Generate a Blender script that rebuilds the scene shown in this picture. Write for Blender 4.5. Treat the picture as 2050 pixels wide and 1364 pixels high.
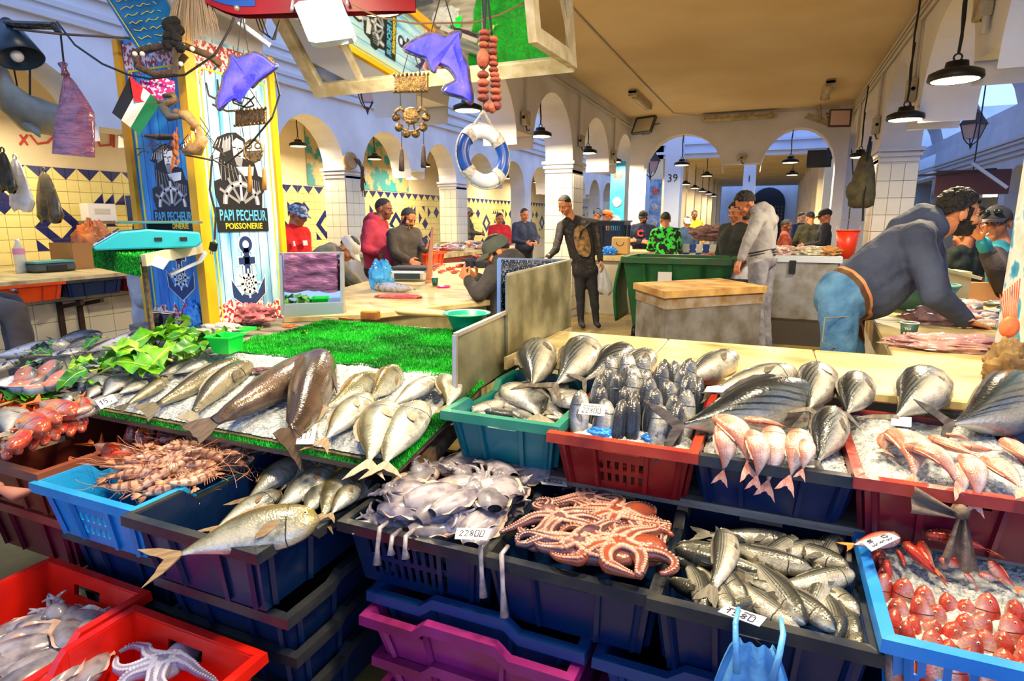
import bpy, bmesh, math, random
import numpy as np
from mathutils import Matrix, Vector, Quaternion, noise as mnoise
for o in list(bpy.data.objects): bpy.data.objects.remove(o)
scene = bpy.context.scene
COL = scene.collection
R = random.Random(7)
PI = math.pi

# ---------------------------------------------------------------- camera, world, exposure
F, CX, CY, H = 1200.0, 1025.0, 682.0, 1.45          # focal length in pixels of the 2050x1364 frame
PITCH = math.atan(240/1200.0); YAW = math.atan(525/math.hypot(1200, 240))
fw = Vector((-math.sin(YAW)*math.cos(PITCH), math.cos(YAW)*math.cos(PITCH), -math.sin(PITCH)))
rt = Vector((math.cos(YAW), math.sin(YAW), 0)); up = rt.cross(fw)
EYE = Vector((0, 0, H))
cam = bpy.data.cameras.new('camera'); cam.sensor_width = 36; cam.lens = F*36/2050; cam.clip_end = 200
co = bpy.data.objects.new('camera', cam); COL.objects.link(co)
co.matrix_world = Matrix(((rt.x, up.x, -fw.x, 0), (rt.y, up.y, -fw.y, 0), (rt.z, up.z, -fw.z, H), (0, 0, 0, 1)))
scene.camera = co
scene.view_settings.view_transform = 'Standard'; scene.view_settings.look = 'None'
scene.view_settings.exposure = -0.1; scene.view_settings.gamma = 1.0
scene.view_settings.use_curve_mapping = False
try:
    scene.cycles.max_bounces = 6; scene.cycles.diffuse_bounces = 3; scene.cycles.glossy_bounces = 3
    scene.cycles.transmission_bounces = 4; scene.cycles.transparent_max_bounces = 6
    scene.cycles.caustics_reflective = False; scene.cycles.caustics_refractive = False
    scene.cycles.sample_clamp_indirect = 4; scene.cycles.adaptive_threshold = .025
except Exception: pass
world = bpy.data.worlds.new('sky'); scene.world = world; world.use_nodes = True
bg = world.node_tree.nodes['Background']
bg.inputs[0].default_value = (0.36, 0.54, 1.0, 1); bg.inputs[1].default_value = 2.0

# real places from picture points: a point of the photograph put on a known height / wall plane / distance
def ray(x, y): return fw*F + rt*(x-CX) + up*(CY-y)
def Zp(x, y, z): d = ray(x, y); return EYE + d*((z-H)/d.z)
def Yp(x, y, Y): d = ray(x, y); return EYE + d*(Y/d.y)
def Xp(x, y, X): d = ray(x, y); return EYE + d*(X/d.x)
def Dp(x, y, D): return EYE + ray(x, y)*(D/F)

# ---------------------------------------------------------------- materials
def lin(c):
    return tuple(((x/255)/12.92 if x/255 <= .04045 else ((x/255+.055)/1.055)**2.4) for x in c[:3]) + (1,)
MATS = {}
def mat(name, c, rough=.5, metal=0, c2=None, scale=6, bump=0, bscale=50, emit=None, es=0, alpha=1, trans=0,
        sub=0, lo=.35, hi=.65, spec=.5, detail=4, stretch=None, coat=0, rough2=None):
    if name in MATS: return MATS[name]
    m = bpy.data.materials.new(name); m.use_nodes = True; nt = m.node_tree; N = nt.nodes; L = nt.links
    b = N['Principled BSDF']; MATS[name] = m
    b.inputs['Base Color'].default_value = lin(c); b.inputs['Roughness'].default_value = rough
    b.inputs['Metallic'].default_value = metal; b.inputs['Alpha'].default_value = alpha
    b.inputs['Specular IOR Level'].default_value = spec
    if trans: b.inputs['Transmission Weight'].default_value = trans
    if coat: b.inputs['Coat Weight'].default_value = coat; b.inputs['Coat Roughness'].default_value = .1
    if sub: b.inputs['Subsurface Weight'].default_value = sub; b.inputs['Subsurface Radius'].default_value = (.02, .008, .005)
    if emit: b.inputs['Emission Color'].default_value = lin(emit); b.inputs['Emission Strength'].default_value = es
    if c2 or bump:
        tc = N.new('ShaderNodeTexCoord'); vec = tc.outputs['Object']
        if stretch:
            mp = N.new('ShaderNodeMapping'); mp.inputs['Scale'].default_value = stretch
            L.new(vec, mp.inputs[0]); vec = mp.outputs[0]
    if c2:
        n = N.new('ShaderNodeTexNoise'); n.inputs['Scale'].default_value = scale; n.inputs['Detail'].default_value = detail
        L.new(vec, n.inputs['Vector'])
        r = N.new('ShaderNodeValToRGB'); r.color_ramp.elements[0].position = lo; r.color_ramp.elements[1].position = hi
        r.color_ramp.elements[0].color = lin(c); r.color_ramp.elements[1].color = lin(c2)
        L.new(n.outputs[0], r.inputs[0]); L.new(r.outputs[0], b.inputs['Base Color'])
        if rough2 is not None:
            mr = N.new('ShaderNodeMapRange'); mr.inputs[1].default_value = lo; mr.inputs[2].default_value = hi
            mr.inputs[3].default_value = rough; mr.inputs[4].default_value = rough2
            L.new(n.outputs[0], mr.inputs[0]); L.new(mr.outputs[0], b.inputs['Roughness'])
    if bump:
        n2 = N.new('ShaderNodeTexNoise'); n2.inputs['Scale'].default_value = bscale; n2.inputs['Detail'].default_value = 3
        L.new(vec, n2.inputs['Vector'])
        bp = N.new('ShaderNodeBump'); bp.inputs['Strength'].default_value = bump; bp.inputs['Distance'].default_value = .02
        L.new(n2.outputs[0], bp.inputs['Height']); L.new(bp.outputs[0], b.inputs['Normal'])
    return m

# ---------------------------------------------------------------- mesh helpers
class MB:
    def __init__(s): s.v = []; s.f = []; s.m = []; s.uv = None
    def add(s, vs, fs, mi=0):
        o = len(s.v); s.v += [tuple(v) for v in vs]
        for f in fs: s.f.append(tuple(i+o for i in f)); s.m.append(mi)
        return s
    def box(s, c, d, M=None, mi=0):
        x, y, z = [k/2 for k in d]; c = Vector(c)
        P = [Vector(p) for p in ((-x,-y,-z),(x,-y,-z),(x,y,-z),(-x,y,-z),(-x,-y,z),(x,-y,z),(x,y,z),(-x,y,z))]
        if M is not None: P = [M @ p for p in P]
        return s.add([p+c for p in P], [(0,3,2,1),(4,5,6,7),(0,1,5,4),(1,2,6,5),(2,3,7,6),(3,0,4,7)], mi)
    def bb(s, x0, x1, y0, y1, z0, z1, mi=0): return s.box(((x0+x1)/2, (y0+y1)/2, (z0+z1)/2), (x1-x0, y1-y0, z1-z0), None, mi)
    def hexa(s, P, mi=0): return s.add(P, [(0,3,2,1),(4,5,6,7),(0,1,5,4),(1,2,6,5),(2,3,7,6),(3,0,4,7)], mi)
    def bar(s, a, b, w, h=None, mi=0):
        a = Vector(a); b = Vector(b); d = b-a
        if d.length < 1e-6: return s
        M = d.to_track_quat('Z', 'Y').to_matrix()
        return s.box((a+b)/2, (w, h or w, d.length), M, mi)
    def tube(s, pts, r, n=8, mi=0, cap=True, flat=1.0):
        pts = [Vector(p) for p in pts]; k = len(pts); rs = r if isinstance(r, (list, tuple)) else [r]*k
        t = (pts[1]-pts[0]).normalized(); ref = Vector((0, 0, 1)) if abs(t.z) < .9 else Vector((1, 0, 0))
        u = t.cross(ref).normalized(); V = []
        for i, p in enumerate(pts):
            t2 = (pts[min(i+1, k-1)]-pts[max(i-1, 0)])
            if t2.length < 1e-9: t2 = t
            t2.normalize(); u = (u - t2*u.dot(t2))
            if u.length < 1e-6: u = t2.orthogonal()
            u.normalize(); w = t2.cross(u)
            for j in range(n):
                a = 2*PI*j/n; V.append(p + (u*math.cos(a) + w*math.sin(a)*flat)*rs[i])
        Fs = [(i*n+j, i*n+(j+1) % n, (i+1)*n+(j+1) % n, (i+1)*n+j) for i in range(k-1) for j in range(n)]
        if cap: Fs += [tuple(range(n-1, -1, -1)), tuple((k-1)*n+j for j in range(n))]
        return s.add(V, Fs, mi)
    def lathe(s, prof, n=16, c=(0,0,0), M=None, mi=0, a0=0, a1=2*PI):
        c = Vector(c); V = []; full = abs(a1-a0-2*PI) < 1e-6; m = n if full else n+1
        for r, z in prof:
            for j in range(m):
                a = a0+(a1-a0)*j/n; p = Vector((r*math.cos(a), r*math.sin(a), z))
                V.append((M @ p if M is not None else p)+c)
        Fs = [(i*m+j, i*m+(j+1) % m, (i+1)*m+(j+1) % m, (i+1)*m+j) for i in range(len(prof)-1) for j in range(n)]
        return s.add(V, Fs, mi)
    def sph(s, c, r, nu=10, nv=7, M=None, mi=0):
        if not isinstance(r, (tuple, list)): r = (r, r, r)
        c = Vector(c); V = []
        for i in range(nv+1):
            th = PI*i/nv
            for j in range(nu):
                a = 2*PI*j/nu; p = Vector((r[0]*math.sin(th)*math.cos(a), r[1]*math.sin(th)*math.sin(a), r[2]*math.cos(th)))
                V.append((M @ p if M is not None else p)+c)
        Fs = [(i*nu+j, (i+1)*nu+j, (i+1)*nu+(j+1) % nu, i*nu+(j+1) % nu) for i in range(nv) for j in range(nu)]
        return s.add(V, Fs, mi)
    def prism(s, poly, h0, h1, T=None, mi=0):
        """poly: 2-d outline; T maps (a, b, h) to a point"""
        T = T or (lambda a, b, h: (a, b, h)); n = len(poly)
        V = [T(a, b, h0) for a, b in poly]+[T(a, b, h1) for a, b in poly]
        return s.add(V, [tuple(range(n-1, -1, -1)), tuple(range(n, 2*n))]+[(i, (i+1) % n, n+(i+1) % n, n+i) for i in range(n)], mi)
    def grid(s, fn, nu, nv, mi=0):
        V = [fn(i/nu, j/nv) for j in range(nv+1) for i in range(nu+1)]
        return s.add(V, [(j*(nu+1)+i, j*(nu+1)+i+1, (j+1)*(nu+1)+i+1, (j+1)*(nu+1)+i) for j in range(nv) for i in range(nu)], mi)
    def torus(s, c, Rr, r, n=24, k=8, M=None, a0=0, a1=2*PI, mi=0):
        pts = []
        c = Vector(c); V = []; full = abs(a1-a0-2*PI) < 1e-6; m = n if full else n+1
        for i in range(m):
            a = a0+(a1-a0)*i/n
            for j in range(k):
                b = 2*PI*j/k; p = Vector(((Rr+r*math.cos(b))*math.cos(a), (Rr+r*math.cos(b))*math.sin(a), r*math.sin(b)))
                V.append((M @ p if M is not None else p)+c)
        return s.add(V, [(i*k+j, ((i+1) % m)*k+j, ((i+1) % m)*k+(j+1) % k, i*k+(j+1) % k) for i in range(n) for j in range(k)], mi)
    def mesh(s, name, mats, smooth=False, o=(0,0,0)):
        me = bpy.data.meshes.new(name)
        o = Vector(o)
        me.from_pydata([(v[0]-o.x, v[1]-o.y, v[2]-o.z) for v in s.v], [], s.f)
        if not isinstance(mats, (list, tuple)): mats = [mats]
        for m in mats: me.materials.append(m)
        if len(mats) > 1: me.polygons.foreach_set('material_index', s.m)
        if smooth: me.polygons.foreach_set('use_smooth', [True]*len(s.f))
        me.validate(); me.update(); return me
    def build(s, name, mats, parent=None, smooth=False, o=(0,0,0)):
        """vertices are in world space; o = the parent's (or own) base point"""
        ob = bpy.data.objects.new(name, s.mesh(name, mats, smooth, o)); COL.objects.link(ob)
        if parent is not None: ob.parent = parent
        else: ob.location = o
        return ob
def smooth_angle(ob, a=.6):
    me = ob.data; me.polygons.foreach_set('use_smooth', [True]*len(me.polygons)); me.set_sharp_from_angle(angle=a); return ob
def bevel(ob, w=.004, seg=1):
    b = ob.modifiers.new('bevel', 'BEVEL'); b.width = w; b.segments = seg; b.limit_method = 'ANGLE'; return ob
def empty(name, loc=(0,0,0), rz=0):
    o = bpy.data.objects.new(name, None); COL.objects.link(o); o.location = loc; o.rotation_euler[2] = rz; o.empty_display_size = .05; return o
def tag(o, label, cat, group=None, kind=None):
    if label: o['label'] = label
    if cat: o['category'] = cat
    if group: o['group'] = group
    if kind: o['kind'] = kind
    return o
def thing(name, label, cat, loc=(0,0,0), group=None, rz=0): return tag(empty(name, loc, rz), label, cat, group)
def struct(o): o['kind'] = 'structure'; return o
def dup(root, M=None, label=None, group=None):
    r = root.copy(); COL.objects.link(r)
    if M is not None: r.matrix_world = M
    if label: r['label'] = label
    if group: r['group'] = group
    for ch in root.children:
        c = ch.copy(); COL.objects.link(c); c.parent = r
        for g in ch.children:
            d = g.copy(); COL.objects.link(d); d.parent = c
    return r
def noiz(p, s=1.0): return mnoise.noise(Vector(p)*s)
def text_mesh(txt, size, name='lettering', depth=.002, bold=0.0, xs=1.0):
    cu = bpy.data.curves.new(name, 'FONT'); cu.body = txt; cu.size = size; cu.align_x = 'CENTER'; cu.align_y = 'CENTER'
    cu.extrude = depth; cu.offset = bold; cu.resolution_u = 2
    ob = bpy.data.objects.new(name, cu); COL.objects.link(ob)
    dg = bpy.context.evaluated_depsgraph_get(); me = bpy.data.meshes.new_from_object(ob.evaluated_get(dg))
    bpy.data.objects.remove(ob); bpy.data.curves.remove(cu)
    if xs != 1.0:
        for v in me.vertices: v.co.x *= xs
    return me
def put(me, name, m, parent, M):
    """a ready mesh as an object under a parent, world placement M"""
    me.materials.clear(); me.materials.append(m)
    ob = bpy.data.objects.new(name, me); COL.objects.link(ob)
    if parent is not None:
        ob.parent = parent; ob.matrix_parent_inverse = Matrix.LocRotScale(parent.location, parent.rotation_euler, None).inverted()
    ob.matrix_basis = M; return ob
def frame(o, x, y):
    """matrix with origin o, x axis x, y axis y"""
    x = Vector(x).normalized(); z = x.cross(Vector(y)).normalized(); y = z.cross(x)
    return Matrix(((x.x, y.x, z.x, o[0]), (x.y, y.y, z.y, o[1]), (x.z, y.z, z.z, o[2]), (0, 0, 0, 1)))

# ---------------------------------------------------------------- the building
plaster = mat('plaster_white', (232,232,236), .75, c2=(214,212,214), scale=1.5, bump=.12, bscale=14)
plaster_w = mat('plaster_cream', (236,222,190), .75, c2=(222,204,166), scale=1.2, bump=.1, bscale=12)
ceilm = mat('ceiling_paint', (224,206,172), .8, c2=(208,186,148), scale=.7, bump=.1, bscale=10)
bluew = mat('plaster_blue', (212,224,248), .75, c2=(196,212,242), scale=1.5)
floorm = mat('wet_concrete', (150,128,74), .35, c2=(96,78,44), scale=1.6, bump=.15, bscale=25, rough2=.08)
tilew = mat('white_tile', (236,232,216), .22, c2=(226,220,200), scale=3)
tilec = mat('cream_tile', (240,226,150), .2, c2=(232,214,130), scale=2)
tilen = mat('navy_tile', (28,34,110), .2, c2=(22,26,86), scale=5)
grout = mat('grout', (196,180,140), .8)
grout2 = mat('grout_grey', (150,142,124), .8)
trimm = mat('cornice_paint', (206,204,206), .7)

fl = MB(); fl.bb(-14, 14, -6, 60, -.1, 0); struct(fl.build('floor', floorm))

PY = [(-4.0,'c'), (-1.9,'c'), (.2,'c'), (2.3,'p'), (4.45,'c'), (6.55,'c'), (8.65,'p'), (10.75,'c'), (12.75,'p')]
PW = .5
def arcade(name, X0, X1, piers, y_end, ztop, m, zs=2.3, zc=2.45, r_rise=.78):
    """wall between X0 and X1 along Y with round arches; 'p' = pier to the floor, 'c' = corbel hanging free"""
    w = MB(); K = 14
    for i, (y, k) in enumerate(piers):
        zb = 0.0 if k == 'p' else zc
        w.bb(X0, X1, y, y+PW, zb, ztop)
        y1 = y+PW; y2 = piers[i+1][0] if i+1 < len(piers) else y_end
        if y2 <= y1+.05: continue
        r = (y2-y1)/2; c = (y1+y2)/2
        ys = [c-r*math.cos(PI*j/K) for j in range(K+1)]
        za = [zs+r_rise*math.sqrt(max(0, 1-((q-c)/r)**2)) for q in ys]
        for j in range(K):
            a, b, p, q = ys[j], ys[j+1], za[j], za[j+1]
            for X, s in ((X0, 1), (X1, -1)):
                F4 = [(X, a, p), (X, b, q), (X, b, ztop), (X, a, ztop)]
                w.add(F4 if s < 0 else F4[::-1], [(0,1,2,3)])
            w.add([(X0, a, p), (X0, b, q), (X1, b, q), (X1, a, p)], [(0,1,2,3)])
        w.add([(X0, y1, ztop), (X1, y1, ztop), (X1, y2, ztop), (X0, y2, ztop)], [(0,1,2,3)])
    return struct(w.build(name, m))
ZC = 3.42
arcade('wall_inner_left', -3.17, -2.75, PY, 12.8, ZC+.3, plaster)
arcade('wall_inner_right', 1.1, 1.52, PY, 12.8, ZC+.3, plaster)
PL = [(.3,'c'), (2.4,'c'), (4.5,'c'), (6.55,'c'), (8.62,'p'), (10.7,'c'), (12.6,'p'), (14.7,'c'), (16.8,'p'), (18.9,'c'), (21,'p'), (23.1,'c'), (25.2,'p')]
arcade('wall_left', -7.25, -6.8, PL, 27.5, 6.2, plaster)
# cornices on the left wall
for k, z in enumerate((3.42, 3.55, 3.74, 3.9)):
    t = MB(); t.bb(-6.8, -6.74-.02*(k % 2), -2, 30, z, z+.055); struct(t.build('trim_%d' % (k+1), trimm))
# ceiling of the nave and the beam at its end
c = MB(); c.bb(-3.2, 1.55, -4, 12.7, ZC, ZC+.2); struct(c.build('ceiling', ceilm))
def cross_wall(name, Y0, Y1, xs, ztop, m, zs=2.35, rise=.74):
    w = MB(); K = 14
    for (x0, x1, k) in xs:
        if k == 'a':
            r = (x1-x0)/2; c = (x0+x1)/2
            q = [c-r*math.cos(PI*j/K) for j in range(K+1)]; za = [zs+rise*math.sqrt(max(0, 1-((t-c)/r)**2)) for t in q]
            for j in range(K):
                a, b, p, s = q[j], q[j+1], za[j], za[j+1]
                w.add([(a, Y0, p), (b, Y0, s), (b, Y0, ztop), (a, Y0, ztop)], [(0,1,2,3)])
                w.add([(a, Y1, p), (b, Y1, s), (b, Y1, ztop), (a, Y1, ztop)], [(3,2,1,0)])
                w.add([(a, Y0, p), (b, Y0, s), (b, Y1, s), (a, Y1, p)], [(3,2,1,0)])
        else: w.bb(x0, x1, Y0, Y1, k, ztop)
    return struct(w.build(name, m))
cross_wall('wall_beam', 12.4, 12.75, [(-2.75,-2.48,0), (-2.48,-.98,'a'), (-.98,-.32,2.5), (-.32,.92,'a'), (.92,1.1,0)], ZC, plaster)
# far part of the hall: columns, ceilings, end wall
c = MB(); c.bb(-3.3, 1.3, 16.4, 37, 3.35, 3.5); struct(c.build('ceiling_far', plaster_w))
c = MB(); c.bb(-3.3, 1.6, 16.2, 16.5, 3.0, 4.2); c.bb(-3.3, 1.6, 16.12, 16.2, 3.1, 3.16); c.bb(-3.3, 1.6, 16.12, 16.2, 3.32, 3.38)
struct(c.build('wall_beam_far', bluew))
for x in (-3.05, 1.0):
    n = 9
    for k in range(n):
        y = 16.2+k*2.3; c = MB(); c.bb(x, x+.32, y, y+.32, 0, 3.35); struct(c.build('wall_column', plaster_w))
for x in (-1.35-.12,):
    c = MB(); c.bb(-.78, -.5, 16.2, 16.5, 0, 3.1); struct(c.build('wall_column', bluew))
c = MB(); c.bb(-2.35, -2.0, 14.2, 14.6, 0, 4.0); struct(c.build('wall_column', bluew))
w = MB(); w.bb(-16, 12, 38, 38.3, 0, 7); struct(w.build('wall_back', bluew))
d = MB(); d.prism([(-.9,0),(.9,0),(.9,2.4)]+[(.9*math.cos(PI*t/10), 2.4+.9*math.sin(PI*t/10)) for t in range(1, 10)]+[(-.9,2.4)], 37.9, 38.02, lambda a, b, h: (a-.4, h, b))
door = struct(d.build('door_1', mat('door_dark', (30,40,60), .6)))
g = MB()
for i in range(10): g.bb(-1.2+i*.17, -1.17+i*.17, 37.86, 37.9, 0, 2.3)
for i in range(12): g.bb(-1.25, .45, 37.86, 37.9, .2*i, .2*i+.02)
g.build('grille', mat('grille', (120,124,140), .5, .3), door)
# right hall: outer wall with arches and vault with roof lights
PR = [(1.5,'c')]+[(3.6+2.1*k, 'p' if k % 2 else 'c') for k in range(13)]
arcade('wall_right', 6.2, 6.6, PR, 32, 4.32, bluew, zs=2.2, zc=2.3, r_rise=.8)
w = MB(); w.bb(7.6, 7.8, 0, 38, 0, 5); struct(w.build('wall_right_back', plaster_w))
w = MB(); w.bb(-8.6, -8.5, -2, 38, 0, 6.2); struct(w.build('wall_left_back', plaster_w))
w = MB(); w.bb(-8.5, -7.25, -2, 30, 3.3, 3.4); struct(w.build('ceiling_left_bays', plaster_w))
w = MB(); w.bb(6.6, 7.6, 0, 38, 3.3, 3.4); struct(w.build('ceiling_right_bays', plaster_w))
for k, z in enumerate((3.25, 3.4, 3.58, 3.7)):
    t = MB(); t.bb(6.12, 6.2, 0, 38, z, z+.07); struct(t.build('trim_%d' % (k+5), trimm))
# inner right wall above the arcade, vault springing
w = MB(); w.bb(1.1, 1.52, 1, 38, ZC+.3, 4.3); struct(w.build('wall_right_upper', bluew))
w = MB(); NA = 16; cx_, rx, rz = 3.86, 2.36, 2.3
ys = [-3.5]
while ys[-1] < 37: ys += [ys[-1]+3.2, ys[-1]+5.2]
for j in range(len(ys)-1):
    for i in range(NA):
        if j % 2 == 0 and i in (1,2,3,4,5): continue      # roof light
        if j % 2 == 0 and i in (10,11,12,13): continue
        a, b = PI*i/NA, PI*(i+1)/NA
        P = [(cx_+rx*math.cos(t), y, 4.3+rz*math.sin(t)) for t, y in ((a, ys[j]), (b, ys[j]), (b, ys[j+1]), (a, ys[j+1]))]
        w.add(P, [(0,1,2,3)])
struct(w.build('ceiling_vault', bluew))
# ---------------------------------------------------------------- tiles
def tile_mesh(w, h, kind, m1, m2=None, t=.012):
    """one tile in the plane x (width) / z (height), facing -y; kind: plain or the corner of the dark triangle"""
    b = MB(); g = .003; a, c = w/2-g, h/2-g
    if kind == 0: b.bb(-a, a, -t, 0, -c, c)
    else:
        P = {1: [(-a,-c),(a,-c),(a,c)], 2: [(a,-c),(a,c),(-a,c)], 3: [(a,c),(-a,c),(-a,-c)], 4: [(-a,c),(-a,-c),(a,-c)]}[kind]
        Q = {1: [(-a,-c),(a,c),(-a,c)], 2: [(a,-c),(-a,c),(-a,-c)], 3: [(a,c),(-a,-c),(a,-c)], 4: [(-a,c),(a,-c),(a,c)]}[kind]
        T = lambda p, q, hh: (p, hh, q)
        b.prism(P, -t, 0, T, 0); b.prism(Q, -t, 0, T, 1)
    return b.mesh('tile', [m1, m2] if m2 else m1)
TM = {0: tile_mesh(.15, .15, 0, tilec), 'n': tile_mesh(.15, .15, 0, tilen)}
for k in (1,2,3,4): TM[k] = tile_mesh(.15, .15, k, tilen, tilec)
# the dark figures of the near bay, read tile by tile (row 0 = top); 1..4 = half tiles, n = whole dark
def motif():
    g = {}
    def dia(c, r, n=1, hollow=False):           # diamond of 2n x 2n tiles round the corner point c,r
        for i in range(-n, n):
            for j in range(-n, n):
                a = abs(i+.5)+abs(j+.5)
                if a > n+.01: continue
                edge = abs(a-n) < .01
                if edge: k = {(False, False): 1, (True, False): 4, (True, True): 3, (False, True): 2}[(i >= 0, j >= 0)]
                else:
                    k = 'n'
                    if hollow and a < n-.9: k = {(False, False): 3, (True, False): 2, (True, True): 1, (False, True): 4}[(i >= 0, j >= 0)]
                g[(c+i, r+j)] = k
    for i in range(0, 40): g[(i, 0)] = 3 if i % 2 == 0 else 2
    for i in range(0, 40): g[(i, 0)] = 2 if i % 2 == 0 else 3
    dia(6, 3); dia(10, 5, 2, True); dia(4, 7); dia(8, 9); dia(6, 11); dia(2, 5); dia(0, 4, 1)
    for p, k in {(3,2):4,(3,3):3,(13,5):1,(14,4):4,(14,6):3,(13,2):1,(14,2):1,(15,2):1,(2,9):2,(3,8):1,(1,11):'n',(5,11):4,(5,12):3,(2,13):1,(8,6):4,
                 (13,10):'n',(14,10):4,(12,12):1,(15,8):2,(1,2):2,(0,7):1,(0,9):3,(0,12):2}.items(): g[p] = k
    return g
G = motif(); wl = bpy.data.objects['wall_left_back']
T = .15; ZT = 2.12; XW = -8.5
base = MB(); base.bb(XW, XW+.004, -1, 29, .75, ZT); base.build('grout', grout, wl)
Y0 = 3.45
near = 0
rest = MB()
def tile_at(y, r, k):
    z = ZT-T*(r+.5)
    return Matrix.Translation((XW+.004, y, z)) @ Matrix.Rotation(PI/2, 4, 'Z')
def tile_joined(y, r, k):
    z1, z0 = ZT-T*r-.003, ZT-T*(r+1)+.003; a, b = y+.003, y+T-.003; x = XW+.014
    P = {0: (a, z0), 1: (b, z0), 2: (b, z1), 3: (a, z1)}
    Q = [(x, *P[i]) for i in range(4)]
    if k in (0, 'n'): rest.add(Q, [(0,1,2,3)], 0 if k == 0 else 1)
    else:
        tri = {1: ((0,1,2),(0,2,3)), 2: ((1,2,3),(0,1,3)), 3: ((0,2,3),(0,1,2)), 4: ((0,1,3),(1,2,3))}[k]
        rest.add(Q, [tri[0]], 1); rest.add(Q, [tri[1]], 0)
nt = 0
for r in range(9):
    for cidx in range(0, 17):
        y = Y0+cidx*T+T/2
        k = G.get((cidx, r), 0); m = TM[k]
        if r < 9 and 0 <= cidx <= 16 and nt < 300:
            ob = bpy.data.objects.new('tile', m); COL.objects.link(ob); ob.parent = wl; ob.matrix_basis = tile_at(y, r, k); nt += 1
        else: tile_joined(y-T/2, r, k)
for r in range(9):
    for cidx in range(-30, 172):
        if 0 <= cidx <= 16: continue
        k = G.get((cidx % 17, r), 0)
        if r == 0: k = 2 if cidx % 2 == 0 else 3
        tile_joined(Y0+cidx*T, r, k)
ob = rest.build('tile_field', [tilec, tilen], wl); ob['kind'] = 'stuff'
# peeling turquoise mural inside the third bay
mural = mat('turquoise_mural', (40,140,150), .6, c2=(190,170,120), scale=3.5, lo=.45, hi=.52)
b = MB(); b.bb(-8.49, -8.48, 9.6, 13.2, 2.14, 3.3); m_ = b.build('painted_mural', mural); tag(m_, 'peeling turquoise and sand coloured mural above the cream tiles', 'mural')
# white tiles on the two near piers, from the impost down
def pier_tiles(wall, X0, X1, y0, y1, sides, z0, z1):
    wl_ = bpy.data.objects[wall]
    nx = 3; w = (X1-X0)/nx; h = .2
    mf = tile_mesh(w, h, 0, tilew); ny = 3; w2 = (y1-y0)/ny; ms = tile_mesh(w2, h, 0, tilew)
    nz = int((z1-z0)/h)
    bm_ = MB(); bm_.bb(X0-.003, X1+.003, y0-.003, y1+.003, z0, z1); bm_.build('grout', grout2, wl_)
    for r in range(nz):
        z = z1-h*(r+.5)
        for i in range(nx):
            ob = bpy.data.objects.new('tile', mf); COL.objects.link(ob); ob.parent = wl_
            ob.matrix_basis = Matrix.Translation((X0+w*(i+.5), y0-.003, z))
        for i in range(ny):
            for sd in sides:
                ob = bpy.data.objects.new('tile', ms); COL.objects.link(ob); ob.parent = wl_
                ob.matrix_basis = Matrix.Translation((X1+.003 if sd > 0 else X0-.003, y0+w2*(i+.5), z)) @ Matrix.Rotation(sd*PI/2, 4, 'Z')
    st = MB()
    for q in range(3): st.bb(X0-.02*q, X1+.02*q, y0-.03-.015*q, y1+.03+.015*q, z1+.02+.06*q, z1+.06+.06*q)
    st.build('impost', plaster, wl_)
pier_tiles('wall_inner_left', -3.17, -2.75, 8.65, 9.15, (1,), .1, 2.12)
pier_tiles('wall_inner_right', 1.1, 1.52, 8.65, 9.15, (-1,), .1, 2.12)
pier_tiles('wall_left', -7.25, -6.8, 8.62, 9.12, (1,), .9, 2.15)
pier_tiles('wall_left', -7.25, -6.8, 12.6, 13.1, (1,), .9, 2.15)

# ---------------------------------------------------------------- lamps
blackm = mat('black_metal', (22,24,26), .45, .3)
wirem = mat('black_cable', (16,15,15), .6)
greym = mat('grey_pvc', (196,190,176), .5)
lensm = mat('lamp_lens', (255,250,230), .3, emit=(255,236,180), es=9)
lensm2 = mat('lamp_lens_far', (255,250,230), .3, emit=(255,232,165), es=6)
def make_lamp():
    r = empty('pendant_lamp')
    MB().lathe([(.02,.105),(.06,.1),(.065,.065),(.10,.055),(.145,.035),(.152,.0),(.144,-.01),(.128,-.01)], 20).build('housing', blackm, r, True)
    MB().lathe([(.001,-.006),(.07,-.012),(.128,-.01)], 20).build('lens', lensm, r, True)
    MB().torus((0,0,.125), .022, .006, 14, 6, Matrix.Rotation(PI/2, 3, 'X')).build('hook', blackm, r, True)
    return r
LP = .6
lamp0 = make_lamp(); lamp_used = [False]
def lamp(p, top, label, group, power=30, size=1.0, color=(1,.80,.50), kink=.006):
    p = Vector(p); M = Matrix.LocRotScale(p, None, (size,)*3)
    if not lamp_used[0]: o = lamp0; o.matrix_world = M; lamp_used[0] = True
    else: o = dup(lamp0, M)
    tag(o, label, 'lamp', group)
    pts = [Vector((0,0,.145))]
    h = (top-p.z)/size
    for k in range(1, 6): pts.append(Vector((kink/size*math.sin(k*1.7), kink/size*math.cos(k*2.1)*.6, .145+(h-.145)*k/5)))
    MB().tube(pts, .009/size, 6).build('cable', wirem, o)
    if power:
        l = bpy.data.lights.new('lamp_light', 'AREA'); l.shape = 'DISK'; l.size = .24*size; l.energy = power*LP; l.color = color
        lo = bpy.data.objects.new('lamp_light', l); COL.objects.link(lo); lo.parent = o; lo.location = (0,0,-.03)
    return o
GL = 'pendant lamps of the market hall'
for (x, y, lab) in [(40,212,'black pendant lamp glowing under the leftmost arch by the blue cone shade'), (597,292,'pendant lamp glowing in the arch above the man in red polo shirt'),
                    (750,318,'pendant lamp glowing in the arch beside the mounted dry plant'), (850,333,'pendant lamp in the arch behind the hanging medallion ornament')]:
    lamp(Xp(x, y, -7.6), 3.3, lab, GL, 72)
for (x, y, X, lab) in [(1017,357,-7.6,'small pendant lamp seen through the lifebuoy'), (1076,365,-7.6,'small far pendant lamp left of the white tiled pillar')]:
    lamp(Xp(x, y, X), 3.3, lab, GL, 60)
lamp(Xp(936,220,-2.95), 3.2, 'pendant lamp below the tail of the blue dolphin', GL, 75, 1.0)
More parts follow.
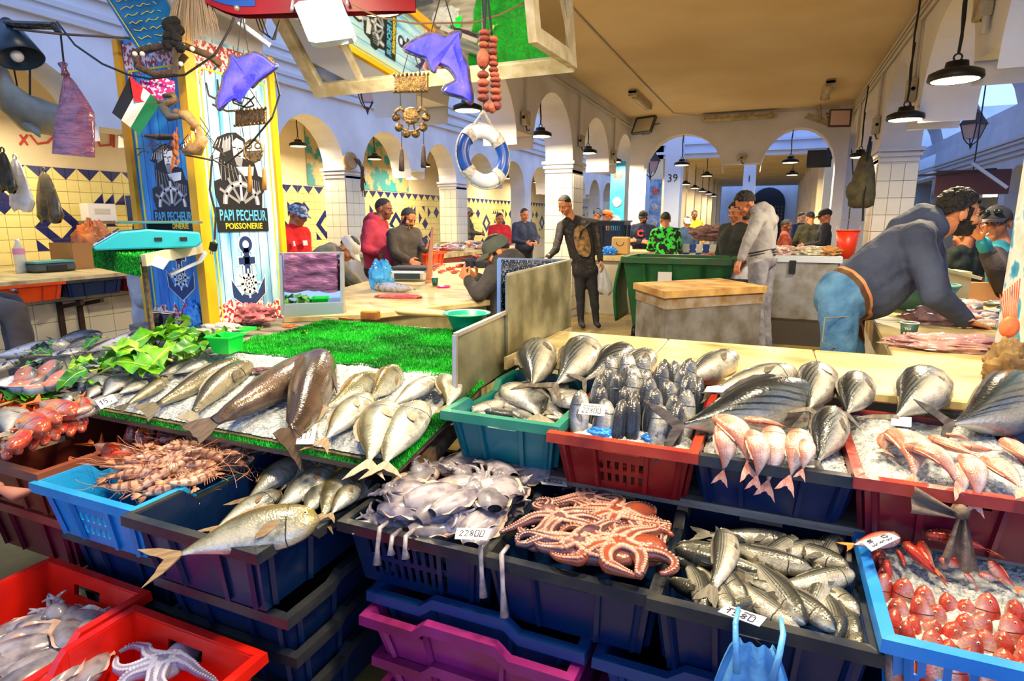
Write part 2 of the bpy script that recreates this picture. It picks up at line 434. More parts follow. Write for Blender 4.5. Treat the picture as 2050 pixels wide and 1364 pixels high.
lamp(Xp(1082,272,-2.95), 3.1, 'pendant lamp in the arch right of the lifebuoy', GL, 70, 1.0)
lamp(Xp(1177,306,-2.95), 3.1, 'pendant lamp in the second arch over the man in black sweater', GL, 60, 1.0)
lamp(Xp(1229,324,-2.95), 3.1, 'smallest pendant lamp of the left row, next to the corner flood light', GL, 40, 1.0)
lamp(Dp(1912,158,3.75), 3.42, 'largest lit pendant lamp, at upper right by the hanging corbel', GL, 60, 1.0)
lamp(Xp(1812,238,1.0), 3.42, 'pendant lamp under the second hanging corbel above the leaning man', GL, 50, 1.0)
lamp(Xp(1722,314,1.0), 3.2, 'small pendant lamp above the hanging backpack', GL, 40, .9)
lamp(Yp(1365,330,12.55), 3.05, 'pendant lamp centred in the left far arch', GL, 40, 1.0)
lamp(Yp(1582,325,12.55), 3.05, 'pendant lamp centred in the right far arch', GL, 40, 1.0)
lamp(Yp(1415,352,17.0), 3.35, 'greenish far pendant lamp right of the left far arch', GL, 60, 1.0)
lamp(Yp(1586,350,17.5), 3.3, 'lower far pendant lamp beyond the right far arch', GL, 60, 1.0)
for k in range(6):
    lamp((-2.6, 17.2+k*2.4, 2.55), 3.35, ('nearest','second nearest','third nearest','fourth','fifth','farthest')[k]+' tiny lamp in the receding row by the far columns', 'tiny lamps along the far columns', 50 if k % 2 == 0 else 0, 1.0)
lamp(Xp(2012,350,6.4), 3.0, 'pendant lamp in the arch at the right edge of the hall', GL, 60, 1.0)
# added lamps, unseen above the stall, that brighten the goods below
for k, (x, y, e) in enumerate([(-1.7,1.45,12), (-.35,1.35,11), (.5,2.2,5), (.4,1.1,6)]):
    lamp((x, y, 2.75), 3.4, 'added pendant lamp out of the picture, lighting the '+('ice bed','sea bass crate','marble counter','mullet crate')[k], 'added stall lamps out of the picture', e, 1.0, (1,.88,.66))
# lantern in the right hall, lantern by the left wall
def lantern(p, top, label, s=1.0, cable=True):
    r = thing('lantern', label, 'lantern', p)
    iron = mat('iron_brown', (70,56,54), .6, .3); gl = mat('frosted_pane', (214,190,190), .4, trans=.3)
    MB().lathe([(.14*s,.22*s),(.19*s,.2*s),(.10*s,.33*s),(.09*s,.36*s),(.03*s,.42*s),(.012*s,.46*s)], 4).build('roof', iron, r)
    for k in range(4):
        a0, a1 = PI/2*k, PI/2*(k+1)
        P = [(q*math.cos(a), q*math.sin(a), z) for q, a, z in ((.095*s,a0,0),(.095*s,a1,0),(.16*s,a1,.2*s),(.16*s,a0,.2*s))]
        MB().add(P, [(0,1,2,3)]).build('pane', gl, r)
        MB().bar(P[0], P[3], .014*s).build('edge_bar', iron, r)
        MB().tube([(.095*s*math.cos(a0), .095*s*math.sin(a0), 0), (.05*s*math.cos(a0), .05*s*math.sin(a0), -.06*s), (0,0,-.1*s)], .008*s, 5).build('scroll', iron, r)
    MB().lathe([(.02*s,-.06*s),(.02*s,-.1*s),(.001,-.16*s)], 8).build('finial', iron, r)
    if cable: MB().tube([(0,0,.45*s), (.01,0,(top-p[2])*.6), (0,0,top-p[2])], .008, 6).build('chain', wirem, r)
    return r
lantern(Xp(1945,278,3.4), 6.3, 'old iron lantern with frosted panes hanging in the right hall', 1.3)
lantern(Xp(735,205,-5.2), 5.5, 'iron lantern with dusky panes hanging by the left wall under the mirror', 1.05)
lantern(Yp(1302,345,14.3), 3.9, 'small far lantern hanging left of the numbered column', 1.2)

# ---------------------------------------------------------------- conduits, tube lights, floods, junction boxes in the nave
def conduit(pts, r, label, m=greym): return tag(MB().tube(pts, r, 6).build('conduit', m), label, 'conduit', 'wall conduits')
conduit([(-2.72,3.0,3.3), (-2.72,12.3,3.3)], .014, 'cream conduit running along the left arcade top')
conduit([(-2.72,3.0,3.24), (-2.72,12.3,3.24)], .010, 'thin lower conduit along the left arcade top')
for k, y in enumerate((6.75, 8.85, 10.95)): conduit([(-2.72,y,3.24), (-2.72,y,2.62)], .014, ('first','second','third')[k]+' short drop of conduit on the left arcade')
for k, (z, x) in enumerate(((3.34,1.07),(3.28,1.07),(3.22,1.07))): conduit([(x,2.5,z), (x,12.3,z)], .016, ('upper','middle','lower')[k]+' conduit in the bundle along the right arcade top')
for k, y in enumerate((4.7, 6.8, 8.9, 10.9)): conduit([(1.07,y,3.22), (1.07,y,2.55)], .02, ('first','second','third','fourth')[k]+' conduit dropping down the right arcade')
conduit([(-1.9,4.4,3.405), (-1.9,9.2,3.405), (-1.88,11.9,3.4), (-1.2,12.36,3.36), (.9,12.36,3.38)], .011, 'thin conduit across the ceiling joining the tube lights')
jb = mat('old_plastic_box', (196,186,160), .5, c2=(150,136,104), scale=12)
def jbox(p, s, label):
    r = thing('junction_box', label, 'junction box', p, 'junction boxes')
    bevel(MB().box((0,0,0), s).build('case', jb, r), .006)
    MB().lathe([(.001,0),(.018,0),(.018,.01),(.012,.014)], 10, (0,-s[1]/2,0), Matrix.Rotation(PI/2, 3, 'X')).build('knockout', wirem, r, True)
    MB().tube([(0,0,-s[2]/2), (.02,-.01,-s[2]/2-.06), (.05,0,-s[2]/2-.05)], .008, 5).build('cable_end', wirem, r)
for y, z, lab in ((6.7,2.6,'junction box on the left hanging corbel'), (8.9,2.6,'junction box above the white tiled pillar'), (10.9,2.6,'small junction box near the left corner')):
    jbox((-2.70,y,z), (.06,.14,.16), lab)
for y, z, lab in ((4.75,2.75,'rusty junction box on the near right corbel'), (6.8,2.62,'round-cornered junction box on the second right corbel'), (8.9,2.6,'junction box above the backpack')):
    jbox((1.06,y,z), (.07,.16,.2), lab)
jbox((-.65,12.37,2.6), (.16,.05,.1), 'small box on the hanging corbel between the far arches')
tubem = mat('tube_diffuser', (190,176,140), .35, c2=(150,132,92), scale=9)
def tube_light(c, d, L, label):
    r = thing('tube_light', label, 'tube light', c, 'unlit ceiling tube lights'); d = Vector(d).normalized()
    MB().bar(-d*L/2+Vector((0,0,.03)), d*L/2+Vector((0,0,.03)), .12, .05).build('base', jb, r)
    MB().tube([-d*L*.47, -d*L*.44+Vector((0,0,-.01)), d*L*.44+Vector((0,0,-.01)), d*L*.47], [.03,.055,.055,.03], 8).build('diffuser', tubem, r, True)
    for s in (-1, 1): MB().bar(d*s*L*.46, d*s*L*.5, .13, .08).build('end_cap', jb, r)
tube_light(Zp(1283,202,3.36), (0,1,0), 1.3, 'dusty tube light on the ceiling beside the left arcade')
tube_light(Zp(1657,182,3.36), (0,1,0), 1.1, 'dusty short tube light near the right arcade')
tube_light((-.75,12.3,3.32), (1,0,0), 1.3, 'long tube light above the far arches')
def flood(p, M, s, label, glow, rusty=False):
    r = thing('flood_light', label, 'flood light', p)
    body = mat('flood_grey', (70,74,78), .5, .3) if not rusty else mat('flood_brown', (86,66,54), .6)
    bevel(MB().box((0,.03*s,0), (.3*s,.05*s,.24*s), M).build('housing', body, r), .01)
    MB().box(M @ Vector((0,0,0)), (.25*s,.012,.19*s), M).build('glass', glow, r)
    MB().box(M @ Vector((0,.08*s,0)), (.12*s,.06*s,.14*s), M).build('heat_sink', body, r)
    MB().tube([M @ Vector((-.15*s,.03,0)), M @ Vector((-.15*s,.12*s,.08*s)), M @ Vector((.15*s,.12*s,.08*s)), M @ Vector((.15*s,.03,0))], .01, 6).build('bracket', body, r)
    return r
tilt = Matrix.Rotation(-.5, 3, 'X')
flood(Yp(1288,250,12.1), Matrix.Rotation(-.4, 3, 'Z') @ tilt, 1.5, 'grey flood light in the left corner above the far arches', mat('flood_glass', (214,206,176), .2))
flood(Yp(1682,236,11.9), Matrix.Rotation(.3, 3, 'Z'), 1.2, 'brown boxed flood light in the right corner above the far arches', mat('flood_glass_pink', (226,190,176), .25), True)
r = thing('tilted_fitting', 'open yellowed lamp fitting tilted down above the right far arch', 'lamp', Yp(1643,240,12.2))
MB().bar((-.22,0,.1), (.2,0,-.08), .1, .05).build('tray', jb, r); MB().bar((0,0,0), (-.05,.02,.25), .05).build('arm', jb, r); MB().bar((-.26,0,.06), (.2,0,-.13), .03).build('tube', tubem, r)
r = thing('television', 'small black television hung under the right far arch', 'television', Yp(1640,318,13.1))
bevel(MB().box((0,0,0), (.42,.06,.32)).build('screen_case', blackm, r), .01); MB().box((0,-.032,.01), (.37,.006,.26)).build('screen', mat('screen_dark', (40,46,50), .1), r); MB().bar((.2,.05,0), (.35,.1,.25), .03).build('arm', blackm, r)
# numbers on far columns
for t, p, s in (('39', Vector((-2.17,14.19,2.38)), .24), ('1', Vector((-.64,16.19,2.45)), .22)):
    col = [o for o in bpy.data.objects if o.name.startswith('wall_column') and abs(o.data.vertices[0].co.y-p.y) < .05 and abs(o.data.vertices[0].co.x-p.x) < .3][0]
    put(text_mesh(t, s), 'number', blackm, col, frame(p, (1,0,0), (0,0,1)))
# ---------------------------------------------------------------- worktops and counters
marble = mat('stained_marble', (222,202,144), .3, c2=(150,118,66), scale=4.0, bump=.04, bscale=30, stretch=(1,2.2,1), lo=.42, hi=.78, detail=8)
marble2 = mat('marble_edge', (206,176,104), .4, c2=(120,104,60), scale=9)
conc = mat('counter_base', (206,200,186), .6, c2=(176,166,140), scale=3)
woodm = mat('weathered_wood', (140,112,80), .7, c2=(96,76,56), scale=6, stretch=(1,8,8))
woodg = mat('grey_wood', (150,144,134), .7, c2=(112,104,96), scale=6, stretch=(1,8,8))
def poly_top(r, name, pts, z0, z1, m): return bevel(MB().prism([(p[0], p[1]) for p in pts], z0, z1).build(name, m, r), .006)
def ccw(pts):
    a = sum(pts[i][0]*pts[(i+1) % len(pts)][1]-pts[(i+1) % len(pts)][0]*pts[i][1] for i in range(len(pts)))
    return pts if a > 0 else pts[::-1]
r = thing('marble_counter', 'stained cream marble worktop behind the tuna, turning the corner to the right', 'counter')
for x0, x1 in ((-.96,-.42), (-.417,.2), (.203,.9), (.903,1.08)): poly_top(r, 'slab', [(x0,2.2),(x1,2.2),(x1,2.86),(x0,2.86)], .865, .9, marble)
for y0, y1 in ((2.863,3.9), (3.903,5.0), (5.003,6.3)): poly_top(r, 'slab', [(.5+.1*(y0-2.86)/3.4*2,y0),(1.6,y0),(1.6,y1),(.5+.1*(y1-2.86)/3.4*2,y1)], .865, .9, marble)
MB().prism([(-.94,2.78),(.56,2.78),(.56,2.84),(-.94,2.84)], 0, .864).build('base', conc, r)
MB().prism([(.56,2.88),(.74,6.3),(.82,6.3),(.64,2.88)], 0, .864).build('base', conc, r)
MB().prism([(.505,2.87),(.70,6.3),(.74,6.3),(.55,2.87)], .76, .864).build('apron', marble2, r)
# left middle counter (diagonal front)
r = thing('marble_counter', 'long marble counter where the seated man in cap rests his arms', 'counter')
P = ccw([Zp(*q, .9) for q in ((565,634),(740,628),(990,600),(1045,555),(960,522),(850,530),(690,575))])
poly_top(r, 'slab', P, .86, .9, marble)
A, B, C_ = Zp(740,628,.9), Zp(990,600,.9), Zp(1045,560,.9)
for a, b, nm in ((A, B, 'front_panel'), (B, C_, 'end_panel')):
    d = (b-a); n = Vector((d.y, -d.x, 0)).normalized()*-.06
    MB().prism([(a.x+n.x,a.y+n.y),(b.x+n.x,b.y+n.y),(b.x+2*n.x,b.y+2*n.y),(a.x+2*n.x,a.y+2*n.y)], .0, .86).build(nm, mat('marble_panel', (206,198,150), .4, c2=(150,140,84), scale=6), r)
# stall deck with turf, board with ice
turfm = mat('turf_backing', (20,120,34), .9, c2=(14,92,30), scale=14)
bladem = mat('turf_blade', (22,196,40), .5, c2=(8,120,24), scale=5, lo=.4, hi=.6)
r = thing('stall_table', 'wooden stall table carrying the ice bed and the green turf', 'table')
IX0, IX1, IY0, IY1 = -3.1, -.98, 1.40, 1.97
MB().hexa([(IX0,IY0,.70),(IX1,IY0,.70),(IX1,IY1,.8),(IX0,IY1,.8),(IX0,IY0,.74),(IX1,IY0,.74),(IX1,IY1,.855),(IX0,IY1,.855)]).build('ice_board', woodm, r)
MB().bb(-2.72, -.98, IY1, 2.86, .82, .862).build('deck', woodg, r)
for x in (-2.9, -1.9, -1.06):
    for y in (1.55, 2.7): MB().bb(x, x+.06, y, y+.06, 0, .67 if y < 2 else .82).build('leg', woodm, r)
MB().bar((-1.0,1.42,.62), (-1.0,1.95,.76), .035, .06).build('plank', woodm, r)
def zice(y): return .745+(y-IY0)/(IY1-IY0)*.115
def turf_patch(name, label, fn, nu, nv, n, h=.011, seed=1, parent=None):
    g = MB().grid(fn, nu, nv)
    o = g.build(name, turfm)
    rr = random.Random(seed); b = MB(); V = []; Fc = []
    for k in range(n):
        u, v = rr.random(), rr.random(); p = Vector(fn(u, v)); a = rr.random()*6.28; w = .0026
        q = p+Vector((rr.uniform(-.006,.006), rr.uniform(-.006,.006), h*rr.uniform(.6,1.2)))
        dx = Vector((math.cos(a)*w, math.sin(a)*w, 0)); i = len(V)
        V += [tuple(p-dx), tuple(p+dx), tuple(q)]; Fc.append((i, i+1, i+2))
    b.v = V; b.f = Fc; b.m = [0]*len(Fc)
    bo = b.build('blades', bladem, o); bo['kind'] = 'stuff'
    tag(o, label, 'artificial turf'); return o
def turf_z(x, y): return .872+.012*noiz((x*3, y*3, 1))+(.02*max(0, 1-abs((y-2.25)-.12*(x+1.7))/.05))
turf_patch('artificial_turf', 'bright green artificial turf spread over the stall deck', lambda u, v: ((-2.3+.35*(1-v)*0)+1.3*u-.1*v, 1.93+.86*v, turf_z(-2.3+1.3*u, 1.93+.86*v)), 40, 24, 42000)
turf_patch('artificial_turf', 'narrow strip of turf edging the ice bed on its right', lambda u, v: (-1.0+.045*u, 1.36+.6*v, zice(1.36+.6*v)+.012-.02*u), 3, 20, 2600, seed=2)
turf_patch('artificial_turf', 'strip of turf under the front edge of the ice bed', lambda u, v: (-2.9+1.9*u, 1.385+.05*v, zice(1.40)+.0-.02*(1-v)), 30, 3, 6000, seed=3)
icem = mat('crushed_ice', (212,216,218), .25, c2=(150,160,168), scale=70, bump=.5, bscale=160, spec=.6)
def ice_bed(name, label, x0, x1, y0, y1, zf, nu, nv, amp=.012):
    rr = random.Random(len(label)); g = MB()
    def fn(u, v):
        x, y = x0+(x1-x0)*u, y0+(y1-y0)*v; e = min(u, 1-u, v, 1-v)
        return (x+rr.uniform(-.003,.003), y+rr.uniform(-.003,.003), zf(x, y)+min(1, e*14)*(.014+amp*noiz((x*9, y*9, 3))+.006*rr.random()))
    o = g.grid(fn, nu, nv).build(name, icem); tag(o, label, 'ice', kind='stuff'); return o
ice_bed('crushed_ice', 'sloping bed of crushed ice under the groupers and silver fish', -2.95, -.995, 1.41, 1.99, lambda x, y: zice(y), 240, 80)

# sheet metal partition between the two halves of the stall
galv = mat('galvanised_sheet', (176,172,140), .35, .6, c2=(96,92,62), scale=5, bump=.08, bscale=12, rough2=.55, detail=8)
zinc = mat('aluminium_edge', (200,196,184), .35, .7)
r = thing('metal_partition', 'dirty galvanised metal partition dividing turf from marble counter', 'partition', (-.97,2.0,.8))
def sheet(pp, X, name, m, t=.012):
    P = [Xp(x, y, X) for x, y in pp]; V = [(X-t, p.y, p.z) for p in P]+[(X, p.y, p.z) for p in P]; n = len(P)
    return MB().add(V, [tuple(range(n)), tuple(range(2*n-1, n-1, -1))]+[(i, n+i, n+(i+1) % n, (i+1) % n) for i in range(n)]).build(name, m, r, o=r.location)
sheet([(911,672),(1014,626),(1014,742),(911,812)], -.97, 'panel', galv)
sheet([(1017,552),(1143,522),(1143,668),(1017,742)], -.955, 'panel', galv)
for a, b in (((911,671),(1014,625)), ((1017,551),(1143,521)), ((1016,552),(1016,742)), ((911,672),(911,812))):
    MB().bar(Xp(*a, -.968), Xp(*b, -.968), .014).build('edge_strip', zinc, r, o=r.location)
MB().bar(Xp(1012,728,-.94), Xp(1143,665,-.94), .012, .05).build('rail', mat('rail_wood', (170,150,110), .6), r, o=r.location)
# mirror glass panel just behind the partition
r = thing('glass_panel', 'speckled mirror panel with blue metal frame behind the metal partition', 'mirror', Xp(1000,640,-1.02))
mir = mat('mirror', (215,220,220), .03, 1.0)
P = [Xp(x, y, -1.02) for x, y in ((1000,520),(1140,522),(1140,560),(1017,640),(1000,640))]
MB().prism([(p.y, p.z) for p in P], -1.02, -1.01, lambda a, b, h: (h, a, b)).build('pane', mat('speckled_mirror', (30,40,66), .12, c2=(190,210,240), scale=160, lo=.62, hi=.66, detail=1), r, o=r.location)
for a, b in ((P[0], P[1]), (P[0], P[4])): MB().bar(a, b, .016).build('frame_bar', mat('blue_frame', (120,150,200), .4, .3), r, o=r.location)

# square bag dispenser mirror on the turf with purple bags
r = thing('mirror_stand', 'framed mirror leaning on the stall with folded purple bags over it', 'mirror', Zp(620,635,.9))
NH = Vector((fw.x, fw.y, 0)).normalized()
def VP(x, y, D): d = ray(x, y); return EYE+d*((Dp(625,570,D)-EYE).dot(NH)/d.dot(NH))
D0 = 3.2
def slab(pp, D, name, m, par, t=.012, off=0.0):
    P = [VP(x, y, D-off) for x, y in pp]; n = (P[1]-P[0]).cross(P[2]-P[0]).normalized()
    if n.dot(fw) < 0: n = -n
    k = len(P); V = [tuple(p) for p in P]+[tuple(p+n*t) for p in P]
    return MB().add(V, [tuple(range(k)), tuple(range(2*k-1, k-1, -1))]+[(i, k+i, k+(i+1) % k, (i+1) % k) for i in range(k)]).build(name, m, par, o=par.location if par else (0,0,0))
slab([(562,508),(684,508),(686,622),(564,628)], D0, 'glass', mir, r)
for q in ([(560,506),(684,505),(684,510),(560,511)], [(680,505),(686,505),(688,625),(682,625)], [(558,506),(564,506),(568,632),(562,632)]): slab(q, D0-.01, 'frame_bar', zinc, r, .03)
slab([(568,610),(685,606),(688,628),(568,636)], D0-.02, 'sill', zinc, r, .06)
purp = mat('purple_plastic', (150,96,140), .35, c2=(112,62,104), scale=10, bump=.5, bscale=26, stretch=(1,1,3), alpha=.95)
bagm = MB(); NB = 24
def bagfold(u, v):
    p = VP(568+106*u, 508+76*v+(3*math.sin(u*9) if v > .9 else 0), D0-.03-.012*abs(math.sin(v*9+u))-.01*noiz((u*5, v*8, 0)))
    return p
bg_ = thing('bag_bundle', 'bundle of folded purple plastic bags draped over the small mirror', 'plastic bags', Zp(620,600,.95))
bagm.grid(bagfold, NB, NB).build('top_bag', purp, bg_, True, bg_.location)
MB().grid(lambda u, v: VP(572+104*u, 520+62*v+2*math.sin(u*14), D0-.025+.01*noiz((u*6, v*6, 4))), 16, 12).build('under_bag', purp, bg_, True, bg_.location)

# overhead mirror, tilted: its plane was found from what it reflects
framem = mat('cream_frame', (214,204,176), .5, c2=(180,164,124), scale=14)
MN = Vector((0, -.747, -.665)).normalized(); MO = Vector((0, 3.19, 2.245)); MU = Vector((1, 0, 0)); MV = Vector((0, -.665, .747)).normalized()
def mp(u, v, h=0): return MO+MU*u+MV*v+MN*h
r = thing('ceiling_mirror', 'large tilted mirror in a cream frame above the stall reflecting green turf', 'mirror', mp(-1.9,.4))
def mbox(u0, u1, v0, v1, h0, h1, name, m):
    P = [mp(u, v, h) for h in (h0, h1) for u, v in ((u0,v0),(u1,v0),(u1,v1),(u0,v1))]
    return MB().hexa(P).build(name, m, r, o=r.location)
mbox(-2.66, -1.06, .03, 1.25, -.02, 0, 'glass', mir)
mbox(-2.72, -1.02, -.03, .045, -.03, .02, 'frame_bar', framem); mbox(-2.72, -2.64, .045, 1.3, -.03, .02, 'frame_bar', framem)
mbox(-1.08, -1.02, .045, 1.3, -.03, .02, 'frame_bar', framem); mbox(-2.36, -2.32, .045, 1.25, 0, .01, 'mullion', framem)
for u in (-2.5, -1.2): MB().bar(mp(u, 1.2, -.03), Vector((u, 2.4, 3.44)), .02).build('hanger', framem, r, o=r.location)
r = thing('wing_mirror', 'narrow side mirror in a rusty cream frame at the right end of the ceiling mirror', 'mirror', (-1.03,3.0,2.3))
WA, WB = Vector((-1.02, 3.2, 2.24)), Yp(1068, 80, 2.62)
WV = Vector((0, -.3, .95)).normalized(); WD = WB-WA
def wq(s, t, h): return WA+WD*s+WV*t+WD.cross(WV).normalized()*h
def wbox(s0, s1, t0, t1, h0, h1, name, m): return MB().hexa([wq(s, t, h) for h in (h0, h1) for s, t in ((s0,t0),(s1,t0),(s1,t1),(s0,t1))]).build(name, m, r, o=r.location)
wbox(.05, .95, .05, .9, 0, .01, 'glass', mir)
wbox(0, 1, -.01, .06, -.015, .025, 'frame_bar', framem); wbox(0, .12, .06, .95, -.015, .025, 'frame_bar', framem); wbox(.88, 1, .06, .95, -.015, .025, 'frame_bar', framem)

# ---------------------------------------------------------------- clad pillar of the stall
yellow = mat('yellow_wood', (246,190,20), .5, c2=(232,164,10), scale=6, stretch=(1,1,.2))
def plank_mat(name, c1, c2, c3, ax):
    m = bpy.data.materials.new(name); m.use_nodes = True; nt = m.node_tree; N, L = nt.nodes, nt.links; b = N['Principled BSDF']
    tc = N.new('ShaderNodeTexCoord'); sp = N.new('ShaderNodeSeparateXYZ'); L.new(tc.outputs['Object'], sp.inputs[0])
    mm = N.new('ShaderNodeMath'); mm.operation = 'MULTIPLY'; mm.inputs[1].default_value = 15; L.new(sp.outputs[ax], mm.inputs[0])
    fr = N.new('ShaderNodeMath'); fr.operation = 'FRACT'; L.new(mm.outputs[0], fr.inputs[0])
    gt = N.new('ShaderNodeMath'); gt.operation = 'GREATER_THAN'; gt.inputs[1].default_value = .07; L.new(fr.outputs[0], gt.inputs[0])
    mp_ = N.new('ShaderNodeMapping'); mp_.inputs['Scale'].default_value = (14,14,2.2); L.new(tc.outputs['Object'], mp_.inputs[0])
    n = N.new('ShaderNodeTexNoise'); n.inputs['Scale'].default_value = 1; n.inputs['Detail'].default_value = 5; L.new(mp_.outputs[0], n.inputs['Vector'])
    r = N.new('ShaderNodeValToRGB'); r.color_ramp.elements[0].position = .36; r.color_ramp.elements[1].position = .62
    r.color_ramp.elements[0].color = lin(c1); r.color_ramp.elements[1].color = lin(c2); L.new(n.outputs[0], r.inputs[0])
    mx = N.new('ShaderNodeMixRGB'); mx.inputs[1].default_value = lin(c3); L.new(gt.outputs[0], mx.inputs[0]); L.new(r.outputs[0], mx.inputs[2])
    L.new(mx.outputs[0], b.inputs['Base Color']); b.inputs['Roughness'].default_value = .3; return m
XB, YA = -2.715, 2.262
r = thing('clad_pillar', 'stall pillar clad in blue printed panels with yellow wooden corner posts', 'pillar', (-2.95,2.5,.85)); pil = r
PO = r.location
MB().bb(-3.16, -2.74, 2.262, 2.29, .86, 2.36).build('panel', plank_mat('panel_deep_blue', (20,104,196), (60,160,226), (14,60,130), 0), r, o=PO)
MB().bb(XB-.03, XB, 2.31, 2.80, .86, 2.36).build('panel', plank_mat('panel_pale_blue', (60,150,214), (196,232,244), (30,96,160), 1), r, o=PO)
MB().bb(-2.745, -2.69, 2.235, 2.30, .84, 2.42).build('post', yellow, r, o=PO)
MB().bb(-3.2, -3.16, 2.24, 2.30, .84, 2.36).build('post', yellow, r, o=PO)
MB().bb(-2.735, -2.695, 2.79, 2.83, .84, 2.36).build('post', yellow, r, o=PO)
line = mat('yellow_line', (246,220,40), .4)
for x in (-3.13, -2.77): MB().bb(x, x+.008, 2.258, 2.263, .9, 2.2).build('border_line', line, r, o=PO)
for y in (2.335, 2.76): MB().bb(XB, XB+.003, y, y+.008, .9, 2.2).build('border_line', line, r, o=PO)
MB().bb(-3.13, -2.77, 2.258, 2.263, 2.2, 2.21).build('border_line', line, r, o=PO)
MB().bb(XB, XB+.003, 2.335, 2.768, 2.2, 2.21).build('border_line', line, r, o=PO)
coral = mat('coral_print', (176,40,50), .4, c2=(246,226,226), scale=46, lo=.47, hi=.53)
def ragged(n, h, seed): rr = random.Random(seed); return [(i/n, h*rr.uniform(.45,1)) for i in range(n+1)]
MB().prism([(0,0),(1,0)]+ragged(16,.16,3)[::-1], 0, .002, lambda a, b, h: (-3.15+.40*a, YA-h, .87+b)).build('coral_border', coral, r, o=PO)
MB().prism([(0,0),(1,0)]+ragged(16,.16,5)[::-1], 0, .002, lambda a, b, h: (XB+h, 2.315+.475*a, .87+b)).build('coral_border', coral, r, o=PO)
MB().prism([(0,0),(1,0)]+ragged(16,.22,7)[::-1], 0, .002, lambda a, b, h: (-3.15+.40*a, YA-h, 2.34-b)).build('coral_border', coral, r, o=PO)
MB().prism([(0,0),(1,0)]+ragged(16,.2,8)[::-1], 0, .002, lambda a, b, h: (XB+h, 2.315+.475*a, 2.34-b)).build('coral_border', coral, r, o=PO)
black = mat('print_black', (20,20,28), .4); white = mat('print_white', (232,232,236), .4); navy = mat('print_navy', (24,52,110), .4)
cyan = mat('print_cyan', (90,180,230), .4); yel = mat('print_yellow', (240,214,40), .4); greyp = mat('print_grey', (140,140,150), .4)
class Face:
    """a flat print on one face of the pillar; a, b = metres across and up from the face's print origin"""
    def __init__(s, o, ax, n): s.o = Vector(o); s.ax = Vector(ax); s.n = Vector(n)
    def P(s, a, b, h=0): return s.o+s.ax*a+Vector((0,0,b))+s.n*h
    def poly(s, pts, lay, m, name): MB().prism(pts, 0, .0012*lay, lambda a, b, h: s.P(a, b, h)).build(name, m, pil, o=PO)
    def text(s, t, size, a, b, lay, m, xs=1, bold=0): put(text_mesh(t, size, 'lettering', .0006, bold, xs), 'lettering', m, pil, frame(s.P(a, b, .0012*lay), s.ax, (0,0,1)))
    def ring(s, a, b, R0, rr, lay, m, name, t0=0, t1=2*PI):
        N = 28; q = [(a+(R0+rr)*math.cos(t0+(t1-t0)*k/N), b+(R0+rr)*math.sin(t0+(t1-t0)*k/N)) for k in range(N+1)]
        q2 = [(a+(R0-rr)*math.cos(t0+(t1-t0)*k/N), b+(R0-rr)*math.sin(t0+(t1-t0)*k/N)) for k in range(N+1)]
        M_ = MB()
        for k in range(N): M_.prism([q2[k], q[k], q[k+1], q2[k+1]], 0, .0012*lay, lambda a_, b_, h: s.P(a_, b_, h))
        M_.build(name, m, pil, o=PO)
    def line(s, pts, w, lay, m, name):
        M_ = MB()
        for (a, b), (c, d) in zip(pts, pts[1:]):
            L = math.hypot(c-a, d-b) or 1e-6; nx, ny = -(d-b)/L*w/2, (c-a)/L*w/2
            M_.prism([(a+nx,b+ny),(a-nx,b-ny),(c-nx,d-ny),(c+nx,d+ny)], 0, .0012*lay, lambda a_, b_, h: s.P(a_, b_, h))
        M_.build(name, m, pil, o=PO)
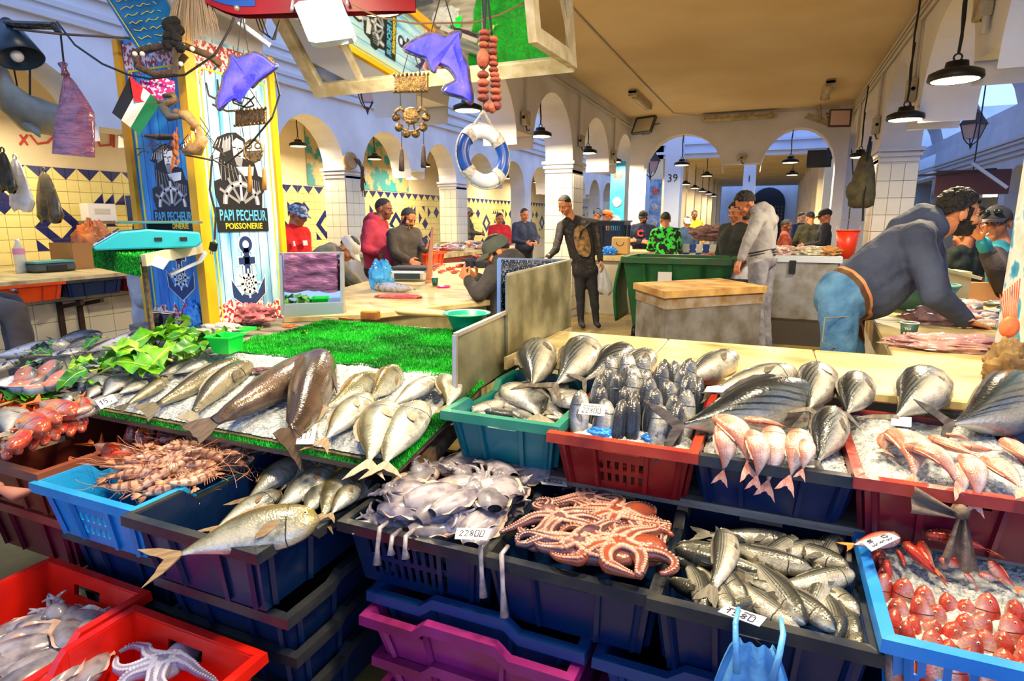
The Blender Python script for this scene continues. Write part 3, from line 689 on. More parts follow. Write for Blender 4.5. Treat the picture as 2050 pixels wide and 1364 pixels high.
def emblem(f, k=1.0):
    # fisherman at the wheel
    S = lambda pts: [(a*k, b*k) for a, b in pts]
    f.poly(S([(-.15,0),(.15,0),(.16,.09),(.19,.13),(.18,.19),(.14,.2),(.12,.27),(.05,.29),(.07,.34),(.06,.40),(.0,.43),(-.06,.42),(-.13,.39),(-.17,.33),(-.12,.31),(-.14,.25),(-.13,.17),(-.18,.15),(-.18,.08)]), 1, black, 'figure_outline')
    f.poly(S([(-.03,.30),(.03,.29),(.05,.33),(.045,.385),(.0,.40),(-.035,.37)]), 2, white, 'face_print')
    f.poly(S([(-.03,.30),(.035,.29),(.02,.24),(-.015,.25)]), 2, greyp, 'beard_print')
    f.poly(S([(-.02,.24),(.11,.25),(.1,.2),(.03,.19)]), 2, white, 'scarf_print')
    f.poly(S([(-.10,.37),(-.04,.40),(-.05,.33),(-.1,.31)]), 2, greyp, 'hat_highlight')
    for a in ((-.022,.345),(.02,.343)): f.line(S([(a[0]-.011,a[1]),(a[0]+.011,a[1]+.003)]), .007*k, 3, black, 'eye_print')
    f.line(S([(.0,.345),(.006,.318),(-.004,.316)]), .004*k, 3, black, 'nose_print'); f.line(S([(-.015,.302),(.02,.3)]), .006*k, 3, black, 'mouth_print'); f.line(S([(.02,.302),(.075,.285)]), .008*k, 3, white, 'pipe_print')
    for q in range(6): f.line(S([(-.13+.02*q,.375+.008*q),(-.155+.025*q,.335)]), .003*k, 3, white, 'hat_hatching')
    for q in range(6): f.line(S([(.06+.016*q,.185-.004*q),(.05+.018*q,.10)]), .004*k, 2, greyp, 'coat_hatching')
    for q in range(7): f.line(S([(-.12+.022*q,.27-.008*q),(-.13+.03*q,.16)]), .004*k, 2, greyp, 'coat_hatching')
    f.ring(0, .03*k, .118*k, .016*k, 3, greyp, 'wheel_rim', 0, PI); f.ring(0, .03*k, .118*k, .006*k, 4, white, 'wheel_inlay', 0, PI)
    for q in range(1, 6):
        t = PI*q/6; f.line([(.02*k*math.cos(t), .03*k+.02*k*math.sin(t)), (.17*k*math.cos(t), .03*k+.165*k*math.sin(t))], .016*k, 4, white if q == 3 else greyp, 'wheel_spoke')
    f.poly(S([(-.185,-.125),(.185,-.125),(.185,.012),(-.185,.012)]), 5, black, 'name_board')
    f.text('PAPI PECHEUR', .085*k, 0, -.035*k, 6, cyan, .62, .0012); f.text('POISSONERIE', .048*k, 0, -.095*k, 6, yel, .95, .0006)
    # anchor
    for lay, m, g in ((2, white, .008), (3, navy, 0)):
        f.ring(0, -.2*k, .036*k, (.012+g)*k, lay, m, 'anchor_ring')
        f.poly(S([(-.018-g,-.22),(.018+g,-.22),(.02+g,-.44),(-.02-g,-.44)]), lay, m, 'anchor_shank')
        f.poly(S([(-.06-g,-.275+g),(.06+g,-.275+g),(.06+g,-.315-g),(-.06-g,-.315-g)]), lay, m, 'anchor_stock')
        f.poly(S([(-.125-g,-.40+2*g),(-.07,-.48),(0,-.505),(.07,-.48),(.125+g,-.40+2*g),(.12+g,-.5),(0,-.585-g),(-.12-g,-.5)]), lay, m, 'anchor_fluke')
    f.ring(0, -.43*k, .05*k, .01*k, 4, white, 'helm_ring'); f.ring(0, -.43*k, .018*k, .01*k, 4, white, 'helm_hub')
    for q in range(8):
        t = PI*q/4; f.line([(.02*k*math.cos(t), -.43*k+.02*k*math.sin(t)), (.088*k*math.cos(t), -.43*k+.088*k*math.sin(t))], .013*k, 4, white, 'helm_spoke')
# print origins: middle of the name boards' top edge
pa = Yp(348,424,YA); pb = Xp(485,420,XB)
fA = Face((pa.x, YA, pa.z), (1,0,0), (0,-1,0)); fB = Face((XB, pb.y, pb.z), (0,1,0), (1,0,0))
emblem(fA, .80); emblem(fB, .95)
# calligraphy on the pale panel
for pts in ([(-.18,.63),(-.17,.57),(-.12,.56),(-.1,.6),(-.1,.66)], [(-.06,.66),(-.06,.57),(-.02,.565)], [(.0,.64),(.0,.56),(.1,.55),(.16,.57),(.13,.6),(.06,.6)], [(-.15,.53),(-.05,.51),(.05,.53),(.17,.62)], [(-.12,.70),(-.10,.72)], [(.08,.66),(.1,.68),(.12,.66)]):
    fB.line([(a*.9, b) for a, b in pts], .009, 2, black, 'calligraphy_stroke')
# ---------------------------------------------------------------- people
def skin_mat(n, c): return mat('skin_tone_'+n, c, .5, sub=.08, bump=.03, bscale=90)
SK = {'a': skin_mat('a', (206,134,88)), 'b': skin_mat('b', (176,108,70)), 'c': skin_mat('c', (128,76,50)), 'd': skin_mat('d', (224,160,122))}
def cloth(n, c, c2=None, sc=6, b=.6, bs=14, lo=.35, hi=.65): return mat('cloth_'+n, c, .85, c2=c2 or tuple(int(x*.82) for x in c), scale=sc, bump=b, bscale=bs, lo=lo, hi=hi)
shoe = mat('shoe_black', (22,22,24), .6); hairm = mat('hair_black', (20,15,13), .6, bump=.6, bscale=120); hairg = mat('hair_grey', (90,84,80), .6, bump=.5, bscale=120)
eyew = mat('eye_white', (170,150,138), .25); eyed = mat('eye_dark', (26,16,12), .15)
def rcone(b, p, q, r0, r1, n=12):
    p, q = Vector(p), Vector(q); b.sph(p, r0, n, 8); b.sph(q, r1, n, 8)
    if (q-p).length > 1e-4: b.tube([p, q], [r0, r1], n)
def remesh(b, vox, sm=4):
    me = b.mesh('tmp', hairm); o = bpy.data.objects.new('tmp', me); COL.objects.link(o)
    m = o.modifiers.new('r', 'REMESH'); m.mode = 'VOXEL'; m.voxel_size = vox
    s = o.modifiers.new('s', 'SMOOTH'); s.iterations = sm; s.factor = .5
    out = bpy.data.meshes.new_from_object(o.evaluated_get(bpy.context.evaluated_depsgraph_get()))
    bpy.data.objects.remove(o); bpy.data.meshes.remove(me)
    V = np.zeros(len(out.vertices)*3, dtype=np.float32); out.vertices.foreach_get('co', V); V = V.reshape(-1, 3)
    Fs = [tuple(p.vertices) for p in out.polygons]; bpy.data.meshes.remove(out); return V, Fs
def seg_dist(P, cones):
    best = np.full(len(P), 1e9); idx = np.zeros(len(P), dtype=int)
    for a, b, r0, r1, t in cones:
        a, b = np.array(a), np.array(b); ab = b-a; k = np.clip(((P-a) @ ab)/max(1e-9, ab @ ab), 0, 1)
        d = np.linalg.norm(P-(a+k[:, None]*ab), axis=1)-(r0+(r1-r0)*k); m = d < best; best[m] = d[m]; idx[m] = t
    return idx
def hand_cones(w, d, n, s=1.0, curl=.6, spread=.12, side=1, thumb=.6):
    """w wrist, d pointing direction, n out of the back of the hand"""
    d = d.normalized(); n = (n-d*n.dot(d)).normalized(); x = d.cross(n)*side; C = []
    for k in (-1, 0, 1): C.append((w, w+d*.075*s+x*k*.022*s, .02*s, .015*s, 0))
    for k, (o, L) in enumerate(((-.03,.062), (-.011,.075), (.01,.08), (.03,.07))):
        p = w+d*.08*s+x*o*s; dd = d+x*(k-1.5)*spread
        for j in range(3):
            ang = curl*(j+.5)*.7; v = (dd.normalized()*math.cos(ang)-n*math.sin(ang)).normalized(); q = p+v*L*s*(.45,.32,.23)[j]; C.append((p, q, (.0098-.0008*j)*s, (.009-.0008*j)*s, 0)); p = q
    p = w+d*.022*s+x*.025*s; q = p+(d*.55+x*.8-n*.15).normalized()*.042*s; C.append((p, q, .013*s, .011*s, 0)); C.append((q, q+(d*.9+x*.2-n*thumb*.6).normalized()*.035*s, .0105*s, .009*s, 0))
    return C
def person(label, J, skin, top, bottom, vox=.014, hv=.007, hair='short', hairmat=None, beard=False, cap=None, hood=False, look=None, sleeve=1.0, bulk=1.0, belly=0.0, hs=1.0, hands=True, shoes=None, pc=(.6,.6), tilt=0.0, short_sleeve=False, extra=None, palm=None, legw=1.0, hem=-.03, belt=None):
    J = {k: Vector(v) for k, v in J.items()}
    base = Vector((J['pelvis'].x, J['pelvis'].y, 0)); r = None
    upb = (J['neck']-J['pelvis']).normalized(); sx = (J['shR']-J['shL']).normalized(); fwd = upb.cross(sx).normalized()   # right x forward
    fwd = sx.cross(upb)*-1
    C = []
    def cn(a, b, r0, r1, t): k = bulk if t in (1, 5) else 1; C.append((a, b, r0*k, r1*k, t))
    ch, pe, nk = J['chest'], J['pelvis'], J['neck']
    for s in (-1, 1):
        cn(ch+sx*s*.085, pe+sx*s*.06+upb*.08, .115, .11, 1); cn(pe+sx*s*.06+upb*.08, pe+sx*s*.07, .11, .118, 1 if s else 1)
        cn(ch+sx*s*.07+upb*.08, ch+sx*s*.085, .085, .115, 1)
    cn(pe-upb*.02-sx*.06, pe-upb*.02+sx*.06, .112, .112, 2)
    if belly: cn(ch+fwd*.03, pe+fwd*(.02+belly)+upb*.12, .13, .14, 1)
    cn(J['shL'], J['shR'], .068, .068, 1); cn(J['shL'], nk-upb*.02, .06, .06, 1); cn(J['shR'], nk-upb*.02, .06, .06, 1)
    for S in 'LR':
        cn(J['sh'+S], J['el'+S], .066, .05, 5); cn(J['el'+S], J['el'+S].lerp(J['wr'+S], .95), .05, .04, 0 if short_sleeve else 5)
        if short_sleeve: cn(J['el'+S], J['wr'+S], .042, .03, 0)
        hp = J['hip'+S]; cn(hp, J['kn'+S], .092*legw, .068*legw, 2); cn(J['kn'+S], J['an'+S], .066*legw, .05*legw, 2)
        a = J['an'+S]; f2 = Vector((fwd.x, fwd.y, 0)).normalized(); cn(a+Vector((0,0,-.03)), a+f2*.14+Vector((0,0,-.05)), .045, .035, 3)
    if hood:
        pr = None
        for k in range(9):
            a = PI*(k/8); p = nk+sx*(math.cos(a)*.10)-fwd*(math.sin(a)*.085)+upb*(.03+.03*math.sin(a))
            if pr is not None: cn(pr, p, .046, .046, 1)
            pr = p
        cn(nk-fwd*.10, nk-fwd*.13-upb*.12, .075, .065, 1)
    if extra: C += [(Vector(a), Vector(b), q, w, t) for a, b, q, w, t in extra]
    b = MB()
    for a, q, r0, r1, t in C: rcone(b, a, q, r0, r1)
    V, Fs = remesh(b, vox)
    pn = upb+fwd*.18; bm = bmesh.new(); vs_ = [bm.verts.new(v) for v in V]
    for f in Fs: bm.faces.new([vs_[i] for i in f])
    for hh_ in ((hem, hem-.018, hem-.05) if belt else (hem,)): bmesh.ops.bisect_plane(bm, geom=bm.verts[:]+bm.edges[:]+bm.faces[:], plane_co=pe+pn*(hh_/pn.length_squared), plane_no=pn)
    bm.verts.index_update(); V = np.array([v.co[:] for v in bm.verts], dtype=np.float32); Fs = [tuple(v.index for v in f.verts) for f in bm.faces]; bm.free()
    ctr = np.array([V[list(f)].mean(0) for f in Fs]); mi = seg_dist(ctr, C)
    sv = (ctr-np.array(pe)) @ np.array(upb+fwd*.18); tor = (mi == 1) | (mi == 2); mi = np.where(tor, np.where(sv > hem, 1, 2), mi); mi[mi == 5] = 1
    if belt: mi[tor & (sv <= hem) & (sv > hem-.05)] = 4; mi[tor & (sv <= hem) & (sv > hem-.018)] = 0
    # cloth creases
    Vn = V.copy()
    for i in range(len(V)): Vn[i] += .008*np.array(mnoise.noise_vector(Vector(V[i])*9))+.004*np.array(mnoise.noise_vector(Vector(V[i])*22))
    # head and hands
    hc = J['head']; lk = (look or fwd).normalized(); hu = (hc-nk).normalized(); hu = (Vector((0,0,1))*.75+hu*.25); hu = (hu-lk*hu.dot(lk)).normalized(); hx = lk.cross(hu)
    if tilt: q = Quaternion(lk, tilt); hu = q @ hu; hx = q @ hx
    HM = Matrix(((hx.x, lk.x, hu.x), (hx.y, lk.y, hu.y), (hx.z, lk.z, hu.z))); g = hs
    def hp_(x, y, z): return hc+HM @ (Vector((x, y, z))*g)
    h = MB(); Mh = HM
    h.sph(hp_(0,-.008,.028), (.076*g,.097*g,.092*g), 16, 12, Mh); h.sph(hp_(0,.028,-.042), (.06*g,.064*g,.07*g), 14, 10, Mh); h.sph(hp_(0,.066,-.088), (.028*g,.024*g,.022*g), 10, 8, Mh)
    rcone(h, hp_(-.036,.076,.02), hp_(.036,.076,.02), .014*g, .014*g); rcone(h, hp_(0,.088,.012), hp_(0,.112,-.026), .009*g, .013*g); rcone(h, hp_(-.012,.096,-.03), hp_(.012,.096,-.03), .010*g, .010*g)
    rcone(h, hp_(-.02,.084,-.058), hp_(.02,.084,-.058), .009*g, .009*g); rcone(h, hp_(-.018,.083,-.07), hp_(.018,.083,-.07), .008*g, .008*g)
    for s in (-1, 1):
        h.sph(hp_(s*.045,.062,-.03), .026*g, 8, 6); h.sph(hp_(s*.079,-.008,-.012), (.010*g,.022*g,.034*g), 10, 8, Mh)
    rcone(h, hp_(0,-.02,-.05), nk-upb*.02, .056*g, .062*g)
    hcn = []
    if hands:
        for S, sd in (('L', 1), ('R', -1)):
            w = J['wr'+S]; d = (J.get('ha'+S, w+(w-J['el'+S]))-w).normalized(); nn = (palm or {}).get(S, sx*(1 if S == 'R' else -1)*.7+fwd*.5+Vector((0,0,.3)))
            if abs(nn.normalized().dot(d)) > .95: nn = Vector((0,0,1))
            if abs(nn.normalized().dot(d)) > .95: nn = Vector((1,0,0))
            hcn += hand_cones(w, d, nn, hs*1.02, pc[0 if S == 'L' else 1], side=sd); hcn.append((J['el'+S].lerp(w, .8), w, .034*hs, .027*hs, 0))
    for a, q, r0, r1, t in hcn: rcone(h, a, q, r0, r1, 8)
    V2, F2 = remesh(h, hv, 2)
    n0 = len(V); allV = np.vstack([Vn, V2]); allF = list(Fs)+[tuple(i+n0 for i in f) for f in F2]; am = list(mi)+[0]*len(F2)
    me = bpy.data.meshes.new('person'); me.from_pydata([tuple(v) for v in (allV-np.array(base))], [], allF)
    for m in (skin, top, bottom, shoes or shoe, belt or shoe): me.materials.append(m)
    me.polygons.foreach_set('material_index', np.array(am, dtype=np.int32)); me.polygons.foreach_set('use_smooth', [True]*len(allF)); me.update()
    o = bpy.data.objects.new('person', me); COL.objects.link(o); o.location = base; tag(o, label, 'person', 'people in the fish market')
    # hair, beard, eyes, cap
    Mi = HM.inverted(); Lc = np.array([tuple((Mi @ (Vector(v)-hc))/g) for v in V2]); near = np.linalg.norm(Lc, axis=1) < .16
    def shell(sel, off, name, m, rough=0.0, fr=40):
        ids = {}; VV = []; FF = []
        cen = np.array((0, -.008, .02))
        for f in F2:
            if all(sel[i] for i in f):
                nf = []
                for i in f:
                    if i not in ids:
                        ids[i] = len(VV); d = Lc[i]-cen; d = d/np.linalg.norm(d); k = off*(1+rough*mnoise.noise(Vector(Lc[i])*fr)); VV.append(tuple(hc+HM @ (Vector(Lc[i]+d*k)*g)-base))
                    nf.append(ids[i])
                FF.append(tuple(nf))
        if not FF: return
        x = MB().add(VV, FF).build(name, m, o, True); sdf = x.modifiers.new('t', 'SOLIDIFY'); sdf.thickness = .006*g; sdf.offset = -1
    x_, y_, z_ = Lc[:, 0], Lc[:, 1], Lc[:, 2]
    hm = hairmat or hairm
    if hair and hair != 'bald':
        line_ = .028+.62*y_+np.where(y_ > .05, .02, 0); selh = near & (z_ > line_) & (z_ > -.065)
        off = {'short': .006, 'curly': .016, 'thick': .014, 'buzz': .003}[hair]
        shell(selh, off, 'hair', hm, {'short': .3, 'curly': .9, 'thick': .6, 'buzz': .1}[hair], 40 if hair != 'curly' else 55)
        if hair in ('curly', 'thick'):
            cb = MB(); rr = random.Random(5)
            for k in range(70):
                a, e = rr.uniform(0, 2*PI), rr.uniform(.35, 1.5); p = Vector((.078*math.cos(e)*math.cos(a), -.008+.098*math.cos(e)*math.sin(a), .028+.098*math.sin(e)))
                if p.y > .075 and p.z < .075: continue
                cb.sph(hp_(*p)-base, rr.uniform(.012,.019)*g, 6, 5)
            cb.build('curls', hm, o, True)
    if beard:
        selb = near & (y_ > -.01) & (z_ < -.03-.02*(y_ > .05)) & (z_ > -.125) & ~((np.abs(x_) < .022) & (z_ > -.075) & (y_ > .07)) | (near & (y_ > .012) & (y_ < .04) & (np.abs(x_) > .05) & (z_ < .035) & (z_ > -.08)); shell(selb, .005, 'beard', hm, .5, 60)
        rcone_b = MB(); rcone(rcone_b, hp_(-.025,.090,-.047)-base, hp_(.025,.090,-.047)-base, .006*g, .006*g, 8); rcone_b.build('moustache', hm, o, True)
    for s in (-1, 1):
        e = MB(); e.sph(hp_(s*.032,.0765,.0)-base, .0115*g, 10, 8, None, 0); e.sph(hp_(s*.032,.0835,-.001)-base, .0068*g, 8, 6, None, 1); e.build('eye', [eyew, eyed], o, True)
        eb = MB(); rcone(eb, hp_(s*.016,.092,.022)-base, hp_(s*.05,.078,.024)-base, .0045*g, .0035*g, 6); eb.build('eyebrow', hm, o, True)
    if cap:
        cm, bm2 = cap; cb = MB(); N = 20
        def cf(u, v): a = 2*PI*u; e = PI/2*v; return hp_(.088*math.cos(e)*math.cos(a), -.006+.108*math.cos(e)*math.sin(a), .035+.085*math.sin(e))-base
        cb.grid(cf, N, 7); cb.add([cf(k/N, 0)+(HM @ Vector((0,0,-.02)))*1 for k in range(N+1)]+[cf(k/N, 0) for k in range(N+1)], [(k, k+1, N+2+k, N+1+k) for k in range(N)]); c0 = cb.build('cap', cm, o, True)
        br = MB()
        def bf(u, v): a = PI*(.16+.68*u); return hp_((.088+.0*v)*math.cos(a)*(1-.12*v), -.006+.108*math.sin(a)+.075*v*math.sin(a), .028-.018*v-.018*abs(math.cos(a))*v)-base
        br.grid(bf, 12, 4); bo = br.build('brim', bm2, c0, True); sd2 = bo.modifiers.new('t', 'SOLIDIFY'); sd2.thickness = .005
    o['_h'] = 0; del o['_h']
    return o, dict(hp=hp_, base=base, fwd=fwd, sx=sx, up=upb, HM=HM)
def fromcam(deg):
    """direction a person looks: 0 = to the camera, 90 = to the right of the picture, 180 = away"""
    a = math.radians(deg); f0 = Vector((fw.x, fw.y, 0)).normalized(); return (-f0*math.cos(a)+rt*math.sin(a)).normalized()
def pj(D0, **k):
    out = {}
    for n, v in k.items(): out[n] = Dp(v[0], v[1], D0+(v[2] if len(v) > 2 else 0))
    return out
def stand(px, py, D, deg, arms='down', lean=0.0):
    """joints of a standing person whose head centre is at that picture point and distance"""
    hd = Dp(px, py, D); k = hd.z/1.62; f = fromcam(deg); x = f.cross(Vector((0,0,1))); g = Vector((hd.x, hd.y, 0))-f*lean*.6
    def q(a, b, c): return g+x*a*k+f*b*k+Vector((0,0,c*k))
    J = dict(head=hd, neck=q(0,-.02+lean*.5,1.47), chest=q(0,lean*.35,1.28), pelvis=q(0,0,.98), shL=q(-.19,-.02+lean*.42,1.40), shR=q(.19,-.02+lean*.42,1.40), hipL=q(-.09,0,.93), hipR=q(.09,0,.93), knL=q(-.1,.02,.5), knR=q(.1,.02,.5), anL=q(-.1,-.02,.085), anR=q(.1,-.02,.085))
    if arms == 'down': J.update(elL=q(-.25,-.02,1.1), elR=q(.25,-.02,1.1), wrL=q(-.26,.08,.86), wrR=q(.26,.08,.86))
    if arms == 'front': J.update(elL=q(-.26,.05+lean*.4,1.12), elR=q(.26,.05+lean*.4,1.12), wrL=q(-.12,.3+lean*.5,1.08), wrR=q(.12,.3+lean*.5,1.08))
    if arms == 'cross': J.update(elL=q(-.24,.08,1.1), elR=q(.24,.08,1.1), wrL=q(.05,.2,1.14), wrR=q(-.05,.2,1.12))
    return J
# 1 leaning man in the blue hoodie
hoodie = cloth('slate_hoodie', (62,72,98), (46,54,78), 4, 1.0, 9); jeans = cloth('blue_jeans', (44,92,140), (84,132,172), 9, .9, 13)
J = pj(3.3, head=(1917,428,-.02), neck=(1868,462), chest=(1808,500), pelvis=(1692,590), shR=(1835,478,-.2), shL=(1850,462,.2), elR=(1872,590,-.28), wrR=(1932,640,-.2), haR=(1990,660,-.18), elL=(1880,585,.25), wrL=(1905,640,.25), haL=(1930,665,.25),
       hipR=(1680,615,-.1), hipL=(1690,612,.12), knR=(1680,790,-.1), knL=(1700,785,.12), anR=(1672,975,-.1), anL=(1695,965,.12))
o1, c1 = person('man in slate blue hoodie and jeans leaning over the right counter', J, SK['a'], hoodie, jeans, .012, .0045, 'curly', beard=True, hood=True, look=(rt*.92-fw*.18+Vector((0,0,-.14))), bulk=1.28, belly=.04, hs=1.02, pc=(.5,.55), palm={'R': Vector((0,0,1)), 'L': Vector((0,0,1))}, legw=1.12, hem=.03, belt=mat('belt_brown', (84,56,34), .5))
u1, x1, f1, B1 = c1['up'], c1['sx'], c1['fwd'], c1['base']
def seat_pt(a, b): return J['hipR']+x1*(.085+.02*math.cos(a*3))+Vector((0,0,-1))*(.04+.16*b)+rt*(a*.13-.075)-fw*.045-B1
for q in ([(0,0),(0,.8),(.5,1),(1,.8),(1,0),(0,0)],): MB().tube([seat_pt(a, b) for a, b in q], .003, 5).build('pocket_seam', mat('seam_thread', (150,140,110), .8), o1)
MB().tube([J['pelvis']+f1*.15+u1*.2-x1*-.16-B1, J['pelvis']+f1*.17+u1*.06+x1*.10-B1], .006, 5).build('pouch_seam', hoodie, o1)
# 2 man with cap and cigarette
teal_v = cloth('teal_vest', (20,130,150)); dsl = cloth('dark_sleeve', (44,36,40))
J = pj(4.45, head=(1994,447), neck=(2002,487), chest=(2020,545), pelvis=(2030,660), shL=(1990,515,-.2), shR=(2050,515,.15), elL=(2012,580,-.45), wrL=(1965,480,-.5), haL=(1942,452,-.5), elR=(2050,600,.2), wrR=(2010,650,.2), hipL=(2022,680,-.1), hipR=(2040,680,.1), knL=(2020,800,-.1), knR=(2040,800,.1), anL=(2020,905,-.1), anR=(2040,905,.1))
o2, c2_ = person('man in dark cap and teal vest with a cigarette at the right edge', J, SK['b'], teal_v, cloth('dark_trousers', (36,36,40)), .014, .006, 'short', cap=(cloth('dark_cap', (30,32,44)), mat('cap_brim', (26,26,34), .6)), look=(-rt*.75-fw*.6+Vector((0,0,-.12))), bulk=1.05, hs=1.08)
for S in ('L',):
    x = MB(); rcone(x, J['sh'+S]-c2_['base'], J['el'+S]-c2_['base'], .078, .066); rcone(x, J['el'+S]-c2_['base'], J['el'+S].lerp(J['wr'+S], .72)-c2_['base'], .066, .05); x.build('sleeve', dsl, o2, True)
m0 = c2_['hp'](.012,.098,-.064); MB().tube([m0-c2_['base'], c2_['hp'](.03,.14,-.085)-c2_['base']], .004, 8).build('cigarette', cardm if 'cardm' in globals() else mat('card', (236,234,230), .6), o2)
x = MB()
for s in (-1, 1): x.sph(c2_['hp'](s*.035,.112,.075)-c2_['base'], (.03,.012,.02), 10, 6, c2_['HM'])
x.build('sunglasses', mat('dark_glass', (14,20,14), .1), o2, True)
# 3 standing man, black sweater with golden print
swt = cloth('black_sweater', (34,30,30), (84,76,70), 26, .3, 24, .55, .75); blk = cloth('black_jeans', (32,31,35), (50,48,52), 6)
J = pj(8.2, head=(1131,410,-.1), neck=(1143,434), chest=(1158,468), pelvis=(1172,545), shR=(1124,452,-.02), shL=(1192,448,.05), elR=(1113,500,-.2), wrR=(1095,517,-.35), haR=(1084,526,-.4), elL=(1200,500,.0), wrL=(1203,522,-.05), haL=(1206,534,-.05), hipR=(1161,555), hipL=(1184,555), knR=(1162,602), knL=(1190,602), anR=(1163,642), anL=(1193,642))
o3, c3_ = person('young man in black sweater with golden print standing by the white pillar', J, SK['a'], swt, blk, .014, .0065, 'buzz', look=(-rt*.45-fw*.6+Vector((0,0,-.55))), bulk=1.0, hs=1.08, short_sleeve=False, legw=.95)
g_ = MB(); gold = mat('gold_print', (176,130,60), .6, c2=(70,50,30), scale=18)
def gp(u, v):
    a = (u-.5)*1.5; a *= .25+.75*math.sqrt(max(0, 1-(2*v-1)**2)); c = J['chest'].lerp(J['pelvis'], v*.8-.15); return c+c3_['sx']*math.sin(a)*.16+c3_['fwd']*math.cos(a)*.150-c3_['base']
g_.grid(gp, 12, 10).build('golden_print', gold, o3, True)
MB().tube([J['shL']+c3_['up']*.06-c3_['base'], J['chest']+c3_['fwd']*.165-c3_['base'], J['pelvis']+c3_['sx']*.16+c3_['up']*.1-c3_['base']], .016, 6).build('shoulder_strap', mat('strap_black', (20,20,22), .7), o3)
MB().tube([c3_['hp'](-.01,.098,-.066)-c3_['base'], c3_['hp'](-.02,.15,-.11)-c3_['base']], .006, 6).build('cigarette', mat('card', (0,0,0)), o3)
# white bag in his hand
def hangbag(p, w, h, m, label, name='plastic_bag'):
    r = thing(name, label, 'plastic bag', p); b = MB()
    def fn(u, v): a = 2*PI*u; k = (.18+.9*v**.6 if v < .85 else 1.05-2*(v-.85)); return Vector((w*k*math.cos(a)*(1+.15*math.sin(5*a+v*4)), w*.5*k*math.sin(a)*(1+.2*math.sin(7*a)), -h*v+.02*math.sin(a*3)*v))
    b.grid(fn, 28, 14).build('bag_body', m, r, True); MB().torus((0,0,.02), .03, .008, 12, 6, Matrix.Rotation(PI/2, 3, 'X')).build('handle', m, r, True); return r
wbag = mat('white_plastic', (226,226,230), .3, c2=(200,200,206), scale=10, bump=.4, bscale=18, alpha=.92)
hangbag(J['wrL']+Vector((.02,0,-.09)), .15, .36, wbag, 'white carrier bag held by the man in black sweater')
# 4 young man in grey hoodie
ghood = cloth('grey_hoodie', (150,148,150), (124,122,126), 5); gtr = cloth('grey_sweatpants', (98,98,112), (130,130,142), 8)
J = pj(6.3, head=(1492,408,-.05), neck=(1514,428), chest=(1526,458), pelvis=(1526,520), shL=(1516,440,-.2), shR=(1545,440,.17), elL=(1496,488,-.3), wrL=(1483,520,-.3), haL=(1476,535,-.3), elR=(1530,490,.3), wrR=(1495,520,.3), hipL=(1518,535,-.1), hipR=(1532,535,.1), knL=(1514,615,-.1), knR=(1528,615,.1), anL=(1522,705,-.1), anR=(1535,705,.1))
o4, c4_ = person('young man in light grey hoodie and grey sweatpants looking down', J, SK['b'], ghood, gtr, .013, .006, 'curly', hood=True, look=(-rt*.8-fw*.1+Vector((0,0,-.6))), bulk=1.12, hs=1.0, legw=1.12)
sb = MB();
for k in range(3): MB().torus(J['pelvis']+c4_['up']*(.03+.028*k)-c4_['base'], .168, .009, 24, 6, frame((0,0,0), c4_['sx'], c4_['fwd']).to_3x3() @ Matrix.Diagonal((1.13,.79,1))).build('hem_stripe', mat('stripe_dark', (44,44,54), .8), o4, True)
# 5 seated man in cap at the counter
blkj = cloth('charcoal_jacket', (48,46,48), (66,62,62), 6); capg = cloth('grey_green_cap', (84,92,84))
J = pj(4.4, head=(995,502,-.05), neck=(1008,530), chest=(1010,572), pelvis=(1015,655), shL=(988,552,-.2), shR=(1032,545,.18), elL=(958,590,-.25), wrL=(938,562,-.1), haL=(925,546,-.05), elR=(990,580,.2), wrR=(955,556,.05), haR=(938,548,.0), hipL=(1000,665,-.1), hipR=(1015,662,.1), knL=(955,690,-.1), knR=(965,688,.1), anL=(950,790,-.1), anR=(960,790,.1))
o5, c5_ = person('bearded man in dark jacket and cap sitting with arms on the counter', J, SK['a'], blkj, cloth('dark_trousers', (36,36,40)), .013, .006, 'short', beard=True, hood=True, cap=(capg, capg), look=(-rt*.85+Vector((0,0,-.5))-fw*.05), bulk=1.12, hs=.98)
# 6 to 9 the men behind the middle counter
redh = cloth('raspberry_hoodie', (178,44,70), (150,34,56), 5); dgr = cloth('dark_green_trousers', (44,52,44))
J = pj(7.2, head=(768,419), neck=(758,444), chest=(752,478), pelvis=(758,538), shR=(742,455,-.15), shL=(765,452,.2), elR=(733,500,-.25), wrR=(752,508,-.22), elL=(760,495,.25), wrL=(770,510,.25), hipR=(752,550,-.1), hipL=(765,550,.1), knR=(752,600,-.1), knL=(766,600,.1), anR=(752,674,-.1), anL=(766,672,.1))
person('heavy man in raspberry red hoodie standing behind the counter', J, SK['c'], redh, dgr, .015, .008, 'buzz', hood=True, look=(rt*.93-fw*.2+Vector((0,0,-.2))), bulk=1.3, belly=.14, hs=1.08)
brn = cloth('dark_brown_sweater', (58,48,42), (44,36,32), 5)
J = pj(6.9, head=(817,437), neck=(812,456), chest=(808,484), pelvis=(818,540), shR=(786,470,-.1), shL=(832,468,.1), elR=(790,508,-.2), wrR=(818,522,-.25), elL=(845,494,.0), wrL=(852,502,-.2), haL=(856,492,-.2), hipR=(810,555), hipL=(830,555), knR=(810,600), knL=(830,600), anR=(810,660), anL=(830,660))
o7, c7 = person('man in dark brown sweater looking at a phone beside the red hoodie', J, SK['b'], brn, cloth('navy_trousers', (30,34,50)), .015, .008, 'short', beard=True, look=(rt*.6-fw*.5+Vector((0,0,-.5))), bulk=1.08, hs=.98)
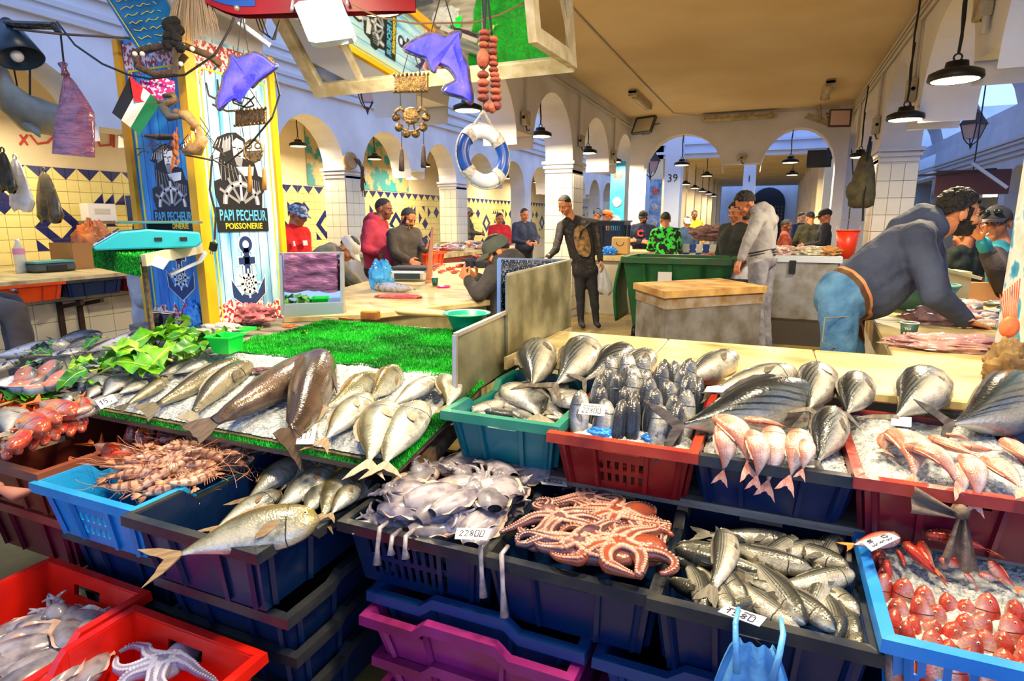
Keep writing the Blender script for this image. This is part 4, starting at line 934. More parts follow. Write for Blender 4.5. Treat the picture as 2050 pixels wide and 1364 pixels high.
ph = thing('phone', 'dark phone held by the man in brown sweater', 'phone', J['haL']+Vector((0,0,.03))); MB().box((0,0,0), (.075,.01,.15), Matrix.Rotation(-.5, 3, 'Y')).build('phone_body', blackm, ph); MB().box((.0,-.006,0), (.065,.002,.13), Matrix.Rotation(-.5, 3, 'Y')).build('phone_screen', mat('phone_glass', (60,64,80), .1), ph)
olv = cloth('olive_grey_jacket', (118,114,98), (96,92,80), 5); wcap = cloth('off_white_cap', (214,208,196))
J = pj(5.7, head=(698,497), neck=(680,505), chest=(650,520), pelvis=(612,580), shR=(668,522,-.15), shL=(675,512,.18), elR=(706,556,-.2), wrR=(722,573,-.15), haR=(735,583,-.1), elL=(690,560,.25), wrL=(715,580,.25), hipR=(612,600,-.1), hipL=(618,600,.1), knR=(612,660,-.1), knL=(620,660,.1), anR=(610,745,-.1), anL=(620,745,.1))
person('man in olive jacket and white cap bending over the counter', J, SK['a'], olv, cloth('dark_trousers', (36,36,40)), .014, .007, 'short', cap=(wcap, wcap), look=(rt*.6+Vector((0,0,-.8))-fw*.2), bulk=1.15, hs=.98, palm={'R': Vector((0,0,1))})
redp = cloth('red_polo', (220,20,24), (190,14,20), 5); ptc = cloth('patchwork_cap', (150,170,196), (70,84,110), 30, .2, 20, .45, .55)
J = pj(6.2, head=(596,430), neck=(588,455), chest=(584,490), pelvis=(588,560), shR=(566,470,-.1), shL=(608,468,.1), elR=(560,515,-.15), wrR=(570,555,-.2), elL=(614,515,.15), wrL=(612,555,.05), hipR=(578,575), hipL=(598,575), knR=(578,640), knL=(598,640), anR=(578,710), anL=(598,710))
o9, c9 = person('man in bright red polo jacket and patterned cap behind the clad pillar', J, SK['b'], redp, cloth('dark_trousers', (36,36,40)), .014, .007, 'short', cap=(ptc, ptc), look=(rt*.75-fw*.4+Vector((0,0,-.3))), bulk=1.12, hs=1.0)
for d_, w_ in ((.05,.05), (-.08,.02)): MB().box(J['chest']-c9['fwd']*-.16+c9['sx']*-d_-c9['base'], (w_,.01,.05), frame((0,0,0), c9['sx'], c9['fwd']).to_3x3()).build('logo_patch', mat('card', (0,0,0)), o9)
J = pj(3.9, head=(-150,380), neck=(-150,420), chest=(-145,470), pelvis=(-130,590), shR=(-165,440,-.15), shL=(-130,440,.2), elR=(-160,510,-.2), wrR=(-110,560,-.2), elL=(-120,510,.2), wrL=(-80,560,.2), hipR=(-110,605,-.1), hipL=(-100,600,.15), knR=(30,625,-.15), knL=(22,610,.1), anR=(62,770,-.15), anL=(40,760,.1))
person('person in grey-brown trousers sitting at the left edge, one leg in view', J, SK['b'], cloth('bg_top_seat', (60,60,66)), cloth('bg_bottom_seat', (92,82,78)), .015, .01, 'short', look=rt*1.0, legw=1.1)
sz = J['pelvis'].z-.12; t = thing('stool', 'plain wooden stool under the person at the left edge', 'stool', (J['pelvis'].x, J['pelvis'].y, 0))
MB().lathe([(.001,sz-.03),(.17,sz-.03),(.18,sz-.01),(.17,sz),(.001,sz)], 18).build('seat', woodm, t, True)
for a in range(4): MB().bar((.12*math.cos(a*PI/2+.7), .12*math.sin(a*PI/2+.7), sz-.03), (.17*math.cos(a*PI/2+.7), .17*math.sin(a*PI/2+.7), 0), .03).build('leg', woodm, t)
# the others, farther away
BG = [(938,425,15.5,90,'front','far man in grey cap and olive shirt by the fish counter','c',(96,92,80),(60,56,50),dict(cap=1)),
 (1000,438,12.5,20,'front','man in red sweater behind the seated man','b',(196,24,36),(40,40,46),{}),
 (1050,430,11.5,25,'front','man in navy jacket over grey shirt near the tiled pillar','b',(34,44,72),(28,28,34),{}),
 (1332,440,9.6,180,'front','man seen from behind in black and neon green jacket','b',(26,40,28),(84,84,70),dict(cloth=((24,26,24),(60,220,70)),lean=.25)),
 (1288,434,11.4,330,'cross','bearded man in navy sweater with a red letter','a',(24,38,78),(30,32,40),dict(beard=1,cap=2)),
 (1376,445,13.2,0,'down','man in white cap and blue jacket behind the chequered block','d',(60,90,130),(40,44,60),dict(cap=3)),
 (1390,430,16.5,0,'down','far man in yellow jacket','c',(226,180,30),(50,50,56),{}),
 (1196,428,13.2,60,'down','far man in grey cap beside the black sweater','a',(60,66,84),(40,40,46),dict(cap=4)),
 (1216,432,11.9,90,'down','man in orange cap and blue jacket behind the black sweater','b',(44,62,100),(36,36,44),dict(cap=5)),
 (1212,458,11.4,30,'front','dark haired man in red bending behind the black crates','b',(190,40,44),(40,40,46),dict(lean=.1)),
 (1230,430,15,100,'down','far man with dark hair near the painted pillar','c',(40,48,70),(40,40,46),{}),
 (1474,425,7.4,300,'down','young man with curly hair behind the grey hoodie','b',(36,40,36),(40,40,46),dict(hair='curly')),
 (1488,440,8.4,180,'front','man in dark green seen behind the grey hoodie','b',(30,56,44),(40,40,46),{}),
 (1622,436,12.2,180,'front','man in quilted olive jacket seen from behind','a',(70,68,46),(40,40,46),{}),
 (1604,436,14.5,20,'front','man in dark blue beside the olive jacket','d',(34,52,84),(40,40,46),{}),
 (1574,452,11.5,60,'front','person in rust brown jacket left of the olive jacket','c',(150,62,40),(50,44,44),{}),
 (1652,432,10.2,250,'front','man in black cap and black jacket by the tiled pier','b',(28,30,40),(30,30,36),dict(cap=6)),
 (1932,470,5.8,200,'front','person in dark green dress behind the fish on the right','b',(28,40,32),(28,48,36),dict(legw=1.6)),
 (1958,432,7.6,180,'down','far person in purple behind the cigarette man','b',(110,30,70),(40,40,46),{}),
 (300,470,4.0,90,'front','person in pale robe half hidden behind the clad pillar','b',(200,196,196),(196,192,190),dict(legw=1.35)),
 ]
CAPC = {1: (120,120,116), 2: (26,26,34), 3: (226,226,224), 4: (110,116,124), 5: (220,96,50), 6: (24,24,30)}
for k, (x, y, D, deg, arms, lab, sk, tc, bc, op) in enumerate(BG):
    J = stand(x, y, D, deg, arms, op.get('lean', 0)); tm = cloth('bg_top_%d' % k, tc) if 'cloth' not in op else cloth('bg_top_%d' % k, op['cloth'][0], op['cloth'][1], 16, .3, 16, .5, .54)
    cp = op.get('cap'); cp = (cloth('bg_cap_%d' % k, CAPC[cp]),)*2 if cp else None
    far = D > 9
    ob, cc = person(lab, J, SK[sk], tm, cloth('bg_bottom_%d' % k, bc), .018 if far else .015, .012 if far else .009, op.get('hair', 'short'), beard=bool(op.get('beard')), cap=cp, look=fromcam(deg)+Vector((0,0,-.25)), bulk=1.08, legw=op.get('legw', 1))
    if 'red letter' in lab: put(text_mesh('C', .17, depth=.004, bold=.008), 'letter', mat('letter_red', (220,60,50), .6), ob, frame(J['chest']+cc['fwd']*.15+Vector((0,0,0)), cc['sx']*-1 if cc['sx'].dot(rt) < 0 else cc['sx'], (0,0,1)))
# ---------------------------------------------------------------- crates
def plastic(name, c, c2): return mat('plastic_'+name, c, .3, c2=c2, scale=7, bump=.06, bscale=30, lo=.4, hi=.75)
PLA = {'black': plastic('black', (6,34,82), (16,42,76)), 'blue': plastic('blue', (22,140,214), (40,160,224)), 'teal': plastic('teal', (14,112,128), (24,120,120)),
       'red': plastic('red', (124,16,26), (146,28,30)), 'scarlet': plastic('scarlet', (226,32,14), (196,20,16)), 'maroon': plastic('maroon', (110,18,44), (126,30,50)),
       'brown': plastic('brown', (112,46,34), (130,60,44)), 'orange': plastic('orange', (226,64,14), (236,84,24)), 'purple': plastic('purple', (150,40,120), (120,24,76)),
       'navy': plastic('navy', (8,56,120), (16,64,120)), 'sky': plastic('sky', (30,130,226), (60,150,232))}
RIMS = {'black': plastic('black_rim', (20,32,50), (64,64,60)), 'teal': plastic('teal_rim', (30,120,104), (60,140,116)), 'red': plastic('red_rim', (156,44,30), (180,72,46)), 'brown': plastic('brown_rim', (140,80,58), (120,60,44)),
        'maroon': plastic('maroon_rim', (160,62,48), (130,40,44))}
def crate(label, col, x0, x1, y0, y1, zr, h, dip=0.0, dipx=0.0, slots='grid', group=None, rot=0.0, name='fish_crate', taper=.025, ends=.26, back_low=0, nh=2):
    """open crate; rim at height zr; dip = how much the long (Y) sides drop in the middle, dipx the same for the X sides"""
    cx, cy = (x0+x1)/2, (y0+y1)/2; w, l = (x1-x0)/2, (y1-y0)/2
    r = thing(name, label, 'crate', (cx, cy, zr-h), group, rot); m = PLA[col]; mr = RIMS.get(col, m)
    def prof(u, d):
        e = ends; s = .06
        if u < e or u > 1-e: return 0
        k = min(1, (u-e)/s, (1-e-u)/s); return -d*k
    C = [(-w,-l),(w,-l),(w,l),(-w,l)]
    def wall(s, u, v):
        a, b = C[s], C[(s+1) % 4]; d = dipx if s in (0, 2) else dip
        top = h+prof(u, d); k = 1-taper/min(w, l)*(1-v)
        return Vector(((a[0]+(b[0]-a[0])*u)*k, (a[1]+(b[1]-a[1])*u)*k, v*top))
    W = MB(); NU, NV = 31, 12
    for s in range(4):
        for j in range(NV):
            for i in range(NU):
                hole = False
                if slots == 'grid' and s in (0, 2): hole = 10 <= i <= 20 and (i % 2 == 0) and j in (2,3,5,6,)
                if slots == 'comb' and s in (0, 2): hole = 3 <= i <= 22 and (i % 2 == 0) and j in (2,3,4,6,7,8)
                if slots == 'row' and s in (0, 2): hole = 7 <= i <= 27 and i % 2 == 0 and j in (8, 9)
                if slots == 'basket': hole = (2 <= i <= 28 and i % 3 != 0 and j in (7,8,9)) or (4 <= i <= 26 and i % 6 not in (0,1) and j in (2,3,4))
                if s in (0, 2) and slots in ('grid', 'comb', 'plain') and j == 9 and 11 <= i <= 19: hole = True
                if s in (1, 3) and slots == 'side' and j in (8,9) and 12 <= i <= 19: hole = True
                if s == 2 and slots == 'side' and j in (8,9) and 12 <= i <= 20: hole = True
                if hole: continue
                P = [wall(s, i/NU, j/NV), wall(s, (i+1)/NU, j/NV), wall(s, (i+1)/NU, (j+1)/NV), wall(s, i/NU, (j+1)/NV)]
                W.add(P, [(0,1,2,3)])
    k = 1-taper/min(w, l)
    W.add([(a*k, b*k, 0) for a, b in C], [(0,3,2,1)])
    body = W.build('body', m, r)
    sol = body.modifiers.new('wall', 'SOLIDIFY'); sol.thickness = .005; sol.offset = -1
    Q = MB(); fl_, lip = .02, .024
    ring = []
    for s in range(4):
        for i in range(NU):
            ring.append((wall(s, i/NU, 1), s, i))
    n = len(ring); V = []
    for p, s, i in ring:
        ox = fl_*max(-1, min(1, p.x/w)) if (s in (1, 3) or i == 0) else fl_*p.x/w*.0+ (fl_*(1 if p.x > 0 else -1) if abs(p.x) > w*.985 else 0)
        oy = 0
        if s == 0: oy = -fl_
        elif s == 2: oy = fl_
        if s == 1: ox = fl_; oy = fl_*(-1 if i == 0 else 0)
        if s == 3: ox = -fl_; oy = fl_*(1 if i == 0 else 0)
        if s == 0 and i == 0: ox, oy = -fl_, -fl_
        if s == 2 and i == 0: ox, oy = fl_, fl_
        V += [p+Vector((0,0,-.002)), p+Vector((0,0,.004)), p+Vector((ox,oy,.003)), p+Vector((ox*1.05,oy*1.05,-lip))]
    Q.add(V, [(4*i+a, 4*((i+1) % n)+a, 4*((i+1) % n)+a+1, 4*i+a+1) for i in range(n) for a in range(3)])
    rim = Q.build('rim', mr, r); sol = rim.modifiers.new('wall', 'SOLIDIFY'); sol.thickness = .003
    for s in (0, 1, 2, 3):
        for u in (.06, .3, .7, .94):
            if s in (0, 2) and slots == 'comb' and u < .7: continue
            a, b = wall(s, u, .04), wall(s, u, .86); nn = Vector(((0,-1),(1,0),(0,1),(-1,0))[s]).to_3d()
            MB().bar(a+nn*.006, b+nn*.006, .012 if s in (0,2) else .014, .012).build('rib', m, r)
    return r
NTH = lambda k: ('first','second','third','fourth','fifth','sixth','seventh','eighth','ninth','tenth','eleventh','twelfth','thirteenth','fourteenth','fifteenth','sixteenth','seventeenth','eighteenth','nineteenth','twentieth')[k % 20]
K1 = 'black crates of the front row'
crate('black crate heaped with squid and cuttlefish in the front row', 'black', -1.04, -.62, 1.25, 1.80, .62, .19, .02, slots='comb', group=K1)
crate('black crate filled with octopus in the middle of the front row', 'black', -.605, -.19, 1.25, 1.80, .62, .19, .03, slots='plain', group=K1)
crate('black crate of striped grey mullet with a blue bag on its rim', 'black', -.175, .24, 1.24, 1.80, .62, .20, .03, slots='plain', group=K1)
crate('light blue basket crate packed with red mullet at the right edge', 'sky', .275, .72, 1.24, 1.77, .655, .19, .0, slots='basket')
crate('teal green crate of sea bream beside the metal partition', 'teal', -.92, -.56, 1.63, 2.18, .845, .165, .035, slots='plain')
crate('dark red crate of upright sea bass with blue plastic lining', 'red', -.545, -.16, 1.60, 2.17, .835, .165, .03, slots='grid')
crate('dark blue crate under the pink snappers and striped tuna', 'black', -.145, .235, 1.62, 2.17, .825, .15, .0, slots='side')
crate('maroon crate of pink snapper on ice at right', 'maroon', .25, .66, 1.60, 2.17, .835, .17, .0, slots='plain')
crate('dark crate at the far right edge beside the maroon crate', 'black', .685, 1.08, 1.62, 2.17, .83, .16, .0, slots='plain')
crate('black crate of yellow-backed amberjack hanging over the lower crates', 'black', -1.575, -1.12, 1.0, 1.6, .645, .2, .04, slots='plain')
crate('bright blue crate heaped with striped prawns', 'blue', -2.05, -1.61, 1.03, 1.6, .645, .18, .045, slots='grid')
crate('brown crate of red mullet left of the blue prawn crate', 'brown', -2.56, -2.08, 1.05, 1.66, .665, .17, .04, slots='side')
crate('orange crate at the left edge with silver fish and red mullet', 'orange', -2.95, -2.45, 1.22, 1.40, .735, .10, .0, slots='plain')
crate('scarlet crate of squid at the lower left edge', 'scarlet', -2.1, -1.66, .42, 1.04, .35, .2, .05, slots='side', ends=.3)
crate('scarlet crate with one octopus, lower left', 'scarlet', -1.60, -1.14, .36, .98, .35, .2, .05, slots='side', ends=.3)
# stacks below
KS = 'empty crates stacked under the display'
for k, (z, lab) in enumerate(((.43,'black empty crate directly under the amberjack crate'), (.30,'black empty crate second below the amberjack crate'), (.17,'black empty crate lowest below the amberjack crate'))):
    crate(lab, 'black', -1.56, -1.10, 1.06+.02*k, 1.66, z, .165, -.02, slots='side', group=KS)
for k, (z, lab) in enumerate(((.45,'black empty crate under the blue prawn crate'), (.28,'black empty crate at the bottom under the prawn crate'))):
    crate(lab, 'black', -2.05, -1.6, 1.1, 1.66, z, .2 if k == 0 else .28, .03, slots='side', group=KS)
crate('dark maroon empty crate under the brown crate', 'maroon', -2.55, -2.07, 1.1, 1.66, .48, .2, 0, slots='side', group=KS)
crate('dark blue empty crate nested in the purple crate', 'navy', -.95, -.36, 1.25, 1.66, .425, .15, dipx=-.03, slots='none', group=KS)
crate('purple empty crate with a row of slots under the squid crate', 'purple', -.94, -.37, 1.20, 1.62, .385, .13, dipx=-.03, slots='row', group=KS)
crate('purple empty crate second from the top of its stack', 'purple', -.92, -.38, 1.22, 1.62, .25, .12, dipx=-.03, slots='none', group=KS)
crate('purple empty crate at the bottom of its stack', 'purple', -.93, -.37, 1.23, 1.62, .125, .125, dipx=-.03, slots='none', group=KS)
crate('dark blue empty crate under the mullet crate', 'navy', -.30, .30, 1.26, 1.68, .415, .16, dipx=-.03, slots='none', group=KS)
crate('violet empty crate low under the mullet crate', 'purple', -.31, .31, 1.22, 1.66, .25, .12, dipx=-.03, slots='none', group=KS)
crate('dark blue empty crate at the bottom under the mullet crate', 'navy', -.30, .30, 1.24, 1.66, .13, .13, dipx=-.03, slots='none', group=KS)
crate('white slatted crate under the light blue basket', 'sky', .335, .84, 1.26, 1.74, .46, .3, 0, slots='side', group=KS)
# stand that carries the upper crates
r = thing('crate_shelf', 'grey plank shelf carrying the upper row of crates', 'shelf', (-.1,1.9,0))
for y in (1.66, 1.84, 2.02): MB().bb(-.95, 1.1, y, y+.16, .645, .668).build('plank', woodg, r, o=r.location)
for x in (-.93, -.2, .5, 1.04): MB().bb(x, x+.05, 2.1, 2.15, 0, .645).build('leg', woodm, r, o=r.location)
for x in (-.93, -.2, .5, 1.04): MB().bar((x+.02,1.68,.635), (x+.02,2.12,.3), .03).build('brace', woodm, r, o=r.location)

# ---------------------------------------------------------------- fish
def fish_mat(name, back, side, belly, stripe=None, sdir='lat', sn=8, rough=.25, metal=.25, mott=.15, head=None, spots=None):
    m = bpy.data.materials.new('skin_'+name); m.use_nodes = True; nt = m.node_tree; N, L = nt.nodes, nt.links; b = N['Principled BSDF']
    uv = N.new('ShaderNodeUVMap'); uv.uv_map = 'uv'; sp = N.new('ShaderNodeSeparateXYZ'); L.new(uv.outputs[0], sp.inputs[0])
    tc = N.new('ShaderNodeTexCoord'); n = N.new('ShaderNodeTexNoise'); n.inputs['Scale'].default_value = 9; n.inputs['Detail'].default_value = 4; L.new(tc.outputs['Object'], n.inputs['Vector'])
    a = N.new('ShaderNodeMath'); a.operation = 'MULTIPLY_ADD'; a.inputs[1].default_value = mott; L.new(n.outputs[0], a.inputs[0]); L.new(sp.outputs[1], a.inputs[2])
    r = N.new('ShaderNodeValToRGB'); e = r.color_ramp.elements; e[0].position = .28+mott/2; e[0].color = lin(belly); e[1].position = .88+mott/2; e[1].color = lin(back)
    q = e.new(.58+mott/2); q.color = lin(side); L.new(a.outputs[0], r.inputs[0]); col = r.outputs[0]
    def mixto(fac, c, col):
        x = N.new('ShaderNodeMixRGB'); x.inputs[2].default_value = lin(c); L.new(fac, x.inputs[0]); L.new(col, x.inputs[1]); return x.outputs[0]
    if stripe:
        w = N.new('ShaderNodeMath'); w.operation = 'MULTIPLY'; w.inputs[1].default_value = sn*6.283
        if sdir == 'lat': L.new(sp.outputs[1], w.inputs[0])
        elif sdir == 'obl':
            o = N.new('ShaderNodeMath'); o.operation = 'MULTIPLY_ADD'; o.inputs[1].default_value = .75; L.new(sp.outputs[0], o.inputs[0]); L.new(a.outputs[0], o.inputs[2]); L.new(o.outputs[0], w.inputs[0])
        else: L.new(sp.outputs[0], w.inputs[0])
        s = N.new('ShaderNodeMath'); s.operation = 'SINE'; L.new(w.outputs[0], s.inputs[0])
        mr = N.new('ShaderNodeMapRange'); mr.inputs[1].default_value = .25; mr.inputs[2].default_value = .7; L.new(s.outputs[0], mr.inputs[0])
        g = N.new('ShaderNodeMapRange'); g.inputs[1].default_value = .45 if sdir != 'seg' else 0; g.inputs[2].default_value = .65 if sdir != 'seg' else .1; L.new(sp.outputs[1], g.inputs[0])
        mu = N.new('ShaderNodeMath'); mu.operation = 'MULTIPLY'; L.new(mr.outputs[0], mu.inputs[0]); L.new(g.outputs[0], mu.inputs[1])
        hd = N.new('ShaderNodeMapRange'); hd.inputs[1].default_value = .80; hd.inputs[2].default_value = .74; L.new(sp.outputs[0], hd.inputs[0])
        m2 = N.new('ShaderNodeMath'); m2.operation = 'MULTIPLY'; L.new(mu.outputs[0], m2.inputs[0]); L.new(hd.outputs[0], m2.inputs[1])
        col = mixto(m2.outputs[0], stripe, col)
    # gill cover line
    gl = N.new('ShaderNodeMath'); gl.operation = 'MULTIPLY_ADD'; gl.inputs[1].default_value = .10; L.new(n.outputs[0], gl.inputs[0]); L.new(sp.outputs[0], gl.inputs[2])
    cm = N.new('ShaderNodeMath'); cm.operation = 'COMPARE'; cm.inputs[1].default_value = .825; cm.inputs[2].default_value = .007; L.new(gl.outputs[0], cm.inputs[0])
    dk = tuple(int(x*.45) for x in side); col = mixto(cm.outputs[0], dk, col)
    if head:
        h = N.new('ShaderNodeMapRange'); h.inputs[1].default_value = .80; h.inputs[2].default_value = .95; h.inputs[4].default_value = .8; L.new(sp.outputs[0], h.inputs[0]); col = mixto(h.outputs[0], head, col)
    n2 = N.new('ShaderNodeTexNoise'); n2.inputs['Scale'].default_value = 28; L.new(tc.outputs['Object'], n2.inputs['Vector'])
    ns = N.new('ShaderNodeTexNoise'); ns.inputs['Scale'].default_value = 14; ns.inputs['Detail'].default_value = 6; ns.inputs['Roughness'].default_value = .75; L.new(tc.outputs['Object'], ns.inputs['Vector'])
    nr = N.new('ShaderNodeMapRange'); nr.inputs[1].default_value = .46; nr.inputs[2].default_value = .70; nr.inputs[4].default_value = .75; L.new(ns.outputs[0], nr.inputs[0]); col = mixto(nr.outputs[0], tuple(int(x*.42) for x in side), col)
    if spots:
        k = N.new('ShaderNodeMapRange'); k.inputs[1].default_value = .60; k.inputs[2].default_value = .66; L.new(n2.outputs[0], k.inputs[0]); col = mixto(k.outputs[0], spots, col)
    L.new(col, b.inputs['Base Color']); b.inputs['Roughness'].default_value = rough; b.inputs['Metallic'].default_value = metal
    b.inputs['Coat Weight'].default_value = .35; b.inputs['Coat Roughness'].default_value = .12
    v = N.new('ShaderNodeTexVoronoi'); v.inputs['Scale'].default_value = 160; L.new(tc.outputs['Object'], v.inputs['Vector'])
    bp = N.new('ShaderNodeBump'); bp.inputs['Strength'].default_value = .25; bp.inputs['Distance'].default_value = .003; L.new(v.outputs[0], bp.inputs['Height']); L.new(bp.outputs[0], b.inputs['Normal'])
    return m
eyem = mat('fish_eye', (206,200,170), .15); pupm = mat('fish_pupil', (8,8,10), .08)
def fin_mat(n, c, c2): return mat('fin_'+n, c, .4, c2=c2, scale=60, stretch=(.3,2,1))
SP = {}
def species(name, L, hr, wr, body, fin, fork=.5, tail=.2, peak=.62, variants=3, dorsal=.5, finlen=1.0, bendy=.12, eye=.035, ped=.1):
    """prototypes of one kind: nose at +x, belly -y, lying on its side (z up). One base mesh set for each bend"""
    out = []
    for v in range(variants):
        by = (0, bendy*1.6, -bendy*1.6, bendy)[v % 4]; bz = (0, -.15, .1, -.62)[v % 4]
        def spine(u):      # u 0 tail root .. 1 nose ; returns centre
            t = 1-u; return Vector((L*(tail+(1-tail)*u)-L/2, L*by*(t*t-t), L*bz*(t*t-t)))
        def tailc(s): p = spine(0); d = (spine(0)-spine(.08)).normalized(); return p+d*s
        def hh(u):
            q = u/peak if u < peak else 1; a = ped+(1-ped)*(math.sin(q*PI/2)**1.35)
            if u >= peak: a = math.sqrt(max(0, 1-((u-peak)/(1-peak))**2.1))
            return a
        NU, NV = 20, 12; b = MB(); uv = []
        for i in range(NU+1):
            u = i/NU; u2 = u if i < NU else .9995; c = spine(u2); h = L*hr/2*hh(u2); w = L*wr/2*(hh(u2)**.8 if u2 > .05 else hh(u2)*.6)
            d = (spine(min(1, u2+.02))-spine(max(0, u2-.02))).normalized(); yv = Vector((-d.y, d.x, 0)).normalized(); zv = d.cross(yv)
            for j in range(NV):
                a = 2*PI*j/NV; sy = math.cos(a); sz = math.sin(a)
                b.v.append(tuple(c+yv*(h*sy)*(1.0 if sy > 0 else 1.05)+zv*(w*math.copysign(abs(sz)**.85, sz)))); uv.append((u, sy*.5+.5))
        for i in range(NU):
            for j in range(NV): b.f.append((i*NV+j, i*NV+(j+1) % NV, (i+1)*NV+(j+1) % NV, (i+1)*NV+j))
        b.f += [tuple(range(NV-1, -1, -1)), tuple(NU*NV+j for j in range(NV))]; b.m = [0]*len(b.f)
        me = b.mesh(name, body, True); ul = me.uv_layers.new(name='uv')
        li = np.zeros(len(me.loops), dtype=np.int32); me.loops.foreach_get('vertex_index', li)
        ul.data.foreach_set('uv', np.array(uv, dtype=np.float32)[li].ravel())
        parts = []
        # tail fin with two lobes and rays
        tl = L*tail*1.05; th = L*hr*.42*finlen; N = 8; V = []; Fc = []
        for i in range(N+1):
            s = -1+2*i/N; reach = tl*(1-fork*(1-abs(s)))*(1+.04*((i*7) % 3-1))
            r0 = tailc(-.01*L); r1 = tailc(reach); d = (r1-r0).normalized(); yv = Vector((d.y, -d.x, 0)); droop = Vector((0,0,0))
            p0 = r0+yv*(-s*L*hr/2*ped*.9); p1 = r1+yv*(-s*th)+droop
            for zz in (.0015, -.0015): V += [p0+Vector((0,0,zz*2)), (p0+p1)/2+yv*(-s*th*.12)+Vector((0,0,zz)), p1+Vector((0,0,zz*.5))]
        for i in range(N):
            a, c = i*6, (i+1)*6
            for k in (0, 1): Fc += [(a+k, c+k, c+k+1, a+k+1), (a+3+k, a+4+k, c+4+k, c+3+k)]
        parts.append(('tail_fin', MB().add(V, Fc).mesh('tail_fin', fin, True)))
        # dorsal and anal fin
        V = []; Fc = []; N = 8
        for i in range(N+1):
            u = .3+(.42)*i/N; c = spine(u); h = L*hr/2*hh(u); e = L*hr*.16*dorsal*(math.sin(PI*(i+.6)/(N+1.2))**.6)*(1 if i % 2 else .8)
            V += [c+Vector((0,h*.92,.001)), c+Vector((-.01*L,h+e,.0008)), c+Vector((0,h*.92,-.001))]
        for i in range(N): a, c = 3*i, 3*i+3; Fc += [(a, c, c+1, a+1), (a+1, c+1, c+2, a+2)]
        parts.append(('dorsal_fin', MB().add(V, Fc).mesh('dorsal_fin', fin)))
        c = spine(.71); h = L*hr/2*hh(.71); w = L*wr/2*hh(.71); V = []
        for zz in (.985, .93):
            for fx, fy in ((0,.06),(-.04,.10),(-.09,.08),(-.135,-.02),(-.14,-.1),(-.09,-.12),(-.04,-.07),(0,-.03)): yy = fy*L*.35-.18*h+fx*L*.25; V.append(c+Vector((fx*L, yy, w*(zz-.25*(yy/h)**2)+.05*abs(fx)*L)))
        Fc = [tuple(range(8)), tuple(range(15, 7, -1))]+[(i, (i+1) % 8, 8+(i+1) % 8, 8+i) for i in range(8)]
        parts.append(('pectoral_fin', MB().add(V, Fc).mesh('pectoral_fin', fin)))
        e = MB()
        for sd in (1, -1):
            c = spine(.905); h = L*hr/2*hh(.905); w = L*wr/2*hh(.905)**.8; p = c+Vector((0,h*.3,sd*w*.86))
            e.sph(p, (L*eye*.5, L*eye*.5, L*eye*.28), 8, 5, None, 0); e.sph(p+Vector((0,0,sd*L*eye*.12)), (L*eye*.28, L*eye*.28, L*eye*.2), 8, 5, None, 1)
        parts.append(('eye', e.mesh('eye', [eyem, pupm], True)))
        out.append((me, parts))
    SP[name] = (L, hr, wr, out)
def fish(sp, head, tail, label, group, roll=0.0, var=None, cat='fish', lite=False, fat=1.0):
    L, hr, wr, out = SP[sp]; var = R.randrange(len(out)) if var is None else var % len(out); me, parts = out[var]
    head, tail = Vector(head), Vector(tail); x = (head-tail); s = x.length/L; x.normalize()
    z = Vector((0,0,1)) if abs(x.z) < .9 else Vector((0,-1,.2)); y = z.cross(x).normalized(); z = x.cross(y)
    q = Quaternion(x, roll); y = q @ y; z = q @ z
    M = Matrix(((x.x, y.x, z.x), (x.y, y.y, z.y), (x.z, y.z, z.z))).to_4x4() @ Matrix.Diagonal((s, s*fat, s*fat, 1)); M.translation = (head+tail)/2
    o = bpy.data.objects.new(sp, me); COL.objects.link(o); o.matrix_world = M; tag(o, label, cat, group)
    for nm, pm in (parts if not lite else parts[:1]+parts[3:]):
        c = bpy.data.objects.new(nm, pm); COL.objects.link(c); c.parent = o
    return o
species('sea_bream', .3, .40, .17, fish_mat('bream', (70,74,76), (146,148,146), (206,204,196), mott=.3), fin_mat('bream', (120,112,100), (160,150,136)), fork=.45)
species('amberjack', .42, .31, .17, fish_mat('amberjack', (104,92,44), (150,152,136), (206,206,196), head=(150,134,76), mott=.35), fin_mat('amberjack', (120,96,70), (150,126,96)), fork=.6, tail=.2)
species('grouper', .6, .23, .19, fish_mat('grouper', (56,42,34), (84,66,54), (110,90,76), mott=.4, rough=.22, metal=.1), fin_mat('grouper', (50,38,32), (90,70,60)), fork=.08, tail=.13, ped=.32, dorsal=1.1, eye=.022)
species('dark_seabass', .5, .2, .15, fish_mat('meagre', (60,56,44), (104,98,80), (150,142,120), mott=.3), fin_mat('meagre', (60,54,44), (96,88,70)), fork=.15, tail=.14, ped=.25)
species('spotted_tuna', .6, .25, .2, fish_mat('mackerel', (30,36,46), (130,136,148), (190,190,194), mott=.25, spots=(80,84,94)), fin_mat('mackerel', (30,32,40), (70,72,80)), fork=.8, tail=.12)
species('sea_bass', .34, .25, .17, fish_mat('seabass', (40,46,60), (116,126,146), (206,206,200), mott=.3, head=(80,76,76)), fin_mat('seabass', (80,80,84), (120,116,112)), fork=.35)
species('striped_tuna', .42, .31, .25, fish_mat('bonito', (16,24,34), (104,110,112), (206,198,180), stripe=(24,32,40), sdir='obl', sn=9, mott=.1, metal=.35), fin_mat('bonito', (60,58,56), (104,94,84)), fork=.72, tail=.17, ped=.06, dorsal=.4, finlen=1.1)
species('pink_snapper', .34, .36, .18, fish_mat('snapper', (204,128,104), (220,180,164), (230,208,196), stripe=(200,144,128), sdir='lat', sn=9, mott=.2), fin_mat('snapper', (226,130,100), (240,190,170)), fork=.45, tail=.24, finlen=1.1, variants=4)
